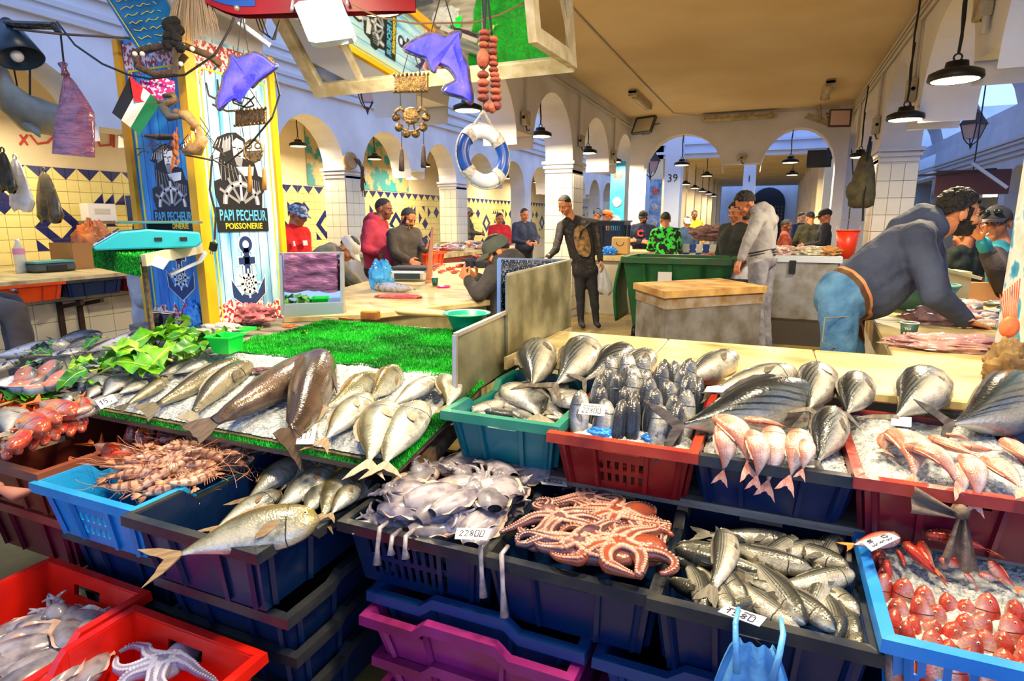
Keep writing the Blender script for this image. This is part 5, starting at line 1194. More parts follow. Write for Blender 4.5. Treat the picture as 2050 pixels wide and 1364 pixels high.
species('grey_mullet', .32, .21, .17, fish_mat('mullet', (50,52,50), (150,150,138), (220,214,196), stripe=(60,62,60), sdir='lat', sn=10, mott=.12), fin_mat('mullet', (60,58,52), (110,104,92)), fork=.4, ped=.3)
species('red_mullet', .2, .24, .18, fish_mat('redmullet', (190,56,40), (210,114,98), (228,194,184), mott=.45, head=(196,84,60)), fin_mat('redmullet', (240,110,40), (246,150,80)), fork=.5, tail=.2, dorsal=.5)
def Ice(x, y, off=.02):
    d = ray(x, y); b = .115/(IY1-IY0); a = .745+.014-b*IY0+off
    t = (a-H)/(d.z-b*d.y); return EYE+d*t
GI = 'fish laid on the sloping ice bed'
def ice_fish(sp, tx, ty, hx, hy, label, roll=0, var=None, off=.03, tz=0): fish(sp, Ice(hx, hy, off), Ice(tx, ty, off+tz), label, GI, roll, var)
ice_fish('grouper', 388,868, 640,716, 'long brown grouper with its tail over the blue crate', PI*.1, 1, .05)
ice_fish('grouper', 575,905, 648,712, 'thick brown grouper lying head up in the middle of the ice', PI*.35, 0, .055)
ice_fish('dark_seabass', 283,828, 482,722, 'slender dark fish on the ice, left of the groupers', PI*.25, 0)
ice_fish('dark_seabass', 366,845, 506,728, 'speckled dark fish between the slender fish and the groupers', PI*.2, 2)
for tx, ty, hx, hy, lab, rl, v in ((628,905,735,790,'silver amberjack with tail over the card, lower left of three',0,0), (728,960,772,806,'plump silver amberjack with tail hanging over the crate',0,0), (748,965,848,806,'large silver amberjack at the right front of the ice',0,2),
        (760,830,868,758,'silver amberjack behind the front three',0,1), (898,830,888,754,'short silver amberjack against the metal partition',.2,1), (728,815,800,738,'dusky amberjack with yellowish back near the turf',PI*.3,0), (625,835,752,750,'dark slim amberjack right of the thick grouper',PI*.3,1)):
    ice_fish('amberjack', tx, ty, hx, hy, lab, rl, v, .035)
for k, (tx, ty, hx, hy, rl) in enumerate(((160,812,226,744,0), (193,806,248,752,0), (240,782,298,724,0), (222,796,294,762,.2), (145,800,192,740,.4), (205,770,262,728,.1), (298,760,395,722,.3), (330,756,412,724,.2), (228,742,322,712,.5), (300,738,345,708,.4), (268,762,330,742,.3), (120,790,160,748,.2))):
    ice_fish('sea_bream', tx, ty, hx, hy, 'silver sea bream in the row by the leaves, '+('with tail over the front edge','second along the front','topmost with rounded white side','beside the white card','dark one at the left end','half hidden in the middle','long pale one near the dark fish','rightmost pale one','farthest dark one','small one at the back','slim one in the centre','leftmost small one')[k], rl, k, .028)
ice_fish('dark_seabass', 240,820, 332,758, 'short dark curled fish between the bream and the slender dark fish', .3, 1)
for k, (tx, ty, hx, hy, lab) in enumerate(((-40,720,140,688,'large spotted silver tuna at the left edge'), (20,742,175,700,'spotted silver tuna with a leaf on it, below the largest'), (150,712,325,662,'long spotted tuna pointing at the paper cups'), (95,684,205,668,'dark backed tuna at the back left'), (110,700,200,676,'dark tuna under the long spotted one'), (160,720,255,690,'dark blue tuna beside the leaves'), (-60,760,40,722,'spotted tuna cut by the left edge'), (-10,790,150,716,'dark striped tuna reaching under the steaks'))):
    ice_fish('spotted_tuna', tx, ty, hx, hy, lab, (.5,.2,.1,PI*.5,PI*.5,PI*.6,.2,PI*.4)[k], 0, .05+.02*(k in (0,2)))
# amberjack crate
GA = 'amberjack in the black crate'
for k, (tx, ty, hx, hy, z0, z1, lab) in enumerate(((400,1075,560,985,.56,.58,'amberjack low on the left in the black crate'), (470,1020,592,920,.57,.61,'amberjack in the back left corner of the crate'), (540,1000,638,915,.57,.62,'amberjack with nose against the back wall of the crate'), (515,1050,672,932,.59,.63,'amberjack across the middle of the crate'),
        (590,1055,650,962,.59,.6,'amberjack with golden head in the crate centre'), (620,1060,735,936,.6,.63,'amberjack on the right side of the crate'), (650,1045,715,968,.62,.63,'small amberjack lying over the right ones'), (685,1030,742,950,.6,.61,'amberjack squeezed along the right wall'), (440,1100,560,1030,.55,.57,'amberjack near the front of the crate'))):
    fish('amberjack', Zp(hx, hy, z1+.012), Zp(tx, ty, z0), lab, GA, .15*(k % 3), k, fat=1.15)
fish('amberjack', Zp(640,1042,.675), Zp(284,1128,.635), 'large blue-white amberjack lying across the crate with its tail outside', GA, .55, 2)
# teal crate: bream
GT = 'sea bream in the teal crate'
for k, (tx, ty, hx, hy, z, rl) in enumerate(((1040,795,945,825,.79,.2), (1060,830,1010,785,.8,0), (1095,850,1020,775,.81,.1), (1120,835,1060,770,.8,.2), (1150,840,1075,830,.79,.3), (1080,770,1165,810,.84,.1), (1140,860,1090,790,.79,.2), (1010,850,955,815,.78,.4), (1160,780,1075,775,.83,.2), (1055,850,1120,870,.79,.3), (1000,800,1060,790,.8,1.2))):
    fish('sea_bream', Zp(hx, hy, z+.02), Zp(tx, ty, z+.012), 'grey sea bream in the teal crate, '+('at the left front','behind the left one','large curved in the middle','right of the curved one','slanting at the front','silver one lying on top with its tail up','in the second row','darkest at the left wall','hanging over the back rim','at the front right corner','half buried at the back')[k], GT, (PI+rl if hx < tx else rl)*(1 if k < 10 else 0), k)
for k in range(9):
    c_ = Vector((-.87+.26*((k*37) % 10)/10, 1.70+.045*k, .785+.012*(k % 3))); d_ = Vector((math.cos(k*2.2), .35*math.sin(k*2.2), .1)).normalized()*.105
    fish('sea_bream', c_+d_, c_-d_, 'grey sea bream in the lower layer of the teal crate, %s from the front' % NTH(k), GT, .2, k)
# sea bass standing heads up in the red crate
GB = 'sea bass standing in the red crate'
n = 0
for row in range(5):
    for c in range(6):
        x = -.50+.057*c+(.028 if row % 2 else 0)+R.uniform(-.008,.008); y = 1.72+.085*row+R.uniform(-.01,.01)
        if x > -.19: continue
        top = .93+.012*row+R.uniform(-.02,.015)
        fish('sea_bass', (x+R.uniform(-.012,.012), y+.03, top), (x+R.uniform(-.01,.01), max(1.64, y-.07), top-.25), 'sea bass standing in the red crate, %s row from the front, %s from the left' % (NTH(row), NTH(c)), GB, R.uniform(-.8,.8)+PI*.5*R.choice((0,1)), n, lite=row > 2); n += 1
# striped tuna on marble
GM = 'striped tuna along the marble counter'
for k, (hx, hy, tx, ty, z, rl, lab, v) in enumerate(((1080,690,1062,790,.95,.2,'round striped tuna leftmost on the marble',0), (1170,690,1098,790,.95,.3,'striped tuna second from the left on the marble',1), (1262,700,1150,775,.945,.9,'striped tuna third from the left showing its dark back',0), (1305,708,1245,790,.945,.3,'small dark tuna behind the sea bass crate',2),
        (1470,712,1350,775,.95,.2,'shiny silver tuna alone on the middle of the marble',0), (1592,745,1385,795,.95,.1,'tuna facing right with visible eye on the marble',0), (1640,738,1615,838,.95,.1,'tuna with pale round belly right of the one with an eye',0), (1722,755,1690,845,.95,.4,'tuna with blue flank beside the maroon crate',0), (1850,752,1778,855,.945,.2,'striped tuna behind the blank white card',1), (2045,765,1870,868,.94,1.0,'dark blue tuna at the right end of the marble',1))):
    fish('striped_tuna', Zp(hx, hy, z), Zp(tx, ty, z-.05), lab, GM, rl, v, fat=.88 if k < 4 else .95)
fish('striped_tuna', Zp(1640,800,.89), Zp(1300,865,.87), 'long green-black tuna lying over the sea bass with tail at left', GM, 1.2, 0)
fish('striped_tuna', Zp(1672,822,.91), Yp(1630,950,1.60), 'striped tuna on the ice of the dark blue crate with forked tail', GM, .5, 0)
# snappers hanging over the dark blue crate
GS = 'pink snapper in the crates at right'
for k, (hx, hy, tx, ty, z0, z1, rl, lab) in enumerate(((1440,850,1450,975,.86,.74,.2,'pink snapper leftmost with drooping tail'), (1430,838,1520,955,.89,.78,.1,'pink snapper crossing over the leftmost one'), (1500,862,1520,985,.87,.72,.3,'pink snapper between the crossing one and the big one'), (1545,855,1535,1000,.88,.72,0,'biggest pink snapper hanging straight down'), (1600,862,1575,985,.87,.74,.2,'slim pink snapper right of the biggest'), (1612,880,1605,960,.85,.77,.3,'small pink snapper beside the striped tuna tail'), (1490,840,1600,860,.86,.86,.6,'reddish snapper lying behind the hanging ones'))):
    fish('pink_snapper', Zp(hx, hy, .90), Yp(tx, ty, 1.575-.012*(k % 3)) if k < 6 else Zp(tx, ty, .87), lab, GS, rl*.5, 3 if k < 6 else 0)
for k, (hx, hy, tx, ty, z0, z1, rl, lab) in enumerate(((1770,865,1900,915,.87,.86,.1,'snapper with its mouth at the left of the maroon crate'), (1785,880,1845,980,.85,.82,.3,'snapper low on the ice in the maroon crate'), (1812,895,1950,990,.88,.84,.1,'long rosy snapper across the maroon crate'), (1925,912,1965,1030,.88,.79,0,'plump snapper hanging over the maroon rim'), (1965,915,2070,1000,.88,.85,.1,'snapper at the right of the maroon crate'), (1920,890,2010,905,.87,.86,.4,'snapper with reddish fin at the back of the maroon crate'), (1860,875,1985,925,.865,.86,.3,'dark eyed snapper under the long rosy one'), (1900,930,1930,1020,.86,.8,.2,'snapper half hidden behind the plump one'), (1795,870,1760,910,.86,.85,.2,'small red snapper tail at the left corner of the maroon crate'), (2010,880,2090,940,.86,.85,.2,'snapper cut by the right edge on the maroon crate'), (1890,870,1960,885,.86,.86,.7,'far snapper lying on the ice behind the card'))):
    fish('pink_snapper', Zp(hx, hy, z0+.015), Zp(tx, ty, z1+.01) if k not in (1, 2, 3, 7) else Yp(tx, ty, 1.56), lab, GS, rl*.6, 3 if k in (1, 2, 3, 7) else k % 3)
ice_bed('crushed_ice', 'crushed ice filling the dark blue crate under the snappers', -.135, .225, 1.63, 2.16, lambda x, y: .81, 60, 70)
ice_bed('crushed_ice', 'crushed ice in the maroon crate', .26, .65, 1.61, 2.16, lambda x, y: .82, 60, 70)
ice_bed('crushed_ice', 'ice at the foot of the standing sea bass', -.53, -.17, 1.62, 1.78, lambda x, y: .80, 50, 30)
ice_bed('crushed_ice', 'ice between the two layers of red mullet', .29, .70, 1.28, 1.75, lambda x, y: .57+.06*(y-1.25)/.5, 60, 60)
ice_bed('crushed_ice', 'ice in the teal crate below the bream', -.905, -.575, 1.66, 2.15, lambda x, y: .745, 40, 40)
# grey mullet crate
GG = 'grey mullet in the front crate'
ML = [(1345,1100,1560,1165,.61,.2),(1440,1100,1420,1225,.63,.1),(1440,1225,1385,1150,.6,.2),(1600,1275,1500,1145,.62,.9),(1690,1150,1530,1180,.62,.4),(1650,1255,1490,1160,.62,.8),(1555,1080,1410,1070,.6,.5),(1580,1085,1480,1140,.6,.3),(1640,1120,1560,1095,.6,.6),(1660,1100,1640,1130,.6,.4),(1600,1130,1440,1080,.62,.9),(1540,1165,1640,1190,.59,.3),(1480,1215,1560,1190,.59,.3),(1640,1180,1600,1290,.61,.5),(1670,1285,1625,1190,.6,.7),(1700,1250,1650,1175,.59,.6),(1500,1230,1600,1210,.58,.4),(1400,1210,1370,1130,.59,.8),(1350,1090,1470,1110,.6,.6),(1560,1265,1480,1200,.6,.5),(1620,1105,1530,1125,.6,.4),(1690,1200,1620,1150,.6,.3),(1480,1180,1430,1110,.6,.5),(1700,1280,1660,1210,.58,.6),(1390,1130,1500,1155,.585,.4),(1460,1090,1580,1100,.58,.2),(1600,1230,1700,1250,.57,.4),(1440,1260,1540,1240,.565,.4),(1360,1190,1440,1240,.57,.4)]
for k, (hx, hy, tx, ty, z, rl) in enumerate(ML):
    a, b = Zp(hx, hy, z+.012), Zp(tx, ty, z); m_ = (a+b)/2; d_ = (a-b).normalized()*max(.13, (a-b).length*.62)
    m_.x = min(max(m_.x, -.17+abs(d_.x)), .235-abs(d_.x)); m_.y = min(max(m_.y, 1.25+abs(d_.y)), 1.79-abs(d_.y))
    fish('grey_mullet', m_+d_, m_-d_, 'grey striped mullet in the black crate, '+('lying across the left wall','standing nose up at the left','nose down beside the standing one','long one slanting over the middle','pale bellied one pointing right','slanting one above the price card','long one at the back')[k] if k < 7 else 'grey striped mullet lower in the heap of the black crate', GG, rl, k)
# red mullet basket at right: heads up in rows, a few lying on top
GR = 'red mullet in the light blue basket'
for row in range(5):
    for c in range(11):
        x = .30+.039*c+(.018 if row % 2 else 0)+R.uniform(-.005,.005); y = 1.275+.047*row+R.uniform(-.006,.006)
        if x > .71: continue
        top = .625+.006*row+R.uniform(-.012,.012)
        fish('red_mullet', (x, y+.015, top), (x, y-.03, top-.2), 'red mullet in light blue basket, %s row from the front, %s from the left' % (NTH(row), NTH(c)), GR, R.uniform(-.5,.5)+R.choice((0,PI*.5,PI)), row+c, lite=row > 1)
for k in range(6): fish('red_mullet', (.305+R.uniform(-.004,.004), 1.53+.035*k, .65), (.31, 1.50+.035*k, .47), 'red mullet %s in the file along the left wall of the light blue basket' % NTH(k), GR, R.uniform(0,1), k)
for k, (hx, hy, tx, ty, z0, z1, lab) in enumerate(((1800,1075,1685,1095,.70,.69,'white bellied red mullet with its tail outside the basket'), (1850,1070,2010,1110,.71,.70,'large red mullet lying on top to the right'), (1845,1085,1880,1155,.69,.66,'red mullet side by side with the largest'), (1808,1085,1900,1175,.69,.64,'slim red mullet pointing down over the ice'), (1795,1100,1815,1145,.68,.65,'short red mullet beside the white bellied one'), (1775,1120,1785,1185,.67,.62,'red mullet diving into the ice'), (1880,1120,1950,1140,.68,.66,'red mullet under the largest one'), (1980,1120,2045,1190,.68,.63,'dark red mullet along the right side'), (1930,1150,1960,1180,.66,.63,'red mullet with orange tail in the middle'), (1960,1150,2010,1165,.67,.65,'red mullet with orange tail at right'))):
    fish('red_mullet', Zp(hx, hy, z0), Zp(tx, ty, z1), lab, GR, .3*k, k, fat=1.25)
# red mullet in the brown and the orange crates at left
GO = 'red mullet in the brown crate'
for k, (hx, hy, tx, ty, z) in enumerate(((275,912,165,885,.60),(262,930,120,925,.59),(250,940,118,945,.58),(240,925,195,880,.6),(285,920,180,905,.61),(215,945,130,955,.57),(270,945,190,930,.575),(230,915,240,880,.62))):
    fish('red_mullet', Zp(hx, hy, z), Zp(tx, ty, z+.01), 'pink red mullet lying tail left in the brown crate, %s of eight' % NTH(k), GO, .3*k, k)
for row in range(3):
    for c in range(5):
        p = Zp(262+19*c+6*row, 850+8*c-20*row, .665)
        fish('red_mullet', p, p+Vector((.01,-.04,-.16)), 'red mullet standing at the back of the brown crate, %s row, %s from the left' % (NTH(row), NTH(c)), GO, R.uniform(0,1.5), c, lite=row > 0)
fish('red_mullet', Zp(308,815,.71), Zp(285,870,.68), 'single red mullet lying on the standing rows in the brown crate', GO, .4, 0)
GP = 'red mullet heaped at the left edge'
for row in range(4):
    for c in range(7):
        p = Zp(15+25*c+8*(row % 2), 918-9*c-15*row, .735+.012*row)
        fish('red_mullet', p, p+Vector((-.135,.07,.025)), 'red mullet nose forward in the left edge heap, %s row up, %s from the left' % (NTH(row), NTH(c)), GP, R.uniform(0,1), row+c, lite=row > 1)
for k, (hx, hy, tx, ty) in enumerate(((85,865,30,820),(120,845,70,815),(20,900,45,850),(150,830,60,800),(185,815,110,838))): fish('red_mullet', Zp(hx, hy, .80), Zp(tx, ty, .80), 'red mullet with orange tail across the left edge heap, %s of five' % NTH(k), GP, .4, k)
fish('sea_bream', Zp(20,820,.80), Zp(10,880,.78), 'silver bream at the left edge of the orange crate', GP, .1, 0)
fish('sea_bass', Zp(140,790,.84), Zp(105,850,.77), 'blue-grey fish standing out of the orange crate', GP, .3, 0)
fish('sea_bass', Zp(205,815,.79), Zp(110,850,.77), 'bluish fish lying along the back of the orange crate', GP, .3, 1)
fish('sea_bass', Zp(90,830,.79), Zp(10,885,.77), 'dark striped fish under the bream at the left edge', GP, .6, 2)
# ---------------------------------------------------------------- octopus, cuttlefish, prawns
octm = mat('octopus_skin', (128,84,84), .22, c2=(70,52,66), scale=18, bump=.15, bscale=60, coat=.5)
octm2 = mat('octopus_orange', (150,66,36), .22, c2=(120,70,62), scale=14, bump=.15, bscale=60, coat=.5)
octm3 = mat('octopus_pale', (170,170,200), .22, c2=(130,120,150), scale=12, bump=.15, bscale=60, coat=.5)
suckm = mat('sucker', (206,164,148), .25, c2=(170,116,98), scale=40); suckm2 = mat('sucker_pale', (206,206,226), .25)
def octopus(c, R0, label, group, m, sm, seed, rot=0, lift=.02, fit=None):
    rr = random.Random(seed); c = Vector(c); r = thing('octopus', label, 'octopus', c, group)
    MB().sph((R0*.32*math.cos(rot+.4), R0*.32*math.sin(rot+.4), .012), (R0*.32,R0*.24,R0*.2), 14, 9, Matrix.Rotation(rot+.4, 3, 'Z')).build('mantle', m, r, True)
    MB().sph((0,0,.012), (R0*.3,R0*.3,R0*.13), 14, 8).build('web', m, r, True)
    MB().sph((0,0,.012+R0*.115), (R0*.05,R0*.05,R0*.03), 8, 5).build('beak', mat('beak', (30,40,50), .3), r, True)
    for k in range(8):
        a = rot+2*PI*k/8+rr.uniform(-.15,.15); L = R0*rr.uniform(.95,1.25); curl = rr.uniform(-2.2,2.2); pts = []; p = Vector((0,0,.02)); n = 24; wv = rr.uniform(0,6)
        for i in range(n+1):
            t = i/n; pts.append(p.copy()); aa = a+curl*t*t*1.2+(2.2*math.copysign(1, curl)*max(0, t-.65))+.5*math.sin(t*7+wv)
            p = p+Vector((math.cos(aa), math.sin(aa), (.25*(.25-t) if t < .5 else -.08)+lift*math.sin(t*9+k)))*(L/n)
            if fit:
                p.x = min(max(p.x, fit[0]-c.x), fit[1]-c.x); p.y = min(max(p.y, fit[2]-c.y), fit[3]-c.y)
        rad = [R0*.15*(1-.85*(i/n)**.75)+.002 for i in range(n+1)]
        arm = MB().tube(pts, rad, 8).build('arm', m, r, True)
        s = MB()
        for i in range(2, n-1):
            d = (pts[i+1]-pts[i-1]).normalized() if (pts[i+1]-pts[i-1]).length > 1e-6 else Vector((1,0,0)); w = Vector((-d.y, d.x, 0)).normalized() if abs(d.z) < .99 else Vector((0,1,0))
            for sd in (-1, 1):
                for hf in (0,):
                    q = pts[i].lerp(pts[i+1], hf)+w*sd*rad[i]*.55+Vector((0,0,rad[i]*.8)); s.sph(q, (rad[i]*.34, rad[i]*.34, rad[i]*.28), 6, 4)
        so = s.build('suckers', sm, arm, True)
    return r
GOc = 'octopuses in the middle front crate'; fitO = (-.60,-.20,1.27,1.79)
def oc(x, y, z): p = Zp(x, y, z); return p
octopus(oc(1232,1048,.62), .19, 'orange brown octopus with arms spread at the back of the octopus crate', GOc, octm2, suckm, 3, .3, fit=fitO)
octopus(oc(1160,1112,.64), .18, 'pale mauve octopus with ringed suckers at the front left of the octopus crate', GOc, octm, suckm, 5, 1.0, fit=fitO)
octopus(oc(1240,1115,.645), .19, 'reddish octopus with thick arms at the front right of the octopus crate', GOc, octm2, suckm, 9, .1, fit=(-.60,-.10,1.24,1.79))
octopus(oc(1120,1060,.63), .16, 'purplish octopus half hidden at the left of the octopus crate', GOc, octm, suckm, 12, 2.0, fit=fitO)
octopus(oc(1180,1020,.61), .16, 'grey mauve octopus at the back left of the octopus crate', GOc, octm, suckm, 17, .7, fit=fitO)
octopus(oc(1290,1090,.62), .15, 'brown octopus with curled arms at the right wall of the octopus crate', GOc, octm, suckm, 21, 2.7, fit=fitO)
octopus(Zp(330,1345,.27), .17, 'single lavender octopus in the lower scarlet crate', None, octm3, suckm2, 31, 1.2, fit=(-1.57,-1.17,.4,.94))
cutm = mat('cuttlefish_skin', (166,158,166), .2, c2=(84,78,100), scale=26, bump=.08, bscale=40, coat=.6, lo=.42, hi=.7)
cutm2 = mat('cuttlefish_edge', (196,150,110), .25, c2=(214,196,190), scale=14, coat=.5)
cutd = mat('cuttlefish_dark', (96,90,100), .22, c2=(150,146,156), scale=20, coat=.5)
CP = []
for v in range(4):
    rr = random.Random(v); b = MB()
    def ms(u, a, k=1.0):
        w = .044*(math.sin(PI*min(1, u*.93+.07))**.62); h = w*.55
        return Vector(((u-.5)*.16, w*k*math.cos(a), h*math.sin(a)))
    b.grid(lambda u, v_: ms(u*.985+.005, v_*2*PI), 14, 14)
    e = MB()
    for sd in (-1, 1): e.grid(lambda u, v_: Vector(((u-.5)*.15, sd*(.036+.016*v_)*math.sin(PI*(u*.9+.05))**.5, .006*math.sin(u*16+v)*v_)), 14, 3)
    hd = MB().sph((.1,0,0), (.028,.026,.02), 10, 7)
    for sd in (-1, 1): hd.sph((.105,sd*.02,.008), .008, 6, 4)
    ar = MB()
    for k in range(8):
        p = Vector((.12,(k-3.5)*.006,0)); pts = []; a = (k-3.5)*.15; cu = rr.uniform(-2,2)
        for i in range(9): pts.append(p.copy()); a += cu/9; p = p+Vector((math.cos(a), math.sin(a), rr.uniform(-.25,.2)))*.006
        ar.tube(pts, [.0075*(1-.8*i/8)+.0008 for i in range(9)], 6)
    CP.append((b.mesh('mantle', (cutm, cutm, cutd, cutm)[v], True), (('side_fin', e.mesh('side_fin', cutm2, True)), ('head', hd.mesh('head', (cutd, cutm, cutd, cutm2)[v], True)), ('tentacles', ar.mesh('tentacles', cutm, True)))))
def cuttle(p, rz, tilt, s, label, group, v, name='cuttlefish', fit=(-1.02,-.64,1.28,1.78)):
    p = Vector(p); ok = lambda a: fit[0] < p.x+.17*s*math.cos(a) < fit[1] and fit[2] < p.y+.17*s*math.sin(a) < fit[3]
    for q in range(16):
        if ok(rz+q*.4): rz += q*.4; break
    me, parts = CP[v % 4]; o = bpy.data.objects.new(name, me); COL.objects.link(o)
    o.matrix_world = Matrix.LocRotScale(Vector(p), (Matrix.Rotation(rz, 3, 'Z') @ Matrix.Rotation(tilt, 3, 'Y') @ Matrix.Rotation(R.uniform(-.5,.5), 3, 'X')).to_quaternion(), (s, s, s)); tag(o, label, name, group)
    for nm, pm in parts: c = bpy.data.objects.new(nm, pm); COL.objects.link(c); c.parent = o
    return o
GC = 'cuttlefish and squid in the black crate'
cl = [(815,1000,'with a brown frilled edge at the left'), (770,1055,'hanging over the left front rim'), (880,950,'farthest grey one at the back left'), (920,940,'small grey one at the back'), (870,1010,'blue white one in the left middle'), (960,1000,'round blue white one in the centre'), (1005,995,'pale pink one beside the centre'), (900,1030,'tangled one left of centre'), (940,1040,'grey speckled one near the front'), (1000,1040,'one with a tan underside near the octopus'), (850,1060,'long pale one at the front'), (890,1080,'round pale one at the front'), (960,1090,'white one under the price card'), (1060,1000,'smooth white one at the right'), (1090,1000,'pale striped one near the back right'), (1050,950,'dark mottled one at the back right'), (1000,950,'dark inky one at the back middle'), (1110,970,'dark one beside the small card'), (830,970,'whitish one at the back left corner'), (1040,1110,'smooth beige one by the octopus crate rim'), (1060,1050,'one with long arms above the rim'), (920,985,'whitish tangle in the middle back'), (1090,1030,'grey lilac one touching the octopus')]
for k, (x, y, d) in enumerate(cl):
    z = .635+.02*math.sin(k*2.1)-.02*(y > 1070)+.015*(960 < y < 1040)
    q = Zp(x, y, z); q.x = min(max(q.x, -.97), -.67); q.y = min(max(q.y, 1.36), 1.73); q.z += .02
    cuttle(q, R.uniform(0,6.28), R.uniform(-.2,.2), R.uniform(1.0,1.25), 'cuttlefish in the squid crate, '+d, GC, k)
for k, (x, rz) in enumerate(((-.93,0),(-.86,PI),(-.78,0),(-.74,PI),(-.88,.2))): cuttle((x, 1.315+.02*(k % 2), .605+.012*k), rz, 0, 1.1, 'cuttlefish along the front rim of the squid crate, %s from the left' % NTH(k), GC, k, fit=(-1.04,-.62,1.2,1.7))
for k in range(22):
    cuttle((-1.0+.37*R.random(), 1.31+.44*R.random(), .56+.03*R.random()), R.uniform(0,6.28), R.uniform(-.3,.3), R.uniform(1.0,1.25), 'cuttlefish lower in the heap of the squid crate', GC, k)
for x0, y0, x1, y1, lab in ((760,1058,755,1130,'white tentacle dangling over the left front rim'), (785,1075,783,1110,'short white tentacle on the front rim'), (812,1075,812,1118,'thin white tentacle beside the short one'), (962,1098,968,1195,'long white tentacle dangling between the front crates'), (1004,1110,1010,1235,'bluish tentacle tip hanging below the octopus crate')):
    a = Zp(x0, y0, .64); D = (a-EYE).dot(fw); b = Dp(x1, y1, D-.02)
    tag(MB().tube([a+Vector((0,.04,.0)), a, a.lerp(b, .5)+Vector((.004,-.01,0)), b], [.006,.007,.006,.012], 7).build('tentacle', cutm, None, True), lab, 'tentacle', 'tentacles hanging over the front rims')
GQ = 'squid in the scarlet crate'
sq = [(90,1255),(60,1285),(150,1270),(120,1300),(170,1260),(40,1310),(200,1300),(90,1330),(150,1330),(20,1345),(60,1350),(120,1355),(30,1265),(180,1340),(5,1320),(100,1290)]
for k, (x, y) in enumerate(sq): cuttle(Zp(x, y, .26+.01*(k % 3)), R.uniform(.2,1.2)+(PI if k % 3 == 0 else 0), R.uniform(-.15,.15), R.uniform(1.1,1.35), 'lavender grey squid in the scarlet crate, '+NTH(k)+' counted from the back', GQ, 2 if k in (4,) else k, 'squid', (-2.08,-1.68,.3,1.02))
for k in range(14): cuttle((-2.06+.38*R.random(), .5+.4*R.random(), .2+.03*R.random()), R.uniform(0,6.28), 0, 1.2, 'squid at the bottom of the scarlet crate', GQ, k, 'squid', (-2.08,-1.68,.3,1.02))
# prawns
def prawn_skin():
    m = fish_mat('prawn', (180,120,90), (204,156,128), (220,182,160), stripe=(146,92,72), sdir='seg', sn=9, mott=.3, metal=0); return m
prm = prawn_skin(); prl = mat('prawn_leg', (196,136,104), .3)
PP = []
for v in range(3):
    rr = random.Random(40+v); b = MB(); NU, NV = 22, 8; uv = []; L = .13; bend = (.9, 1.5, .5)[v]; cs = []; a = -bend*.6; p = Vector((-L*.5,0,0))
    for i in range(NU+1): cs.append(p.copy()); a += bend/NU; p = p+Vector((math.cos(a), math.sin(a), 0))*(L/NU)
    for i in range(NU+1):
        u = i/NU; w = .0118*(math.sin(PI*min(.97, .06+u*.86))**.55)*(1 if u > .35 else .55+u*1.3)*(1+.04*math.sin(u*9*6.283) if u < .62 else 1.05)
        if u > .93: w *= .45
        d = (cs[min(NU, i+1)]-cs[max(0, i-1)]).normalized(); yv = Vector((-d.y, d.x, 0))
        for j in range(NV): t = 2*PI*j/NV; b.v.append(tuple(cs[i]+yv*math.cos(t)*w*1.15+Vector((0,0,math.sin(t)*w)))); uv.append((u*.74, math.cos(t)*.5+.5))
    for i in range(NU):
        for j in range(NV): b.f.append((i*NV+j, i*NV+(j+1) % NV, (i+1)*NV+(j+1) % NV, (i+1)*NV+j))
    b.f += [tuple(range(NV-1,-1,-1)), tuple(NU*NV+j for j in range(NV))]; b.m = [0]*len(b.f)
    me = b.mesh('prawn', prm, True); ul = me.uv_layers.new(name='uv'); li = np.zeros(len(me.loops), dtype=np.int32); me.loops.foreach_get('vertex_index', li); ul.data.foreach_set('uv', np.array(uv, dtype=np.float32)[li].ravel())
    tf = MB(); d0 = (cs[0]-cs[1]).normalized()
    for s in (-1, 0, 1):
        dd = Matrix.Rotation(s*.4, 3, 'Z') @ d0; tf.tube([cs[0], cs[0]+dd*.012, cs[0]+dd*.022], [.002,.005,.003], 6, flat=.4)
    lg = MB()
    for k in range(6):
        i = 12+k; c0 = cs[i]; dn = Vector((cs[i].y-cs[i-1].y, -(cs[i].x-cs[i-1].x), 0)).normalized()
        lg.tube([c0, c0+dn*.014+Vector((.004,0,.004)), c0+dn*.024+Vector((-.002,0,-.003))], .0009, 4)
    an = MB()
    for k in range(2):
        q = [cs[-1].copy()]; aa = a+rr.uniform(-.5,.5)
        for i in range(7): aa += rr.uniform(-.3,.35); q.append(q[-1]+Vector((math.cos(aa), math.sin(aa), rr.uniform(-.2,.35)))*.013)
        an.tube(q, .0006, 3)
    PP.append((me, (('tail_fan', tf.mesh('tail_fan', prl, True)), ('legs', lg.mesh('legs', prl)), ('antennae', an.mesh('antennae', prl)))))
GPr = 'striped prawns in the blue crate'
for k in range(190):
    u = R.random(); v = R.random(); x = -2.0+.37*u; y = 1.17+.42*v
    if (x+2.0)/.37+(y-1.17)/.42 < .38: continue
    z = .595+.075*math.sin(PI*min(1,v*.8+.2))*min(1, .45+u)+R.uniform(-.03,.012); me, parts = PP[k % 3]
    o = bpy.data.objects.new('prawn', me); COL.objects.link(o); tag(o, 'brown striped prawn in the heap of the bright blue crate', 'prawn', GPr)
    o.matrix_world = Matrix.LocRotScale(Vector((x, y, z)), (Matrix.Rotation(R.gauss(.75,.45)+(PI if R.random() < .3 else 0), 3, 'Z') @ Matrix.Rotation(R.uniform(-.35,.35), 3, 'Y') @ Matrix.Rotation(R.uniform(-.6,.6)+(PI if R.random() < .4 else 0), 3, 'X')).to_quaternion(), (R.uniform(1.15,1.5),)*3)
    for nm, pm in parts: c = bpy.data.objects.new(nm, pm); COL.objects.link(c); c.parent = o

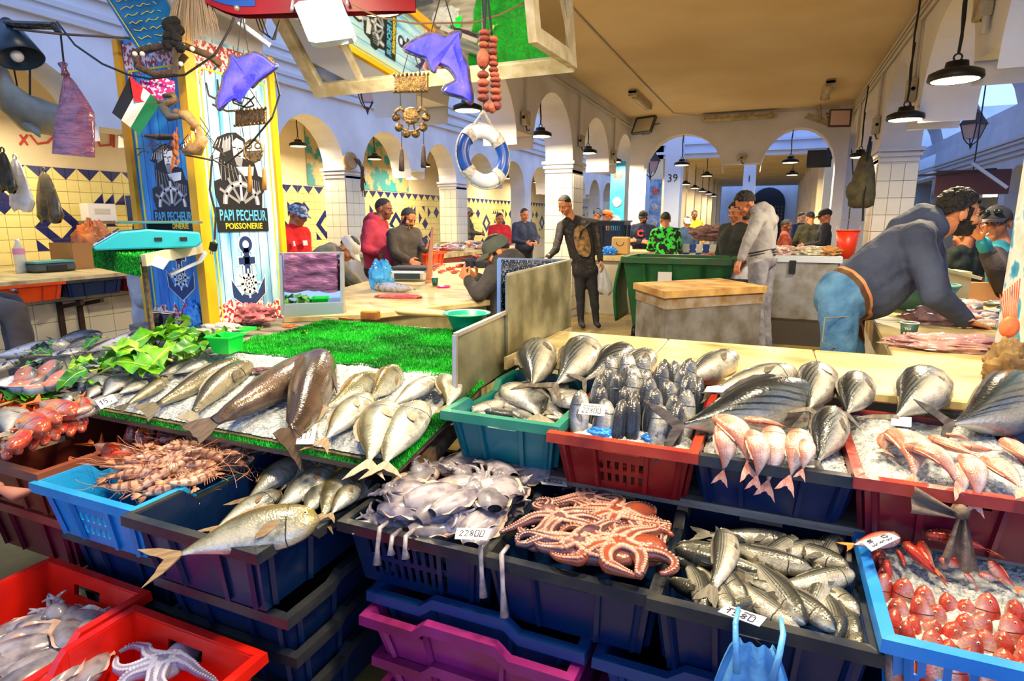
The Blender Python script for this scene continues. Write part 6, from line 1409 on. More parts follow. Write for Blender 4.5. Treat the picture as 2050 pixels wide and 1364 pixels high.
# ---------------------------------------------------------------- leaves, fish steaks
leafs = [mat('leaf_%d' % k, c, .35, c2=c2, scale=12, coat=.3) for k, (c, c2) in enumerate((((110,180,24),(64,140,20)), ((156,206,50),(96,170,30)), ((60,140,30),(36,104,24))))]
stemm = mat('leaf_stem', (190,206,90), .4)
LP_ = []
for v in range(4):
    rr = random.Random(v+70); b = MB(); ph = rr.uniform(0,6)
    def lf(u, w):
        x = u*.19; wd = .055*math.sin(PI*min(.98, .1+u*.88))**.7; y = (w-.5)*2*wd*(1+.12*math.sin(u*22+ph)); return Vector((x, y, .02*math.sin(u*3+ph)+.016*abs(w-.5)*2*math.sin(u*17+ph+w*4)-.05*u*u+.018*abs(w-.5)))
    b.grid(lf, 14, 8); me = b.mesh('leaf', leafs[v % 3], True)
    st = MB().tube([Vector((-.09,0,-.01)), Vector((-.03,.004,.0)), Vector((.0,0,.004))]+[lf(t, .5)+Vector((0,0,.002)) for t in (.15,.4,.7,.9)], [.005,.0045,.004,.003,.0025,.0018,.001], 6).mesh('stem', stemm, True)
    LP_.append((me, st))
def leaf(p, rz, tilt, s, label, v, roll=0.0):
    me, st = LP_[v % 4]; o = bpy.data.objects.new('leaf', me); COL.objects.link(o); tag(o, label, 'leaf', 'green leaves on the ice bed')
    o.matrix_world = Matrix.LocRotScale(Vector(p), (Matrix.Rotation(rz, 3, 'Z') @ Matrix.Rotation(tilt, 3, 'Y') @ Matrix.Rotation(roll, 3, 'X')).to_quaternion(), (s, s, s))
    c = bpy.data.objects.new('stem', st); COL.objects.link(c); c.parent = o
LL = [(345,655),(372,672),(395,690),(320,690),(300,702),(350,700),(280,720),(255,728),(320,715),(370,705),(400,700),(230,735),(210,728),(185,720),(175,745),(150,760),(165,765),(240,700),(275,690),(330,675),(300,670),(360,690),(285,735),(150,735),(140,722),(380,660),(420,680),(450,672)]
R.seed(23)
for k, (x, y) in enumerate(LL):
    leaf(Ice(x, y, .05+.02*(k % 3)), R.uniform(0,6.28), R.uniform(-.5,.3), R.uniform(.8,1.2)*(.6 if x < 190 else 1), 'chard leaf in the green bunch behind the bream', k, R.uniform(-.5,.5))
for x, y, lab in ((65,705,'small leaf lying on the large spotted tuna'), (78,712,'leaf scrap beside the small one on the tuna'), (58,732,'leaf on the second spotted tuna'), (105,690,'leaf over the dark tuna at the back'), (200,678,'leaf tucked behind the long tuna')): leaf(Ice(x, y, .10), R.uniform(0,6), .1, .5, lab, 2)
for k, (x, y) in enumerate(((20,795),(45,800),(5,790),(55,790),(30,805))): leaf(Ice(x, y, .03), R.uniform(0,1), -.1, .9, 'leaf under the steak plate at the left edge', k)
pl = Ice(80, 768, .03)
r = thing('steak_plate', 'white oval plate holding pink fish steaks', 'plate', pl)
MB().lathe([(.001,0),(.08,0),(.12,.014),(.135,.022),(.137,.026),(.12,.018),(.08,.006),(.001,.005)], 28).build('dish', mat('porcelain', (222,224,234), .2), r, True)
meat = mat('fish_meat', (196,110,90), .3, c2=(226,160,136), scale=30, coat=.3); skn = mat('steak_skin', (60,70,84), .25, c2=(170,176,186), scale=14, metal=.2)
for k, (x, y, tl, lab) in enumerate(((52,752,.9,'upright steak at the back left of the plate'), (96,742,.8,'steak leaning at the back right of the plate'), (115,762,.5,'largest round steak facing up at the right'), (42,775,.15,'flat steak at the front left with silver skin'), (80,778,.1,'small steak at the front of the plate'), (75,760,.2,'steak underneath in the middle of the plate'))):
    p = Ice(x, y, .055+.02*(tl > .4)); s = thing('fish_steak', lab, 'fish steak', p, 'steaks on the plate'); Mx = Matrix.Rotation(tl, 3, 'X') @ Matrix.Rotation(k, 3, 'Z')
    MB().lathe([(.001,.014),(.05,.014)], 20, (0,0,0), Mx @ Matrix.Diagonal((1,.72,1))).build('cut_face', meat, s, True)
    MB().lathe([(.05,.014),(.054,.009),(.054,-.012),(.05,-.016),(.001,-.016)], 20, (0,0,0), Mx @ Matrix.Diagonal((1,.72,1))).build('skin', skn, s, True)
    MB().sph(Mx @ Vector((0,0,.014)), (.008,.006,.004), 8, 5).build('bone', mat('bone', (236,220,200), .4), s, True)

# ---------------------------------------------------------------- price cards
cardm = mat('card', (236,234,230), .6); ink = mat('ink', (40,44,80), .5)
STR = {'0': [[(0,0),(.5,0),(.5,1),(0,1),(0,0)]], '1': [[(0,.7),(.3,1),(.3,0)]], '2': [[(0,.8),(.25,1),(.5,.75),(0,0),(.5,0)]], '5': [[(.5,1),(.05,1),(0,.55),(.4,.55),(.45,.1),(0,0)]], '8': [[(.25,.5),(0,.75),(.25,1),(.5,.75),(0,.25),(.25,0),(.5,.25),(.25,.5)]], '9': [[(.5,.6),(.2,.5),(.05,.8),(.4,1),(.5,.6),(.4,0)]],
       '~': [[(0,.3),(.15,.6),(.3,.3),(.45,.6),(.6,.3)]], ',': [[(.2,.1),(.1,-.2)]], 'w': [[(0,.5),(.1,.2),(.25,.45),(.4,.2),(.6,.6)],[(.3,.8),(.34,.84)]]}
def card(pp, z, txt, label, tz=None):
    P = [Zp(x, y, zz) for (x, y), zz in zip(pp, tz or (z,)*4)]; c = sum(P, Vector())/4; r = thing('price_card', label, 'price card', c, 'handwritten price cards')
    n = (P[1]-P[0]).cross(P[3]-P[0]).normalized(); n = n if n.z > 0 else -n
    V = [p-c for p in P]+[p-c+n*.0015 for p in P]; MB().add(V, [(0,1,2,3),(7,6,5,4)]+[(i, 4+i, 4+(i+1) % 4, (i+1) % 4) for i in range(4)]).build('paper', cardm, r)
    def at(a, b): return (P[3].lerp(P[2], a)).lerp(P[0].lerp(P[1], a), b)-c+n*.003
    for li, s in enumerate(txt):
        x0 = .12; wd = .76/max(1, len(s))
        for ch in s:
            for st in STR.get(ch, []):
                b0, hh_ = ((.12,.45), (.62,.25))[li] if len(txt) > 1 else (.25,.5)
                MB().tube([at(x0+wd*px_*1.3, b0+hh_*py_) for px_, py_ in st], .0011, 4).build('handwriting', ink, r)
            x0 += wd
card([(915,1058),(985,1060),(975,1083),(910,1080)], .675, ['22800'], 'price card reading 22800 stuck in the squid crate')
card([(1165,808),(1213,812),(1210,834),(1157,829)], .93, ['22800','~w~w~'], 'price card reading 22800 at the corner of the sea bass crate')
card([(1455,1212),(1535,1238),(1520,1256),(1437,1226)], .65, ['1580','w~'], 'price card reading 1580 on the mullet crate')
card([(190,803),(226,790),(236,803),(202,820)], .82, ['15,'], 'white scribbled card lying by the bream on the ice')
card([(1725,1086),(1780,1068),(1802,1078),(1745,1105)], .72, ['w~w','5 0'], 'price card behind the red mullet')
card([(1785,834),(1825,837),(1824,856),(1783,852)], .90, [], 'blank white card on the maroon crate')
card([(1415,775),(1465,770),(1460,787),(1410,785)], .925, [], 'blank white slip beside the long tuna')
card([(1075,955),(1130,960),(1136,975),(1085,970)], .655, ['2800'], 'small wet price card at the back of the squid crate')
card([(598,860),(636,848),(628,890),(592,890)], .79, ['511'], 'white label tag with an orange mark on the ice beside the grouper tail')

# ---------------------------------------------------------------- stall odds and ends
def blob(name, label, cat, c, rad, m, seed, amp=.35, flat=.0, group=None, fr=3.0, nu=44, nv=30, rz=0):
    c = Vector(c); b = MB(); Mz = Matrix.Rotation(rz, 3, 'Z')
    for i in range(nv+1):
        th = PI*i/nv
        for j in range(nu):
            a = 2*PI*j/nu; d = Vector((math.sin(th)*math.cos(a), math.sin(th)*math.sin(a), math.cos(th)))
            k = 1+amp*.8*noiz(d*fr+Vector((seed*7.1,seed,0)))+amp*.6*abs(noiz(d*fr*2.6+Vector((seed,seed*3.3,0))))+amp*.35*abs(noiz(d*fr*6+Vector((seed,seed,3))))
            p = Vector((d.x*rad[0]*k, d.y*rad[1]*k, d.z*rad[2]*k)); p.z = max(p.z, -rad[2]*(1-flat)); b.v.append(tuple(Mz @ p))
    for i in range(nv):
        for j in range(nu): b.f.append((i*nu+j, (i+1)*nu+j, (i+1)*nu+(j+1) % nu, i*nu+(j+1) % nu))
    b.m = [0]*len(b.f); o = b.build(name, m, None, False); smooth_angle(o, .5); o.location = c; return tag(o, label, cat, group)
pinkbag = mat('pink_plastic', (206,130,130), .22, c2=(160,90,100), scale=14, bump=.4, bscale=20, coat=.3)
bluebag = mat('blue_plastic', (20,110,230), .2, c2=(60,150,245), scale=12, bump=.4, bscale=20, coat=.3)
ltbag = mat('light_blue_plastic', (70,160,240), .25, c2=(120,196,250), scale=10, bump=.4, bscale=20, alpha=.9)
clearbag = mat('clear_plastic', (226,226,230), .15, c2=(190,190,196), scale=16, bump=.5, bscale=24, alpha=.75)
whitebag = mat('white_plastic', (226,226,230), .3, c2=(200,200,206), scale=10, bump=.4, bscale=18, alpha=.92)
blob('plastic_bag', 'crumpled pink plastic bag at the foot of the clad pillar', 'plastic bag', Zp(500,632,.92), (.14,.09,.06), pinkbag, 1, .5, .5)
blob('plastic_bag', 'bright blue plastic bag standing by the paper cups', 'plastic bag', Zp(388,640,.93), (.05,.04,.08), bluebag, 2, .4, .2)
blob('plastic_bag', 'clear crumpled wrap beside the green lid', 'plastic bag', Zp(440,660,.90), (.1,.06,.03), clearbag, 3, .6, .6)
blob('plastic_bag', 'wrinkled pink-brown bag on the right counter by the paper cup', 'plastic bag', Zp(1905,690,.925), (.21,.075,.04), mat('pink_brown_plastic', (206,166,160), .2, c2=(150,104,110), scale=12, bump=.5, bscale=18, coat=.4), 4, .45, .4)
blob('plastic_bag', 'wrinkled pink-brown bag under the hand of the leaning man', 'plastic bag', Zp(1890,638,.925), (.17,.09,.06), mat('pink_brown_plastic', (0,0,0)), 5, .4, .4)
blob('plastic_bag', 'blue lining bag bulging over the left rim of the sea bass crate', 'plastic bag', Zp(1212,868,.82), (.05,.03,.02), bluebag, 6, .3)
blob('plastic_bag', 'blue lining bag bulging over the front rim of the sea bass crate', 'plastic bag', Zp(1322,880,.82), (.05,.025,.018), bluebag, 7, .3)
# blue bag hanging on the mullet crate
bp_ = Zp(1510,1290,.6); r = thing('plastic_bag', 'light blue carrier bag hanging from the rim of the mullet crate', 'plastic bag', bp_)
def hang(u, v):
    a = (u-.5); wd = .045+.14*v**.7; ph = u*2*PI
    x = wd*math.sin((u-.5)*PI*1.0)*.75; y = -.03-.035*math.cos(a*PI)*(.4+v)-.006*math.sin(u*26+v*3)
    return Vector((x+.02*v, y, .03-.42*v))
MB().grid(hang, 40, 18).build('bag_body', ltbag, r, True)
for s in (-.035, .045): MB().tube([(s,.02,.06), (s*1.1,-.025,.055), (s*1.0,-.05,.03), (s*.8,-.06,-.03)], [.004,.006,.006,.008], 7).build('handle', ltbag, r, True)
def cup(p, h, r0, body, band, label, group=None):
    r = thing('paper_cup', label, 'cup', p, group)
    MB().lathe([(.001,0),(r0*.72,0),(r0,h),(r0*.96,h),(r0*.7,.004)], 20).build('body', body, r, True)
    MB().torus((0,0,h), r0*.99, .003, 20, 6).build('lip', mat('cup_lip', (236,232,226), .4), r, True)
    MB().lathe([(r0*.735,.01),(r0*.82,h*.38)], 20, (0,0,0), Matrix.Diagonal((1.012,1.012,1))).build('band', band, r, True)
    MB().lathe([(.001,0),(r0*.3,0)], 12, (.55*r0,-.66*r0,h*.55), Matrix.Rotation(PI/2, 3, 'X') @ Matrix.Rotation(-.7, 3, 'Y')).build('round_logo', cardm, r)
dk = mat('cup_charcoal', (50,44,50), .5); gn = mat('cup_green', (20,96,70), .5)
cup(Zp(317,652,.90), .075, .032, dk, gn, 'charcoal and green paper cup on the left by the blue bag', 'coffee cups'); cup(Zp(340,654,.90), .075, .032, dk, gn, 'charcoal and green paper cup next to the blue bag', 'coffee cups')
c3 = Zp(1817,682,.90); r = thing('paper_cup', 'green paper cup with white lettering on the right counter', 'cup', c3)
MB().lathe([(.001,0),(.028,0),(.038,.085),(.036,.085),(.027,.004)], 22).build('body', mat('cup_olive', (44,76,56), .5), r, True); MB().torus((0,0,.085), .0375, .0025, 22, 6).build('lip', cardm, r, True)
for k in range(7): MB().bar((.0305*math.cos(-2.6+.3*k), .0305*math.sin(-2.6+.3*k), .008), (.033*math.cos(-2.6+.3*k), .033*math.sin(-2.6+.3*k), .02+.022*((k*5) % 3)/2), .006, .003).build('lettering', cardm, r)
put(text_mesh('TILE', .014, depth=.0006), 'lettering', cardm, r, frame(c3+Vector((-.012,-.036,.06)), (.9,-.3,0), (0,0,1)))
cup(Zp(871,572,.905), .07, .03, gn, dk, 'small green cup on the seated man\'s counter')
# shelf at the pillar foot that carries the cups
r = thing('cup_shelf', 'grey wooden ledge under the paper cups', 'shelf', Zp(340,668,.88)); P = ccw([Zp(*q, .895) for q in ((258,650),(300,640),(430,655),(400,672))]); MB().prism([(p.x-r.location.x, p.y-r.location.y) for p in P], -.02, .014).build('board', woodg, r); MB().bb(-.02, .02, -.02, .02, -.88, -.02).build('leg', woodg, r)
# green plastic box and lid, scissors, bowl, block, board
gbox = mat('green_plastic', (16,226,70), .3, emit=(16,226,70), es=.0); p = Zp(455,705,.89)
r = thing('plastic_box', 'bright green plastic food box at the edge of the turf', 'box', p)
MB().lathe([(.001,0),(.055,0),(.075,.075),(.08,.075),(.08,.069),(.0735,.069),(.07,.07),(.052,.004),(.001,.004)], 4, (0,0,0), Matrix.Rotation(.95, 3, 'Z')).build('tub', gbox, r); MB().lathe([(.078,.076),(.086,.076),(.086,.07),(.078,.07)], 4, (0,0,0), Matrix.Rotation(.95, 3, 'Z')).build('rim', gbox, r)
r = thing('plastic_cover', 'bright green lid lying flat on the turf', 'lid', Zp(486,661,.895)); MB().lathe([(.001,.008),(.055,.008),(.062,.012),(.068,.012),(.07,0),(.001,0)], 4, (0,0,0), Matrix.Rotation(.9, 3, 'Z')).build('lid_plate', gbox, r); MB().lathe([(.04,.0095),(.046,.0095)], 4, (0,0,.001), Matrix.Rotation(.9, 3, 'Z')).build('lid_groove', mat('green_dark', (12,170,54), .4), r)
sp_ = Zp(580,655,.895); r = thing('scissors', 'scissors with orange handles on the turf', 'scissors', sp_); om = mat('orange_grip', (240,90,20), .35)
for s in (-1, 1):
    MB().torus((.0,s*.018,.006), .02, .005, 18, 6, Matrix.Diagonal((1.5,.8,1))).build('handle', om, r, True); MB().bar((-.03,s*.006,.006), (-.13,-s*.004,.006), .003, .012).build('blade', zinc, r)
MB().lathe([(.001,.012),(.005,.012),(.005,0)], 8, (-.035,0,0)).build('pivot', zinc, r)
for x, y, lab in ((612,665,'pale green leaf scrap on the turf by the scissors'), (522,658,'tiny leaf scrap near the scissors tip')): leaf(Zp(x, y, .898), 2.6, 0, .3, lab, 1)
bw = Zp(935,660,.895); r = thing('wash_bowl', 'teal plastic bowl of water on the turf', 'bowl', bw); tb = mat('bowl_teal', (24,150,130), .3)
MB().lathe([(.001,0),(.07,0),(.085,.03),(.105,.075),(.125,.085),(.125,.09),(.1,.085),(.08,.03),(.066,.006),(.001,.006)], 32).build('basin', tb, r, True); MB().lathe([(.001,.066),(.098,.066)], 32).build('water', mat('bowl_water', (120,170,120), .08), r)
wbl = mat('block_wood', (176,122,50), .6, c2=(120,50,30), scale=8)
r = thing('wooden_block', 'short stained wooden block behind the turf', 'block', Zp(742,640,.895)); bevel(MB().box((0,0,.025), (.1,.06,.05), Matrix.Rotation(.1, 3, 'Z')).build('block_body', wbl, r), .005); MB().box((0,0,.051), (.09,.05,.003), Matrix.Rotation(.1, 3, 'Z')).build('worn_face', mat('block_top', (206,160,60), .6), r)
r = thing('cutting_board', 'long pale rounded cutting board behind the turf', 'cutting board', Zp(845,636,.895));
MB().tube([Vector((-.18,0,.03)), Vector((-.15,0,.032)), Vector((.0,0,.03)), Vector((.16,.01,.028)), Vector((.2,.012,.026))], [.012,.04,.042,.03,.015], 12, flat=.62).build('board_body', mat('pale_board', (232,206,150), .6, c2=(206,170,110), scale=7), r, True); MB().tube([Vector((.19,.01,.026)), Vector((.22,.014,.024))], .014, 8).build('grip', wbl, r)
r = thing('knife', 'thin knife lying by the wooden block', 'knife', Zp(680,640,.9)); MB().bar((-.12,0,.004), (.0,0,.004), .014, .004).build('blade', zinc, r); MB().bar((0,0,.006), (.1,0,.006), .018, .012).build('handle', wbl, r)
blob('fish_roe', 'small pink octopus arm lying on the ice behind the grouper', 'octopus arm', Ice(545,745,.02), (.09,.025,.015), octm, 11, .4)
r = thing('tag_stick', 'pink and yellow plastic tag stuck in the ice between the groupers', 'tag', Ice(572,792,.03)); MB().bar((-.03,-.03,-.01), (0,0,.0), .012, .004).build('pink_half', mat('tag_pink', (230,30,110), .4), r); MB().bar((0,0,0), (.03,.03,.012), .012, .004).build('yellow_half', mat('tag_yellow', (240,190,20), .4), r)
# ---------------------------------------------------------------- things hanging over the stall
def DL(pts, D): return [Dp(x, y, D+(0 if len(q_) < 3 else q_[2])) for q_ in pts for x, y in [q_[:2]]]
def cord(name, label, pts, r=.004, m=None, par=None):
    o = MB().tube(pts, r, 6).build(name, m or wirem, par, o=par.location if par else (0,0,0))
    if par is None: tag(o, label, 'cable', 'loose cables')
    return o
def flat_poly(pts, t, m, name, par, D, front=0.0):
    """outline given by picture points at one distance; a real slab of thickness t"""
    P = [Dp(x, y, D-front) for x, y in pts]; k = len(P); V = [tuple(p) for p in P]+[tuple(p+fw*t) for p in P]
    return MB().add(V, [tuple(range(k)), tuple(range(2*k-1, k-1, -1))]+[(i, k+i, k+(i+1) % k, (i+1) % k) for i in range(k)]).build(name, m, par, o=par.location if par else (0,0,0))
# LED flood lamp facing the camera
D = 2.7; r = thing('flood_light', 'square white LED flood light glowing above the stall', 'flood light', Dp(648,40,D))
ledm = mat('led_panel', (255,255,255), .3, emit=(240,250,255), es=7); case = mat('led_case', (190,200,222), .4)
rim_ = [(588,10),(598,2),(672,-6),(684,0),(708,66),(704,76),(632,86),(618,82)]
flat_poly(rim_, .05, case, 'case', r, D); flat_poly([(597,12),(672,4),(698,68),(626,76)], .004, ledm, 'led_face', r, D, .006)
put(text_mesh('150W', .018, depth=.0004), 'lettering', greym, r, frame(Dp(636,72,D-.008), rt-up*.12, up)); put(text_mesh('IP66', .018, depth=.0004), 'lettering', greym, r, frame(Dp(686,67,D-.008), rt-up*.12, up))
MB().tube([Dp(584,20,D), Dp(590,-20,D+.03), Dp(690,-30,D+.03), Dp(696,10,D)], .008, 6).build('bracket', case, r, o=r.location)
l = bpy.data.lights.new('led_light', 'AREA'); l.shape = 'SQUARE'; l.size = .2; l.energy = 8; l.color = (1,.97,.9); lo = bpy.data.objects.new('led_light', l); COL.objects.link(lo); lo.parent = r
lo.matrix_basis = Matrix.Translation(-fw*.03) @ (-fw).to_track_quat('-Z', 'Y').to_matrix().to_4x4() if False else Matrix.Translation(-fw*.03+Vector((0,0,-.02))) @ ((-fw*.75+Vector((0,0,-.65))).to_track_quat('-Z', 'Y').to_matrix().to_4x4())
lamp(Dp(752,12,2.9), 3.42, 'round lit pendant lamp at the top edge beside the LED flood', GL, 22, 1.0, (1,.9,.7))
# model boat
r = thing('model_boat', 'red and blue wooden model boat hanging at the top edge', 'model boat', Dp(600,10,2.75)); redb = mat('boat_red', (166,24,34), .35, c2=(140,16,28), scale=6); blub = mat('boat_blue', (40,90,190), .35)
def hull(u, v, z0=0, z1=1):
    p = Dp(412+420*u, 36-12*u-90*(1-v)*1.0+(-30*(1-math.sin(min(1, u*5)*PI/2)))*v, 2.75); w = .09*math.sin(PI*(.03+.94*u))**.5*(1-v*.75); return p, w
b = MB()
b.grid(lambda u, v: hull(u, v)[0]-fw*hull(u, v)[1], 24, 8); b.grid(lambda u, v: hull(1-u, v)[0]+fw*hull(1-u, v)[1], 24, 8); b.build('hull', redb, r, True, r.location)
MB().grid(lambda u, v: hull(u*.25, .55+.3*v)[0]-fw*(hull(u*.25, .55+.3*v)[1]+.004), 8, 3).build('blue_stripe', blub, r, True, r.location)
MB().sph(Dp(474,16,2.66), .012, 10, 8).build('bolt', zinc, r, True, r.location)
for u in (500, 700): cord('hanger', '', [Dp(u,-30,2.75), Vector((Dp(u,-30,2.75).x, Dp(u,-30,2.75).y, 3.4))], .004, wirem, r)
# dolphins
dolb = mat('dolphin_resin', (60,70,220), .2, c2=(120,110,240), scale=9, emit=(70,60,255), es=.3, bump=.3, bscale=30, coat=.5); dole = mat('dolphin_edge', (60,80,120), .6, c2=(120,90,70), scale=30, bump=.6, bscale=60)
def dolphin(pts, D, label, hang):
    c = Dp(sum(p[0] for p in pts)/len(pts), sum(p[1] for p in pts)/len(pts), D); r = thing('dolphin_light', label, 'dolphin light', c, 'glowing blue dolphins')
    n = len(pts); sm = []
    for i in range(n):
        a, b, d, e = [Vector(pts[(i+k) % n]) for k in (-1, 0, 1, 2)]
        for t in (0, .33, .66): sm.append(tuple(.5*((2*b)+(-a+d)*t+(2*a-5*b+4*d-e)*t*t+(-a+3*b-3*d+e)*t**3)))
    cx0, cy0 = sum(p[0] for p in sm)/len(sm), sm[0][1]
    # pillow body: outline ring + raised inner ring on both faces
    k = len(sm); P = [Dp(x, y, D) for x, y in sm]
    inn = []
    for i in range(k):
        a, b = Vector(sm[i-1]), Vector(sm[(i+1) % k]); t = (b-a).normalized(); q = Vector(sm[i])+Vector((-t.y, t.x))*5; inn.append(q)
    area = sum(sm[i][0]*sm[(i+1) % k][1]-sm[(i+1) % k][0]*sm[i][1] for i in range(k))
    if area < 0:
        inn = []
        for i in range(k):
            a, b = Vector(sm[i-1]), Vector(sm[(i+1) % k]); t = (b-a).normalized(); inn.append(Vector(sm[i])+Vector((t.y, -t.x))*5)
    A = [Dp(x, y, D-.02) for x, y in inn]; B_ = [Dp(x, y, D+.02) for x, y in inn]
    V = P+A+B_; Fc = [tuple(range(k, 2*k)), tuple(range(3*k-1, 2*k-1, -1))]+[(i, (i+1) % k, k+(i+1) % k, k+i) for i in range(k)]+[((i+1) % k, i, 2*k+i, 2*k+(i+1) % k) for i in range(k)]
    MB().add(V, Fc).build('body', dolb, r, False, r.location)
    MB().tube(P+[P[0]], .007, 6).build('edge_rope', dole, r, True, r.location)
    for (x0, y0, x1, y1) in hang: cord('hanging_string', '', [Dp(x0,y0,D), Dp(x1,y1,D)], .0025, wirem, r)
    return r
dolphin([(808,98),(830,80),(868,66),(890,74),(905,66),(922,64),(918,78),(908,84),(922,108),(936,130),(940,160),(946,190),(943,208),(925,196),(888,185),(892,172),(905,166),(912,158),(898,138),(882,130),(868,125),(872,144),(862,138),(852,118),(830,110)], 2.5, 'glowing blue dolphin pointing left under the tilted mirror', [(862,68,880,0),(910,62,892,0)])
dolphin([(438,220),(434,198),(444,172),(448,150),(458,135),(462,110),(475,116),(488,112),(510,105),(528,112),(548,128),(556,132),(540,146),(520,160),(505,175),(500,165),(508,152),(490,158),(470,178),(480,196),(482,206),(462,198),(450,210)], 2.75, 'glowing blue dolphin beside the clad pillar, nose to the right', [(475,112,485,20),(498,106,484,20)])
# ornaments
gilt = mat('gilt_metal', (150,120,70), .4, .6, c2=(90,70,44), scale=50, bump=.6, bscale=80)
def ornament(D, box, hang, label, medal=None, oval=None, tass=()):
    (x0, y0, x1, y1) = box; r = thing('metal_ornament', label, 'ornament', Dp((x0+x1)/2, (y0+y1)/2, D), 'gilt hanging ornaments')
    bevel(flat_poly([(x0,y0),(x1,y0-(2 if medal else 6)),(x1,y1-(2 if medal else 6)),(x0,y1)], .02, gilt, 'plaque', r, D), .004)
    for i in range(9):
        t = i/8
        for yy in (y0, y1): MB().sph(Dp(x0+(x1-x0)*t, yy-(2 if medal else 6)*t, D), .007, 6, 4).build('edge_bead', gilt, r, True, r.location)
    for a in hang: cord('string', '', [Dp(*a[0], D), Dp(*a[1], D)], .002, wirem, r)
    if medal:
        cx, cy = medal; MB().lathe([(.001,-.012),(.03,-.012),(.036,0),(.03,.006),(.001,.006)], 20, Dp(cx, cy, D), frame((0,0,0), rt, up).to_3x3()).build('medallion', gilt, r, True, r.location)
        MB().torus(Dp(cx, cy+6, D), .052, .004, 24, 6, frame((0,0,0), rt, up).to_3x3(), -PI*.95, -PI*.05).build('arc', gilt, r, True, r.location)
        for k in range(6):
            a = PI*(1.0+k/5); q = (cx+30*math.cos(a)*1.0, cy+3-30*math.sin(a)*1.15)
            MB().lathe([(.001,-.006),(.014,-.006),(.018,0),(.001,.005)], 14, Dp(*q, D), frame((0,0,0), rt, up).to_3x3()).build('small_disc', gilt, r, True, r.location)
            MB().bar(Dp(cx, cy, D), Dp(*q, D), .005).build('spoke', gilt, r, o=r.location)
        for s in (-1, 1): MB().tube([Dp(cx+s*12, cy-6, D), Dp(cx+s*20, cy-16, D), Dp(cx+s*30, cy-10, D), Dp(cx+s*34, cy+2, D)], [.006,.009,.006,.004], 6).build('scroll', gilt, r, True, r.location)
    if oval:
        cx, cy, rx_, ry_ = oval; MB().torus(Dp(cx, cy, D), .045, .006, 24, 6, frame((0,0,0), rt, up).to_3x3() @ Matrix.Diagonal((1,1.2,1))).build('oval_frame', gilt, r, True, r.location)
        flat_poly([(cx-14,cy),(cx+14,cy-1),(cx+14,cy+20),(cx-14,cy+21)], .006, mat('dark_tablet', (60,44,30), .5, c2=(120,96,60), scale=90), 'tablet', r, D)
        for s in (-1, 1): MB().torus(Dp(cx+s*9, cy-10, D), .014, .004, 14, 6, frame((0,0,0), rt, up).to_3x3()).build('scroll', gilt, r, True, r.location)
    for (x, ya, yb) in tass:
        cord('string', '', [Dp(x, ya-45, D), Dp(x, ya, D)], .0015, wirem, r); MB().tube([Dp(x, ya, D), Dp(x, ya+6, D), Dp(x, (ya+yb)/2, D), Dp(x, yb, D)], [.003,.007,.010,.012], 8).build('tassel', mat('tassel_brown', (84,66,60), .8, c2=(50,40,36), scale=60, stretch=(3,3,.3)) if medal else mat('tassel_gold', (170,116,40), .8), r, True, r.location)
ornament(2.45, (789,150,857,184), [((806,148),(816,110)), ((842,148),(830,110)), ((801,184),(802,216)), ((844,184),(844,212))], 'gilt ornament with round medallion and two long tassels', (823,232), None, ((804,296,342), (848,290,335)))
ornament(2.95, (470,222,532,252), [((480,222),(495,178)), ((524,216),(500,178)), ((484,252),(488,275)), ((520,246),(520,275))], 'gilt plaque ornament hanging against the pale blue panel', None, (507,302,24,30), ((500,330,385), (529,335,380)))
# beads and lifebuoy
beadm = [mat('bead_%d' % k, c, .6, bump=.3, bscale=60) for k, c in enumerate(((140,64,50),(120,52,44),(166,84,60)))]
D = 2.3; r = thing('bead_string', 'string of large reddish brown wooden beads above the lifebuoy', 'beads', Dp(975,140,D)); Fr = frame((0,0,0), rt, up).to_3x3()
for k, (x, y, w, h) in enumerate([(970,66,12,7),(970,78,12,7),(968,90,11,7),(967,118,13,20),(967,150,12,8),(967,166,12,8),(967,182,12,7),(967,196,12,8),(988,79,10,7),(986,92,10,6),(987,104,10,7),(987,117,9,6),(988,128,10,6),(988,140,10,6),(990,150,10,6),(992,160,11,6),(992,171,11,6),(992,183,12,7),(993,197,12,7),(994,212,10,9),(985,216,9,11),(976,214,8,10)]):
    MB().sph(Dp(x, y, D), (w*D/F, w*D/F, h*D/F), 12, 8, Fr @ Matrix.Rotation(-PI/2, 3, 'X') if False else Matrix.Identity(3)).build('bead', beadm[k % 3] if k != 3 else beadm[2], r, True, r.location)
cord('cord', '', [Dp(972,-10,D), Dp(970,60,D), Dp(967,196,D), Dp(976,214,D), Dp(993,200,D), Dp(986,80,D), Dp(976,-10,D)], .005, mat('navy_cord', (20,26,44), .8), r)
D = 2.75; r = thing('lifebuoy', 'white and blue lifebuoy hanging from a rope above the stall', 'lifebuoy', Dp(968,313,D)); wht = mat('buoy_white', (232,234,238), .4, c2=(214,216,222), scale=12, bump=.1, bscale=50); blu = mat('buoy_blue', (18,70,160), .3); rope = mat('rope_white', (214,208,196), .8, c2=(160,150,136), scale=90)
MR = frame((0,0,0), (rt*.86+fw*.5), up).to_3x3() @ Matrix.Diagonal((1,1.08,.8))
c = r.location; R0, r0 = .105, .030
for k in range(4):
    a0 = PI/4+PI/2*k; m = (wht, blu, wht, blu)[k]; MB().torus((0,0,0), R0, r0, 12, 14, MR, a0, a0+PI/2, 0).build('white_segment' if k % 2 == 0 else 'blue_segment', m, r, True)
    MB().torus((0,0,0), R0, r0+.004, 4, 14, MR, a0-.16, a0+.16).build('rope_binding', rope, r, True)
MB().torus((0,0,0), R0+r0+.003, .004, 40, 6, MR).build('grab_rope', rope, r, True)
top = Dp(968,222,D)-c
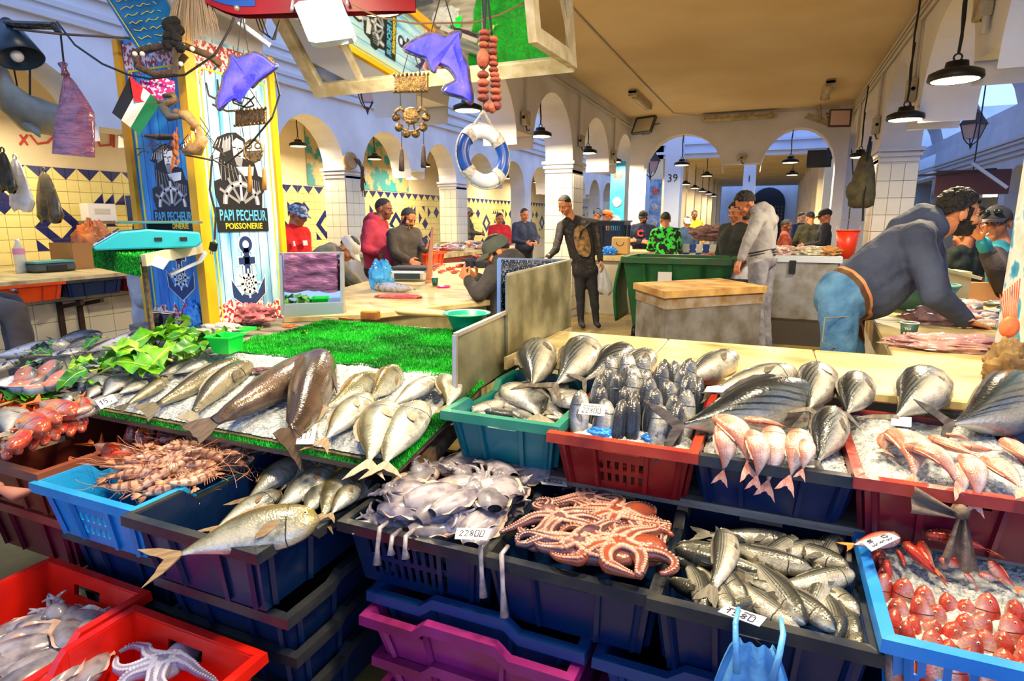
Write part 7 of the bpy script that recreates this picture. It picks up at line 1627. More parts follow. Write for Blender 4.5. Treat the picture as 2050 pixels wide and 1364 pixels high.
for a in (PI*.72, PI*.28): MB().tube([top, MR @ Vector((R0*math.cos(a), (R0+r0)*math.sin(a), 0))], .005, 6).build('hanging_rope', rope, r)
MB().tube([top, Vector((top.x, top.y, 3.42-c.z))], .004, 6).build('cord', wirem, r)
# rod with taped end and cone lamp, bag hanging from it
rod = [Dp(28,58,3.0), Dp(120,68,2.95), Dp(255,76,2.95), Dp(300,84,2.95), Dp(330,104,3.0)]
r = thing('lamp_rod', 'rusty rod wrapped in black tape reaching left from the pillar', 'rod', rod[2]); MB().tube(rod, .006, 8).build('rod', mat('rust', (110,84,66), .7), r, True, r.location)
MB().tube([Dp(12,45,3.0), Dp(40,50,3.0), Dp(110,52,2.97), Dp(118,66,2.97)], [.02,.032,.03,.02], 8, flat=.6).build('tape_wrap', mat('tape', (40,36,34), .35, bump=.6, bscale=40), r, False, r.location)
r = thing('cone_lamp', 'dark blue cone lamp shade at the upper left edge', 'lamp', Dp(30,95,3.05)); bl = mat('shade_blue', (24,52,76), .35)
ax_ = (Dp(48,122,3.05)-Dp(20,52,3.05)).normalized(); MB().lathe([(.035,0),(.042,.004),(.105,.19),(.1,.19),(.03,.01)], 24, Dp(14,48,3.05), ax_.to_track_quat('Z', 'Y').to_matrix()).build('shade', bl, r, True, r.location); MB().sph(Dp(34,112,3.05), .03, 10, 8).build('bulb', cardm, r, True, r.location); MB().sph(Dp(14,47,3.05), .03, 10, 8).build('cap_end', blackm, r, True, r.location)
cord('power_cable', 'black cable sagging from the rod to the flag and up to the boat', [Dp(114,44,2.95), Dp(150,90,2.9), Dp(205,128,2.85), Dp(258,150,2.8), Dp(300,158,2.75), Dp(370,150,2.7), Dp(430,110,2.7), Dp(462,55,2.7), Dp(468,35,2.7)], .005)
cord('power_cable', 'black cable with plug hanging down the pale panel', [Dp(545,120,2.9), Dp(560,190,2.9), Dp(545,235,2.9), Dp(500,290,2.95), Dp(450,330,2.95), Dp(425,310,2.95), Dp(420,380,2.95), Dp(432,430,2.95), Dp(430,480,2.95)], .005)
r = thing('plug', 'black power plug at the end of the hanging cable', 'plug', Dp(427,494,2.95)); MB().box((0,0,0), (.028,.024,.04), Matrix.Rotation(.4, 3, 'Y')).build('plug_body', blackm, r);
for s in (-1, 1): MB().bar((s*.007-.012,0,-.02), (s*.007-.02,0,-.038), .004).build('pin', zinc, r)
cord('power_cable', 'pale wire strung across the mirror front', [Dp(705,10,2.6), Dp(760,35,2.6), Dp(830,47,2.6), Dp(950,45,2.6), Dp(1000,30,2.6), Dp(1060,0,2.6)], .004, mat('brown_wire', (130,100,70), .6))
# purple bag
bagP = Dp(148,240,2.95); r = thing('plastic_bag', 'shiny purple plastic bag hanging from the rod at left', 'plastic bag', bagP); purpb = mat('purple_shiny', (150,90,110), .18, c2=(96,52,84), scale=8, bump=.7, bscale=22, stretch=(1,1,3), coat=.5)
def bagf(u, v, s):
    x0 = 128+(112-128)*min(1, v*1.4)+(-8*v); x1 = 134+(190-134)*min(1, (v*2.1))**.8; xx = x0+(x1-x0)*u; yy = 148+160*v+8*u*v; th = .035*math.sin(PI*u)**.6*min(1, v*2)*(1-.5*v)+.008*noiz((u*5, v*6, s*4)); return Dp(xx, yy, 2.95-s*th)
MB().grid(lambda u, v: bagf(u, v, 1), 24, 30).grid(lambda u, v: bagf(1-u, v, -1), 24, 30).build('bag_body', purpb, r, True, r.location); MB().tube([Dp(131,150,2.95), Dp(128,138,2.95), Dp(126,128,2.95)], [.02,.012,.022], 8).build('gathered_neck', purpb, r, True, r.location); cord('string', '', [Dp(129,138,2.95), Dp(121,66,2.95)], .005, wirem, r)
# flag: black, white, green bands and red triangle
r = thing('flag', 'small flag with black white and green bands and a red triangle', 'flag', Dp(270,205,2.75))
A_, B2, C2, D2 = (258,150), (222,228), (270,262), (322,210)     # hoist top, fly... corners: hoist A-D side top edge
def fl_(u, v):   # u across bands black->green, v along the bands from the hoist
    q = (Vector((260,152))*(1-v)+Vector((224,226))*v)*(1-u)+(Vector((322,206))*(1-v)+Vector((280,270))*v)*u; return Dp(q.x, q.y, 2.75+.015*math.sin(u*7+v*3))
for k, c in enumerate(((26,26,28),(232,230,226),(20,120,76))):
    MB().grid(lambda u, v: fl_((k+u)/3, v), 6, 12).build(('black_band','white_band','green_band')[k], mat('flag_%d' % k, c, .8), r, True, r.location)
MB().add([fl_(0,0)-fw*.003, fl_(1,0)-fw*.003, fl_(.45,.42)-fw*.012], [(0,1,2)]).build('red_triangle', mat('flag_red', (206,24,40), .8), r, False, r.location)
# bits fixed to the clad pillar
rp = mat('old_rope', (110,84,60), .9, c2=(80,60,44), scale=50, bump=.6, bscale=60)
r = thing('rope_wreath', 'thick brown rope looped round the pillar top with white floats', 'rope', Dp(325,125,2.9))
MB().tube([Dp(265,108,2.9), Dp(290,98,2.9), Dp(330,92,2.85), Dp(370,92,2.8), Dp(420,112,2.8), Dp(440,130,2.85)], .016, 8).build('rope_strand', rp, r, True, r.location); MB().tube([Dp(268,110,2.88), Dp(278,135,2.85), Dp(310,150,2.82), Dp(345,145,2.8), Dp(372,110,2.8)], .016, 8).build('rope_strand', rp, r, True, r.location)
for x, y in ((270,108),(285,108),(366,92),(385,98),(362,128)): MB().sph(Dp(x, y, 2.78), .012, 8, 6).build('float', cardm, r, True, r.location)
r = thing('dotted_cloth', 'magenta cloth with white dots tied to the pillar', 'cloth', Dp(315,172,2.8)); dm = mat('magenta_dots', (206,30,130), .7, c2=(240,220,236), scale=75, lo=.56, hi=.58, detail=0)
MB().grid(lambda u, v: Dp(280+70*u, 158+30*v+4*math.sin(u*8), 2.8-.03*math.sin(PI*u)+.012*noiz((u*6, v*6, 1))), 14, 8).build('cloth_sheet', dm, r, True, r.location); MB().tube([Dp(335,188,2.78), Dp(312,196,2.78), Dp(296,198,2.78)], [.012,.02,.01], 8).build('knot', dm, r, True, r.location)
r = thing('goat_horn', 'ridged grey-brown horn tied to the pillar corner', 'horn', Dp(340,200,2.7)); MB().tube([Dp(316,204,2.72), Dp(335,208,2.7), Dp(352,198,2.7), Dp(346,190,2.7), Dp(328,192,2.72)], [.007,.016,.017,.014,.01], 10).build('horn_curl', mat('horn', (130,100,60), .5, c2=(80,60,40), scale=90), r, True, r.location); MB().tube([Dp(325,212,2.7), Dp(340,235,2.7), Dp(362,232,2.68)], [.022,.02,.012], 10).build('horn_base', mat('horn_grey', (80,78,80), .6), r, True, r.location)
r = thing('animal_jaw', 'dried fish jaw bone hanging on the yellow post', 'jaw bone', Dp(388,270,2.7)); bonem = mat('jaw_bone', (190,150,90), .5, c2=(120,84,50), scale=16, bump=.3, bscale=40)
MB().tube([Dp(352,226,2.7), Dp(376,232,2.68), Dp(390,250,2.66), Dp(386,262,2.66)], [.02,.024,.018,.01], 10).build('upper_jaw', bonem, r, True, r.location); MB().tube([Dp(394,255,2.68), Dp(404,280,2.66), Dp(394,300,2.66), Dp(368,302,2.68)], [.014,.026,.03,.014], 10).build('lower_jaw', bonem, r, True, r.location)
for k in range(7): MB().tube([Dp(368+4*k, 296-5*k, 2.64), Dp(367+4*k, 288-5*k, 2.64)], [.003,.0005], 5).build('tooth', cardm, r, o=r.location)
r = thing('dried_leaves', 'bunch of dry orange leaves hanging on the pillar', 'dried leaves', Dp(355,290,2.68)); dl_ = mat('dry_leaf', (176,96,30), .7, c2=(130,60,24), scale=14)
for k in range(16):
    a = Dp(352+R.uniform(-6,8), 262+4*k, 2.67); d = Vector((R.uniform(-1,1), -.3, -1.2)).normalized()*R.uniform(.03,.055); w = d.cross(fw).normalized()*.009
    MB().add([a, a+d*.5+w, a+d, a+d*.5-w, a+d*.5-fw*.004], [(0,1,4),(1,2,4),(2,3,4),(3,0,4)]).build('leaf', dl_, r, False, r.location)
MB().tube([Dp(355,255,2.69), Dp(350,300,2.68), Dp(348,335,2.68)], .003, 5).build('stalk', dl_, r, False, r.location)
r = thing('driftwood', 'dark driftwood and dry twigs lying on a nail across the blue panel', 'driftwood', Dp(330,285,2.75)); drm = mat('driftwood', (80,66,56), .8, c2=(50,40,36), scale=30)
MB().tube([Dp(292,272,2.78), Dp(320,275,2.75), Dp(355,274,2.72)], [.012,.03,.02], 8, flat=.5).build('plank_piece', drm, r, False, r.location)
for k in range(26):
    a = Dp(300+R.uniform(-10,70), 295+R.uniform(-4,10), 2.74); b = a+Vector((R.uniform(-.12,.12), R.uniform(-.03,.03), R.uniform(-.03,.05))); MB().tube([a, (a+b)/2+Vector((0,0,R.uniform(-.01,.01))), b], .0022, 4).build('twig', drm, r, o=r.location)
r = thing('wire_twigs', 'bare thorny twig sticking out over both panels', 'twig', Dp(440,320,2.75))
MB().tube([Dp(370,310,2.7), Dp(430,322,2.75), Dp(470,345,2.8)], [.005,.004,.002], 5).build('stem', drm, r, False, r.location)
for a, b in (((400,235),(418,262)), ((418,262),(392,305)), ((400,250),(450,312)), ((450,312),(418,322)), ((418,322),(432,295)), ((432,295),(412,270))): MB().tube([Dp(*a, 2.72), Dp(*b, 2.74)], .002, 4).build('spike', drm, r, False, r.location)
# Arabic plaque leaning at the top, fur, tassel
r = thing('text_plaque', 'blue plaque with golden Arabic lines leaning at the top of the pillar', 'plaque', Dp(285,40,2.9)); tl = mat('plaque_blue', (24,120,180), .3, c2=(16,84,140), scale=8)
flat_poly([(205,-12),(325,-12),(372,78),(280,108)], .02, tl, 'board', r, 2.9)
gld = mat('plaque_gold', (236,206,60), .4)
for i in range(7):
    x0, y0 = 232+9*i, 2+15*i; x1 = 312+9*i; pr = None
    for k in range(12):
        t = k/11; q = Dp(x0+(x1-x0-8)*t, y0-12*t+3.2*math.sin(k*2.3+i), 2.893);
        if pr is not None and k % 5: MB().bar(pr, q, .004, .003).build('script_stroke', gld, r, o=r.location)
        pr = q
for a, b in (((213,-8),(284,102)), ((284,102),(366,76))): MB().bar(Dp(*a, 2.893), Dp(*b, 2.893), .004).build('gold_border', gld, r, o=r.location)
r = thing('hair_tuft', 'long beige animal hair tuft hanging at the top of the pillar', 'fur', Dp(385,20,2.8)); fm = mat('fur_beige', (170,150,130), .8)
fb = MB()
for k in range(260):
    x = 335+105*R.random(); a = Dp(385+(x-385)*.55, -25, 2.8+R.uniform(-.04,.04)); b = Dp(x, 60+40*R.random()-abs(x-385)*.5, 2.78+R.uniform(-.06,.06)); fb.tube([a, a.lerp(b, .5)+Vector((0,0,.01)), b], [.002,.0018,.0005], 3, cap=False)
o_ = fb.build('hairs', fm, r, False, r.location); o_['kind'] = 'stuff'
MB().tube([Dp(385,-40,2.8), Dp(385,-18,2.8)], [.02,.035], 8).build('knot', drm, r, True, r.location)
r = thing('black_tassel', 'thick knotted black woollen tassel', 'tassel', Dp(345,65,2.72)); tm_ = mat('black_wool', (24,24,28), .95, bump=.8, bscale=60)
for k in range(26): MB().sph(Dp(345+R.uniform(-16,16), 38+58*R.random(), 2.72+R.uniform(-.02,.02)), R.uniform(.016,.026), 7, 5).build('wool_knot', tm_, r, True, r.location)
MB().bar(Dp(350,95,2.72), Dp(352,150,2.72), .02).build('cord_end', drm, r, o=r.location)
# white clamp and cables by the boat
r = thing('lamp_bracket', 'white metal bracket with tangled wires above the dolphin', 'bracket', Dp(505,60,2.8)); MB().bar(Dp(478,45,2.8), Dp(540,90,2.85), .03, .02).build('arm', case, r, o=r.location); MB().sph(Dp(482,40,2.8), .02, 8, 6).build('knot', cardm, r, True, r.location)
for k in range(3): MB().tube([Dp(510+6*k,30,2.8), Dp(520+8*k,60+5*k,2.78), Dp(545+3*k,80,2.8), Dp(560,40,2.8)], .003, 5).build('wire', wirem, r, o=r.location)

# ---------------------------------------------------------------- weighing scale on its shelf
N_, R_, L_ = Dp(287,517,2.55), Dp(402,492,3.0), Dp(193,500,2.75); FA = L_+(R_-N_)
r = thing('scale_shelf', 'small shelf covered in green turf fixed to the left of the pillar', 'shelf', N_)
V = [N_, R_, FA, L_]; V = V+[p-Vector((0,0,.03)) for p in V]; MB().add([p-N_ for p in V], [(0,1,2,3),(7,6,5,4)]+[(i, 4+i, 4+(i+1) % 4, (i+1) % 4) for i in range(4)]).build('board', woodg, r)
MB().bar(Vector((0,0,-.01))+(N_-N_), R_-N_+Vector((0,0,-.01)), .02, .05).build('edge_plank', mat('pale_plank', (190,180,160), .7), r)
def tsh(u, v): p = L_.lerp(N_, u); return p+Vector((0,0,.006-.085*v))-(N_-FA).normalized()*0+Vector((0,-.012,0))
turf_patch('artificial_turf', 'flap of dark green turf hanging off the scale shelf', lambda u, v: tsh(u, v)+Vector((0,-.006,0)), 10, 4, 2500, .01, 9)
turf_patch('artificial_turf', 'piece of turf under the blue scale', lambda u, v: (L_.lerp(N_, u)).lerp(FA.lerp(R_, u), v)+Vector((0,0,.004)), 8, 8, 3000, .01, 10)
MB().bb(-.009, .009, -.009, .009, -.46, -.03).build('post', woodm, r).location = (L_-N_)*.35+(R_-N_)*.25
sc_c = Dp(292,478,2.78); r = thing('weighing_scale', 'turquoise electronic scale with steel tray beside the pillar', 'scale', sc_c); tq = mat('scale_turquoise', (40,176,196), .35);
xa = rt*.8+fw*.55; xa.z = 0; xa.normalize(); Ms = frame((0,0,0), xa, Vector((0,0,1)).cross(xa)).to_3x3()
def sbox(prof, y0, y1, name, m):   # side profile prism along local y
    T = lambda a, b, h: Ms @ Vector((a, h, b)); return MB().prism(prof, y0, y1, T).build(name, m, r)
bevel(sbox([(-.20,-.045),(.19,-.04),(.215,-.02),(.21,.03),(.0,.045),(-.10,.035),(-.205,-.03)], -.14, .14, 'body', tq), .012, 2)
MB().box(Ms @ Vector((-.155,-.02,.006)), (.11,.22,.004), Ms @ Matrix.Rotation(-.55, 3, 'Y')).build('keypad', mat('keypad', (176,196,226), .4), r)
for k in range(3): MB().box(Ms @ Vector((-.175+.03*k,-.09+.05*(k % 2),.0+.02*k)), (.03,.06,.006), Ms @ Matrix.Rotation(-.55, 3, 'Y')).build('display', mat('lcd_dark', (40,60,66), .2), r)
for i in range(3):
    for j in range(4): MB().box(Ms @ Vector((-.165+.026*i,.02+.022*j,-.002+.017*i)), (.014,.014,.006), Ms @ Matrix.Rotation(-.55, 3, 'Y')).build('key', wirem, r)
bevel(MB().box(Ms @ Vector((.06,0,.075)), (.34,.27,.012), Ms).build('tray', mat('steel_tray', (150,170,170), .25, .8), r), .006); MB().box(Ms @ Vector((.06,0,.056)), (.1,.1,.03), Ms).build('tray_neck', wirem, r)
for q in (.04, .14): MB().box(Ms @ Vector((q,-.142,.0)), (.03,.006,.016), Ms).build('socket', wirem, r)
r = thing('shelf_bracket', 'white metal bracket arm under the scale shelf', 'bracket', Dp(370,535,2.9)); MB().bar(Dp(340,550,2.85), Dp(400,524,2.98), .016, .012).build('arm', case, r, o=r.location); MB().bar(Dp(400,524,2.98), Dp(412,505,3.02), .014).build('elbow', case, r, o=r.location)
flat_poly([(312,510),(340,520),(326,540),(300,530)], .004, mat('white_sticker', (226,230,232), .3), 'price_tag', r, 2.5)

# ---------------------------------------------------------------- painted pillar at right
RPX, RPY = .885, 2.58
def fishmural():
    m = bpy.data.materials.new('sea_mural'); m.use_nodes = True; nt = m.node_tree; N, L = nt.nodes, nt.links; b = N['Principled BSDF']; tc = N.new('ShaderNodeTexCoord'); n = N.new('ShaderNodeTexNoise'); n.inputs['Scale'].default_value = 7; n.inputs['Detail'].default_value = 3; L.new(tc.outputs['Object'], n.inputs['Vector'])
    r = N.new('ShaderNodeValToRGB'); e = r.color_ramp.elements; e[0].position = .3; e[0].color = lin((20,110,170)); e[1].position = .75; e[1].color = lin((190,170,110)); x = e.new(.47); x.color = lin((226,232,236)); x = e.new(.43); x.color = lin((70,170,206)); L.new(n.outputs[0], r.inputs[0]); L.new(r.outputs[0], b.inputs['Base Color']); b.inputs['Roughness'].default_value = .4; return m
r = thing('painted_pillar', 'pillar at the right edge painted with sea creatures', 'pillar', (1.05,2.8,.9)); MB().bb(RPX, 1.5, RPY, 3.05, .9, 2.4).build('panel', fishmural(), r, o=r.location)
MB().bb(RPX-.012, RPX+.012, RPY-.012, RPY+.012, .9, 2.4).build('edge_strip', mat('strip_blue', (40,130,180), .4), r, o=r.location)
shr = Yp(2020,655,RPY-.004); MB().lathe([(.001,0),(.03,0),(.03,.002),(.02,.006),(.001,.008)], 18, shr, Matrix.Rotation(PI/2, 3, 'X') @ Matrix.Diagonal((1,1.3,1))).build('painted_shrimp', mat('orange_paint', (240,130,70), .4, c2=(226,90,40), scale=20), r, True, r.location)
for k in range(9): MB().bar(Yp(2010+3*k,640,RPY-.004), Yp(2002+5*k,590-4*k,RPY-.004), .003).build('painted_feeler', mat('orange_paint', (0,0,0)), r, o=r.location)
blob('sack', 'dirty brown rag at the foot of the painted pillar', 'rag', Yp(2015,735,RPY-.06), (.06,.035,.08), mat('rag', (150,120,70), .8, c2=(84,60,36), scale=14), 21, .5)

# ---------------------------------------------------------------- wall things
r = thing('hanging_basket', 'round basket with a trailing dry plant on the left arcade', 'basket', Xp(700,322,-6.72)); MB().lathe([(.001,-.1),(.1,-.08),(.15,0),(.14,.06),(.12,.06),(.001,.02)], 16, (0,0,0), Matrix.Rotation(PI/2, 3, 'Y')).build('basket_shell', mat('wicker', (176,140,96), .8), r, True)
for k in range(14): MB().tube([(.05,.1+R.uniform(-.05,.1),.05), (.1,.15+R.uniform(0,.12),-.1), (.08,.16+R.uniform(0,.15),-.35-R.random()*.25)], .008, 4).build('vine', mat('dry_vine', (90,70,44), .9), r)
r = thing('backpack', 'olive backpack hanging on the tiled pier', 'backpack', Xp(1728,365,.93)); olb = mat('olive_canvas', (84,78,52), .85, c2=(64,58,40), scale=12, bump=.4, bscale=30)
MB().tube([(0,0,.33), (0,0,.28), (0,0,.1), (0,0,-.15), (0,0,-.27), (0,0,-.3)], [.03,.09,.15,.19,.18,.1], 14, flat=.75).build('pack', olb, r, True); MB().sph((-.08,-.06,-.1), (.1,.12,.13), 12, 8).build('front_pocket', olb, r, True); MB().bar((-.18,-.06,-.05), (-.18,.02,-.05), .01, .006).build('zip', wirem, r)
MB().tube([(0,-.1,.2), (.02,-.05,.5), (.03,.05,.52), (0,.1,.2)], .014, 6).build('shoulder_strap', wirem, r); MB().tube([(.02,-.12,.1), (.0,-.2,-.2), (.02,-.17,-.45)], .012, 6).build('loose_strap', wirem, r); MB().tube([(.02,-.08,.25), (.03,-.02,.45)], .02, 6).build('grab_handle', olb, r)
r = thing('bucket', 'orange-red plastic bucket hung by the tiled pier', 'bucket', Yp(1695,490,8.45)); MB().lathe([(.001,-.17),(.09,-.17),(.13,.17),(.12,.17),(.001,-.15)], 20).build('pail', mat('bucket_red', (226,60,24), .35), r, True); MB().torus((0,0,.17), .13, .01, 20, 6).build('rim', mat('bucket_red', (0,0,0)), r, True); MB().torus((0,0,.17), .13, .006, 16, 5, Matrix.Rotation(PI/2, 3, 'X'), 0, PI).build('handle', zinc, r)
cord('power_cable', 'thin cable drooping down the tiled pier under the backpack', [Xp(1705,300,1.05), Xp(1708,360,1.04), Xp(1700,430,1.04), Xp(1695,470,1.0)], .01)
r = thing('shark_model', 'grey model shark hung under the leftmost arch', 'shark model', Xp(40,190,-7.0)); shm = mat('shark_grey', (110,108,96), .5, c2=(150,146,126), scale=4)
pts = [Xp(8,138,-7), Xp(10,170,-7), Xp(30,205,-7), Xp(60,228,-7), Xp(110,240,-7), Xp(160,232,-7)]; MB().tube(pts, [.03,.08,.15,.19,.17,.05], 12).build('body', shm, r, True, r.location); MB().tube([Xp(60,250,-6.9), Xp(80,275,-6.8)], [.1,.01], 8, flat=.3).build('fin', shm, r, True, r.location); MB().tube([Xp(8,145,-7), Xp(-6,115,-7)], [.05,.01], 8, flat=.4).build('tail_fin', shm, r, True, r.location)
MB().tube([Xp(60,215,-7), Xp(60,130,-7)], .01, 5).build('hanger', wirem, r, o=r.location)
for k, t in enumerate(((60,268),(110,272),(215,278))):
    pass
rd = mat('red_scrawl', (196,70,50), .7); wl2 = bpy.data.objects['wall_left_back']
for pts in ([(60,270),(75,288),(95,285),(110,270)], [(40,270),(55,290)], [(55,270),(40,290)], [(192,270),(200,292),(222,290),(222,268)], [(228,268),(228,295)], [(78,262),(80,264)]): MB().tube([Xp(x, y, -8.49) for x, y in pts], .014, 5).build('painted_scrawl', rd, wl2)
def hung(px, py, X, w, h, m, label): hangbag(Xp(px, py, X), w, h, m, label)
hung(30, 318, -7.6, .16, .55, wbag, 'whitish plastic bag hanging at the left edge before the tiles'); hung(88, 345, -7.6, .18, .55, mat('dark_plastic', (50,46,40), .25, c2=(80,74,60), scale=6, bump=.4, bscale=14), 'dark plastic bag hanging before the tiles')
hung(5, 305, -7.4, .12, .4, mat('dark_plastic', (0,0,0)), 'second dark bag cut by the left edge')
# maroon awning frame in the right hall, fish paintings on the inner left pier
r = thing('awning_frame', 'dark red sign board on thin poles in the right hall', 'sign board', Yp(1945,365,11)); MB().box((0,0,0), (.9,.06,.35)).build('board', mat('awning_red', (84,44,44), .6), r); MB().bar((-.8,-.02,.1), (.2,-.3,.16), .03).build('pole', blackm, r); MB().bar((0,0,.17), (0,0,2.2), .015).build('hanger', blackm, r); MB().bar((-.1,-.3,.25), (.35,-.3,-.1), .04).build('lamp_tube', case, r)
r = thing('painted_banner', 'turquoise banner with painted fish on the corner pier', 'banner', Yp(1247,430,12.38)); MB().bb(-.28, .02, 0, .02, -1.1, 1.05).build('panel', mat('banner_teal', (30,150,190), .5, c2=(60,176,206), scale=3), r)
for k, (z, c) in enumerate(((.8,(236,120,110)),(.25,(230,236,240)),(-.1,(226,230,236)),(-.4,(180,120,70)),(-.65,(236,90,80)),(-.9,(236,206,196)))): MB().sph((-.13,-.005,z), (.10,.008,.08+.02*(k % 2)), 12, 6, Matrix.Rotation(.3*k, 3, 'Y')).build('painted_fish', mat('banner_print_%d' % k, c, .5, c2=tuple(int(x*.6) for x in c), scale=20), r, True)
r = thing('painted_banner', 'narrow blue banner with painted fish on a far column', 'banner', (-2.89,16.17,1.6)); MB().bb(-.15, .15, 0, .02, -.9, .9).build('panel', mat('banner_blue', (50,120,190), .5, c2=(180,200,220), scale=6), r)
for k in range(4): MB().sph((0,-.005,.6-.4*k), (.1,.008,.1), 10, 6).build('painted_fish', mat('banner_print_%d' % k, (0,0,0)), r, True)
# ---------------------------------------------------------------- counters and goods farther back
tilm = mat('white_tile', (0,0,0))
r = thing('stall_counter', 'left stall counter with dirty white tiles and crates on its front', 'counter', (-6.9,3,0))
MB().bb(-8.45, -6.4, .4, 8.4, .84, .9).build('slab', marble, r, o=r.location); MB().bb(-7.02, -6.92, .4, 8.4, 0, .84).build('base', grout2, r, o=r.location)
tm2 = tile_mesh(.27, .2, 0, tilew)
for i in range(29):
    for j in range(4):
        ob = bpy.data.objects.new('tile', tm2); COL.objects.link(ob); ob.parent = r; ob.matrix_basis = Matrix.Translation((-6.92-r.location.x, .55+.27*i-r.location.y, .1+.2*j)) @ Matrix.Rotation(PI/2, 4, 'Z')
for y in (3.9, 4.1, 6.2): MB().bar((-6.9,y,.55), (-6.5,y,.62), .04).build('bracket', mat('rust_iron', (60,40,30), .8), r, o=r.location);
for y in (3.9, 4.1, 6.2): MB().bar((-6.9,y,.15), (-6.9,y,.6), .05).build('bracket_upright', mat('rust_iron', (0,0,0)), r, o=r.location)
KL = 'crates along the left stall counter'
for k, (y, col, lab) in enumerate(((2.55,'black','black crate of small fish at the left edge of the far counter'), (3.15,'orange','orange latticed crate on the far left counter'), (3.75,'black','black crate with a pale fish on the far left counter'), (4.35,'red','red crate beside the brown post on the far left counter'), (4.95,'red','second red crate behind the clad pillar'))):
    crate(lab, col, -6.9, -6.42, y-.02, y+.54, .86, .17, 0, slots='grid', group=KL)
def smallfish(box, z, n, kinds, label, group, s=.24):
    (x0, x1, y0, y1) = box
    for k in range(n):
        x, y = R.uniform(x0, x1), R.uniform(y0, y1); a = R.uniform(0, 6.28); d = Vector((math.cos(a), math.sin(a), R.uniform(-.1,.1)))*s*R.uniform(.7,1.15)/2; p = Vector((x, y, z+R.uniform(0,.04)))
        fish(R.choice(kinds), p+d, p-d, label, group, R.uniform(-.5,.8), lite=True)
smallfish((-6.8,-6.5,2.6,3.05), .82, 14, ['sea_bass','sea_bream'], 'small silver fish in the black crate at the far left', 'fish on the far left counter')
smallfish((-6.8,-6.5,3.2,3.65), .82, 10, ['sea_bass','sea_bream'], 'small silver fish in the orange latticed crate', 'fish on the far left counter')
fish('amberjack', (-6.6,4.2,.85), (-6.65,3.8,.84), 'pale fish bulging out of the black crate on the far left counter', 'fish on the far left counter', .2, 0)
# bottle, scales, carton, boxes on it
b0 = Zp(42,532,.9); b0 = Vector((-7.3, 3.55, .9)); b0 = Xp(42,533,-7.35); b0.z = .9
r = thing('water_bottle', 'clear plastic water bottle with pink label on the left counter', 'bottle', b0); pet = mat('clear_pet', (226,226,206), .1, alpha=.55)
MB().lathe([(.001,0),(.05,0),(.052,.05),(.046,.08),(.052,.12),(.052,.25),(.02,.32),(.018,.34)], 16).build('body', pet, r, True); MB().lathe([(.053,.2),(.053,.26)], 16).build('label_band', mat('label_pink', (236,140,170), .5), r, True); MB().lathe([(.02,.33),(.02,.36),(.001,.36)], 12).build('cap', cardm, r, True)
p = Xp(95,528,-7.3); p.z = .9; r = thing('weighing_scale', 'flat dark scale with teal tray on the left counter', 'scale', p); bevel(MB().box((0,0,.05), (.32,.42,.09)).build('body', mat('scale_dark', (70,72,66), .5), r), .02); MB().box((0,0,.11), (.3,.4,.02)).build('tray', mat('tray_teal', (70,150,150), .4), r); MB().box((.165,0,.05), (.01,.2,.05)).build('display', wirem, r)
p = Xp(170,520,-7.5); p.z = .9; r = thing('cardboard_box', 'open cardboard carton on the left counter', 'carton', p); cbm = mat('cardboard', (170,120,64), .8)
for s, d in (((0,-.25,.15),(.4,.01,.3)), ((0,.25,.15),(.4,.01,.3)), ((-.2,0,.15),(.01,.5,.3)), ((.2,0,.15),(.01,.5,.3)), ((0,0,.01),(.4,.5,.01))): MB().box(s, d).build('side', cbm, r)
MB().box((.05,.35,.33), (.4,.2,.01), Matrix.Rotation(.5, 3, 'X')).build('flap', cbm, r)
blob('plastic_bag', 'crumpled orange bag standing on the carton at left', 'plastic bag', Xp(185,482,-7.5)-Vector((0,0,.16)), (.14,.2,.34), mat('orange_plastic', (206,120,50), .3, c2=(160,84,40), scale=8, bump=.4, bscale=16), 31, .4)
r = thing('wall_shelf', 'dark wooden wall shelf behind the blue scale', 'shelf', Xp(240,445,-8.3)); MB().bb(0, .25, -.55, .7, -.02, .02).build('board', woodm, r); MB().bb(0, .03, -.4, -.36, -.2, 0).build('bracket', woodm, r)
for k, (y, h, c, lab) in enumerate(((-.35,.22,(226,224,220),'white carton lying on the wall shelf'), (.15,.34,(30,60,130),'blue book standing on the wall shelf'), (.42,.28,(226,224,220),'white book standing on the wall shelf'))):
    q = Xp(240,445,-8.3)+Vector((.12,y,.02)); t = thing('box', lab, 'box', q); MB().bb(-.08, .08, -.18 if k == 0 else -.06, .18 if k == 0 else .06, 0, h).build('carton', mat('box_%d' % k, c, .6), t); MB().bb(.081, .084, -.1 if k == 0 else -.03, .1 if k == 0 else .03, h*.4, h*.7).build('print', greym, t)
# middle counter goods
sc = Zp(825,560,.9); r = thing('weighing_scale', 'white electronic scale with dark plate on the seated man\'s counter', 'scale', sc); bevel(MB().box((0,0,.05), (.34,.34,.09), Matrix.Rotation(.3, 3, 'Z')).build('body', mat('scale_white', (214,214,206), .4), r), .02); MB().box((0,.02,.115), (.36,.3,.02), Matrix.Rotation(.3, 3, 'Z')).build('plate', mat('scale_plate', (60,60,62), .4), r); MB().box((.06,-.175,.05), (.24,.02,.05), Matrix.Rotation(.3, 3, 'Z')).build('display', mat('lcd_dark', (0,0,0)), r)
blob('plastic_bag', 'glossy light blue plastic bag beside the white scale', 'plastic bag', Zp(763,560,.98), (.09,.07,.14), mat('cyan_plastic', (40,150,226), .15, c2=(90,190,246), scale=10, bump=.5, bscale=18, coat=.5), 41, .5)
fish('spotted_tuna', Zp(750,574,.93), Zp(840,580,.93), 'silver fish lying before the white scale', 'fish on the middle counter', PI, 0)
blob('fish_fillet', 'reddish plastic wrapped fillet on the middle counter', 'fillet', Zp(798,594,.91), (.16,.05,.02), mat('fillet_pink', (206,110,104), .2, c2=(176,70,70), scale=14, coat=.4), 43, .4, .3, None, 3, 24, 12, .25)
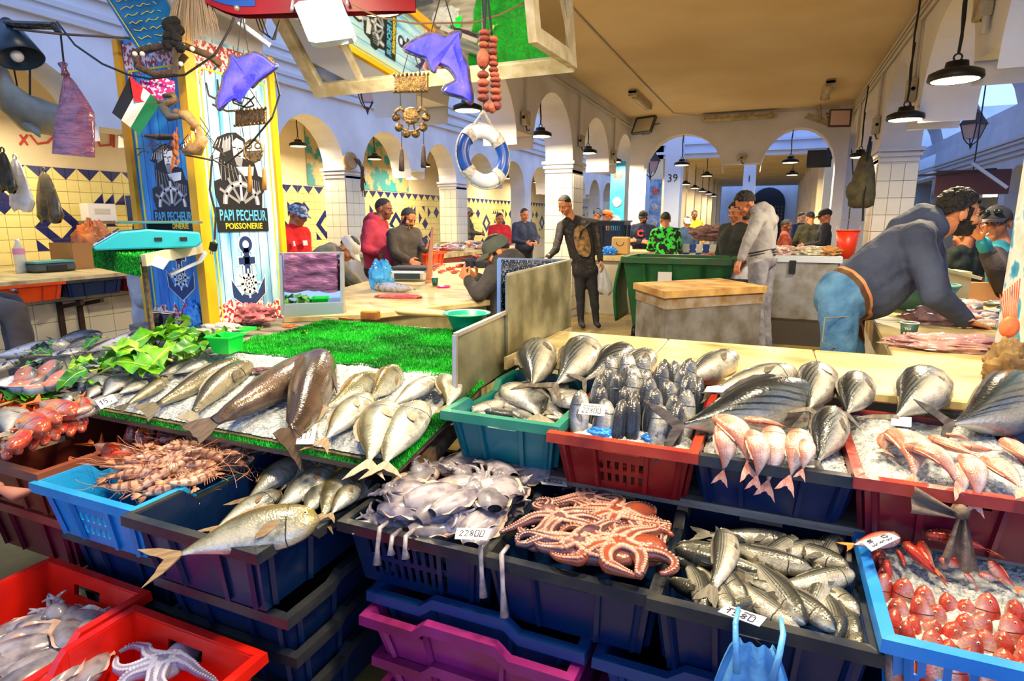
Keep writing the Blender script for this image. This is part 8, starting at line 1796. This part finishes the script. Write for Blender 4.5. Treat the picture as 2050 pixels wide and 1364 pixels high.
for k, (x, y) in enumerate(((870,540),(890,545),(905,538),(925,533),(880,533),(940,530),(915,545))):
    fish('red_mullet', Zp(x-12, y, .92), Zp(x+12, y-3, .92), 'small red fish laid out on the middle counter', 'small fish on the middle counter', .3, k, lite=True)
r = thing('wooden_post', 'thin pinkish pole standing on the middle counter', 'pole', Zp(858,566,.9)); t_ = Dp(866,455,5.3)-r.location; MB().tube([Vector((0,0,0)), t_*.5, t_], [.03,.022,.012], 8).build('shaft', mat('pole_pink', (206,140,110), .6), r, True); MB().sph((0,0,.01), .035, 8, 6).build('foot', mat('pole_pink', (0,0,0)), r, True)
r = thing('ashtray', 'bright pink dish on the middle counter', 'dish', Zp(888,576,.9)); MB().lathe([(.001,0),(.05,0),(.06,.015),(.055,.016),(.045,.006),(.001,.006)], 18).build('dish_body', mat('pink_plastic2', (240,40,140), .3), r, True)
p = Zp(970,535,.9); crate('small black tray of red langoustine behind the seated man', 'black', p.x-.2, p.x+.2, p.y-.15, p.y+.15, 1.0, .1, slots='none')
for k in range(7): q = p+Vector((R.uniform(-.15,.15), R.uniform(-.1,.1), .10)); d = Vector((R.uniform(-.1,.1), R.uniform(-.1,.1), .04)); fish('red_mullet', q+d, q-d, 'red langoustine coloured fish in the small black tray', 'fish in the small black tray', R.random(), k, lite=True)
crate('orange yellow crate stack behind the brown sweater', 'orange', *(lambda q: (q.x-.2, q.x+.2, q.y-.2, q.y+.2))(Dp(847,515,7.6)), Dp(847,505,7.6).z, .18, slots='none')
crate('maroon crate below the orange one behind the brown sweater', 'maroon', *(lambda q: (q.x-.2, q.x+.2, q.y-.2, q.y+.2))(Dp(847,515,7.6)), Dp(847,505,7.6).z-.185, .5, slots='none')
# far fish counter on the left side
r = thing('stall_counter', 'far fish counter with red crates along its front before the tiles', 'counter', (-6.2,11,0)); MB().bb(-6.78, -5.3, 8.9, 13.6, .80, .86).build('slab', marble, r, o=r.location); MB().bb(-5.36, -5.32, 8.9, 13.6, .55, .80).build('front_board', mat('front_red', (130,50,44), .6), r, o=r.location)
for y in (9.2, 10.8, 12.2, 13.4): MB().bar((-5.4,y,.6), (-6.0,y,0), .06).build('leg', mat('rust_iron', (0,0,0)), r, o=r.location)
smallfish((-6.5,-5.45,9.2,13.4), .90, 60, ['sea_bass','sea_bream','red_mullet','pink_snapper'], 'small fish spread on the far counter before the tiles', 'fish on the far counter', .42)
p = Yp(880,478,10.5); p = Vector((-6.4, 9.4, .86)); r = thing('bucket', 'blue tub of green herbs on the far counter', 'bucket', p); MB().lathe([(.001,0),(.2,0),(.26,.3),(.24,.3),(.001,.02)], 18).build('tub', mat('tub_blue', (30,130,200), .4), r, True)
for k in range(12): MB().sph((R.uniform(-.15,.15), R.uniform(-.15,.15), .33+R.uniform(0,.1)), (.1,.08,.07), 7, 5).build('herb_bunch', leafs[k % 3], r, True)
# nave: counter behind the black sweater, crates, chest freezer, block, metal box, bin
r = thing('stall_counter', 'long stone counter running into the hall behind the black sweater', 'counter', (-2.4,10,0)); MB().bb(-3.1, -1.95, 9.2, 12.3, .84, .92).build('slab', marble, r, o=r.location); MB().bb(-2.9, -2.02, 9.25, 12.3, 0, .84).build('base', conc, r, o=r.location)
crate('stack of black crates on the counter beside the black sweater', 'black', -2.75, -2.25, 9.9, 10.4, 1.45, .5, slots='row');
p = Vector((-2.2, 9.5, .92)); r = thing('paper_bag', 'brown paper bag on the stone counter', 'paper bag', p); bevel(MB().box((0,0,.14), (.28,.12,.28)).build('bag_body', mat('kraft', (196,156,96), .8), r), .02); MB().torus((0,-.06,.2), .06, .006, 12, 5, Matrix.Rotation(PI/2, 3, 'X'), PI, 2*PI).build('handle', wirem, r)
blob('plastic_bag', 'small bright blue bag on the stone counter', 'plastic bag', (-2.35,9.3,.98), (.12,.08,.07), bluebag, 51, .4)
galv2 = mat('battered_steel', (156,158,164), .4, .5, c2=(112,106,96), scale=5, bump=.1, bscale=14, rough2=.6); ply = mat('stained_ply', (210,172,104), .6, c2=(156,112,54), scale=5)
A2, B3, C3, D3 = [Zp(*q, .86) for q in ((1331,584),(1536,573),(1440,557),(1268,566))]
r = thing('metal_chest', 'battered steel chest with a stained plywood lid in the middle of the hall', 'chest', Vector((A2.x, A2.y, 0)))
L4 = [A2, B3, C3, D3]; cc_ = sum(L4, Vector())/4
def ring_(f, z): return [Vector((cc_.x+(q.x-cc_.x)*f, cc_.y+(q.y-cc_.y)*f, z)) for q in L4]
for i in range(4):
    a, b = ring_(.94, 0)[i], ring_(.94, 0)[(i+1) % 4]; MB().add([a, b, b+Vector((0,0,.80)), a+Vector((0,0,.80))], [(0,1,2,3)]).build('side_panel', galv2, r, o=r.location).modifiers.new('t', 'SOLIDIFY').thickness = .01
MB().prism([(p.x, p.y) for p in ccw(ring_(1.0, 0))], .80, .86).build('lid', ply, r, o=r.location); MB().prism([(p.x, p.y) for p in ccw(ring_(.955, 0))], .70, .80).build('rust_band', mat('rust_band', (130,100,50), .6, c2=(160,150,140), scale=8), r, o=r.location)
grn = mat('bin_green', (20,84,44), .4, c2=(30,100,50), scale=5); grl = mat('bin_rim', (24,96,50), .4, c2=(70,90,40), scale=10)
bx0, bx1, by0, by1 = -1.63, -.40, 7.2, 7.95; zt = .99
r = thing('wheelie_bin', 'large green rubbish bin with its lid hanging open', 'bin', (-1.0,7.6,0)); q = MB(); C8 = [(bx0+.12,by0+.1,.18),(bx1-.12,by0+.1,.18),(bx1-.12,by1-.08,.18),(bx0+.12,by1-.08,.18),(bx0,by0,zt),(bx1,by0,zt),(bx1,by1,zt),(bx0,by1,zt)]
q.add(C8, [(0,3,2,1),(0,1,5,4),(1,2,6,5),(2,3,7,6),(3,0,4,7)]); bo = q.build('body', grn, r, o=r.location); bo.modifiers.new('t', 'SOLIDIFY').thickness = .012
for a, b in (((bx0,by0),(bx1,by0)), ((bx1,by0),(bx1,by1)), ((bx1,by1),(bx0,by1)), ((bx0,by1),(bx0,by0))): MB().bar((*a, zt), (*b, zt), .06, .07).build('rim_bar', grl, r, o=r.location)
for t in (.2, .45, .75): MB().bar((bx0+.1+(bx1-bx0-.2)*t, by0+.07, .25), (bx0+(bx1-bx0)*t, by0-.012, zt-.05), .05, .02).build('rib', grn, r, o=r.location)
MB().bb(bx0+.42, bx0+.58, by0-.02, by0-.01, .72, .86).build('notice', mat('card', (0,0,0)), r, o=r.location)
def lidf(u, v): return Vector((bx0-.04-.10*math.sin(PI*min(1, v*1.0))*.6-.05*v, by0+.05+.65*u, zt+.04-.80*v))
MB().grid(lidf, 8, 8).build('lid', grn, r, True, r.location).modifiers.new('t', 'SOLIDIFY').thickness = .03
for x in (bx0+.15, bx1-.15):
    for y in (by0+.12, by1-.12): MB().lathe([(.001,-.03),(.09,-.03),(.09,.03),(.001,.03)], 14, (x, y, .09), Matrix.Rotation(PI/2, 3, 'Y')).build('wheel', blackm, r, True, r.location)
p0 = Yp(1600,560,8.0); r = thing('chest_freezer', 'dented pale steel chest with fish bags on top beside the grey hoodie', 'chest', (.35,8.0,0)); bevel(MB().bb(-.05, .72, 7.7, 8.5, .3, 1.02).build('body', galv2, r, o=r.location), .02); MB().bb(-.07, .74, 7.68, 8.52, .98, 1.05).build('lid', mat('lid_pale', (190,200,214), .4, .3), r, o=r.location); MB().bb(-.05, .72, 7.72, 8.48, .0, .3).build('plinth', mat('plinth_dark', (60,54,46), .7), r, o=r.location); MB().bb(.2, .27, 7.66, 7.7, .85, 1.0).build('latch', blackm, r, o=r.location)
for k, (x, s) in enumerate(((.12,.16), (.42,.2), (.62,.12))): blob('fish_bag', ('clear bag of pink fish on the left of the dented chest','clear bag of pale fish on the dented chest','small brown parcel at the right of the dented chest')[k], 'bag of fish', (x,8.0,1.09), (s,.14,.06), (mat('fish_pinkish', (214,180,170), .25, c2=(170,130,120), scale=12), mat('fish_pale', (206,196,170), .25, c2=(150,140,120), scale=14), cbm)[k], 60+k, .4)
r = thing('chequered_block', 'tiled block chequered blue and white with blue wool on top', 'block', Yp(1410,500,10.4)); bz = Yp(1410,500,10.4).z; W_ = .62
MB().box((0,0,-.25), (.62,.5,.5)).build('core', tilew, r)
ck = [tile_mesh(W_/6, .14, 0, mat('check_white', (206,206,190), .3)), tile_mesh(W_/6, .14, 0, mat('check_blue', (40,70,150), .3))]
for i in range(6):
    for j in range(2): ob = bpy.data.objects.new('tile', ck[(i+j) % 2]); COL.objects.link(ob); ob.parent = r; ob.matrix_basis = Matrix.Translation((-W_/2+W_/6*(i+.5), -.255, -.07-.14*j+.1))
MB().bb(-.26, .26, -.27, -.25, -.75, -.24).build('painted_front', mat('navy_diamond', (30,44,100), .4, c2=(206,200,180), scale=9, lo=.52, hi=.54), r); MB().bb(-.3, .3, -.25, .25, -1.1, -.5).build('base', conc, r)
blob('net_heap', 'heap of dull purple net on the chequered block', 'net', Yp(1424,468,10.4), (.3,.2,.12), mat('net_mauve', (130,96,96), .9, bump=.8, bscale=50), 71, .5)
r = thing('stall_counter', 'short pale counter with red fish beside the grey hoodie', 'counter', (-.62,8.6,0)); MB().bb(-.95, -.2, 8.3, 9.0, .86, .92).build('slab', conc, r, o=r.location); MB().bb(-.9, -.25, 8.35, 8.95, 0, .5).build('base', woodm, r, o=r.location)
for x in (-.93, -.24): MB().bb(x, x+.04, 8.32, 8.36, 0, .86).build('leg', woodm, r, o=r.location)
blob('fish_heap', 'heap of red fish meat on the short pale counter', 'fish meat', (-.55,8.55,.97), (.28,.16,.07), mat('red_meat', (170,90,84), .3, c2=(206,140,130), scale=16), 73, .5)
crate('black crate with pale marks before the grey hoodie', 'black', -.48, -.1, 7.0, 7.5, .82, .25, slots='none'); hangbag(Vector((-.28,7.3,1.02)), .14, .28, wbag, 'white and pink bag in the black crate before the grey hoodie')
# fish heap on the right counter, bowl, herbs, plank
smallfish((1.0,1.5,3.55,4.75), .93, 60, ['sea_bass','sea_bream','pink_snapper'], 'small fish in the silver heap on the right counter', 'fish heap on the right counter', .2)
r = thing('wash_bowl', 'grey green bowl on the right counter behind the leaning man', 'bowl', (.88,4.45,.9)); MB().lathe([(.001,0),(.12,0),(.2,.16),(.19,.16),(.001,.02)], 22).build('basin', mat('bowl_grey', (80,130,120), .4), r, True); MB().torus((0,0,.16), .197, .008, 22, 6).build('rim', mat('bowl_grey', (0,0,0)), r, True)
r = thing('herbs', 'small sprig of parsley on the right counter', 'herbs', Zp(1793,618,.9))
for k in range(22): MB().sph((R.uniform(-.06,.06), R.uniform(-.04,.04), .01+R.uniform(0,.03)), (.014,.012,.006), 6, 4).build('leaflet', leafs[k % 3], r, True)
MB().tube([(0,0,.008), (.08,.02,.006), (.15,.02,.004)], .003, 5).build('stem', stemm, r)
r = thing('wooden_plank', 'wooden plank edge behind the fish heap on the right', 'plank', (1.3,4.95,.9)); MB().bb(-.35, .45, 0, .06, 0, .14).build('board', mat('plank_tan', (190,140,84), .6), r); MB().bb(-.32, -.28, -.02, .08, 0, .2).build('stop', woodm, r)
r = thing('cash_box', 'cream plastic tray lid leaning beside the bowl on the right counter', 'tray', (1.02,4.75,.9)); MB().box((0,0,.12), (.3,.2,.22), Matrix.Rotation(.2, 3, 'Z')).build('tray_body', mat('cream_plastic', (214,196,140), .4), r); MB().box((.02,0,.24), (.38,.28,.02), Matrix.Rotation(.25, 3, 'Y')).build('tray_lid', mat('cream_plastic', (0,0,0)), r)
# rag tied on the maroon crate
rg = mat('tied_rag', (136,118,100), .8, c2=(96,82,70), scale=14, bump=.5, bscale=30)
p = Zp(1920,1020,.80); r = thing('rag', 'greyish cloth knotted on the front of the maroon crate', 'rag', p)
MB().sph((0,-.015,0), .018, 10, 8).build('knot', rg, r, True); MB().grid(lambda u, v: Vector((-.012-.085*u, -.02-.01*math.sin(v*9), -.005+(v-.5)*(.02+.05*u)+.02*u)), 10, 10).build('left_bow', rg, r, True); MB().grid(lambda u, v: Vector(((v-.35)*(.02+.06*u), -.02-.012*math.sin(v*12), -.01-.13*u)), 10, 10).build('hanging_end', rg, r, True)
p = Zp(20,975,.68); r = thing('rag', 'brown plastic strip tied on the rim of the brown crate', 'rag', p); MB().tube([(-.1,-.02,0), (0,-.03,.01), (.09,-.02,.0)], [.03,.012,.03], 8, flat=.5).build('strip', mat('rag_brown', (150,96,84), .6), r, True); MB().sph((0,-.03,.01), .018, 8, 6).build('knot', mat('rag_brown', (0,0,0)), r, True)
p = Vector((-2.38,1.0,.64)); r = thing('plastic_bag', 'dark purple plastic sheet hanging at the left under the brown crate', 'plastic bag', p); MB().grid(lambda u, v: Vector((-.22+.34*u*(.4+.6*v), -.03-.05*math.sin(u*8+v*2)*v-.02, -.01-.42*v)), 26, 18).build('sheet', mat('purple_dark', (92,50,90), .2, c2=(56,28,60), scale=6, bump=.6, bscale=14, coat=.4), r, True); MB().tube([(-.2,-.02,0), (-.05,-.03,.01)], .015, 6).build('tied_edge', mat('purple_dark', (0,0,0)), r, True)
# litter on the floor
for x, y, lab, c in ((1218,610,'scrap of white paper on the wet floor','card'), (1232,625,'red scrap on the wet floor','flag_red'), (1205,625,'yellowish scrap on the wet floor','fish_pale')):
    q = Zp(x, y, 0); blob('litter', lab, 'litter', q+Vector((0,0,.015)), (.12,.05,.015), MATS[c], int(x) % 17, .5)
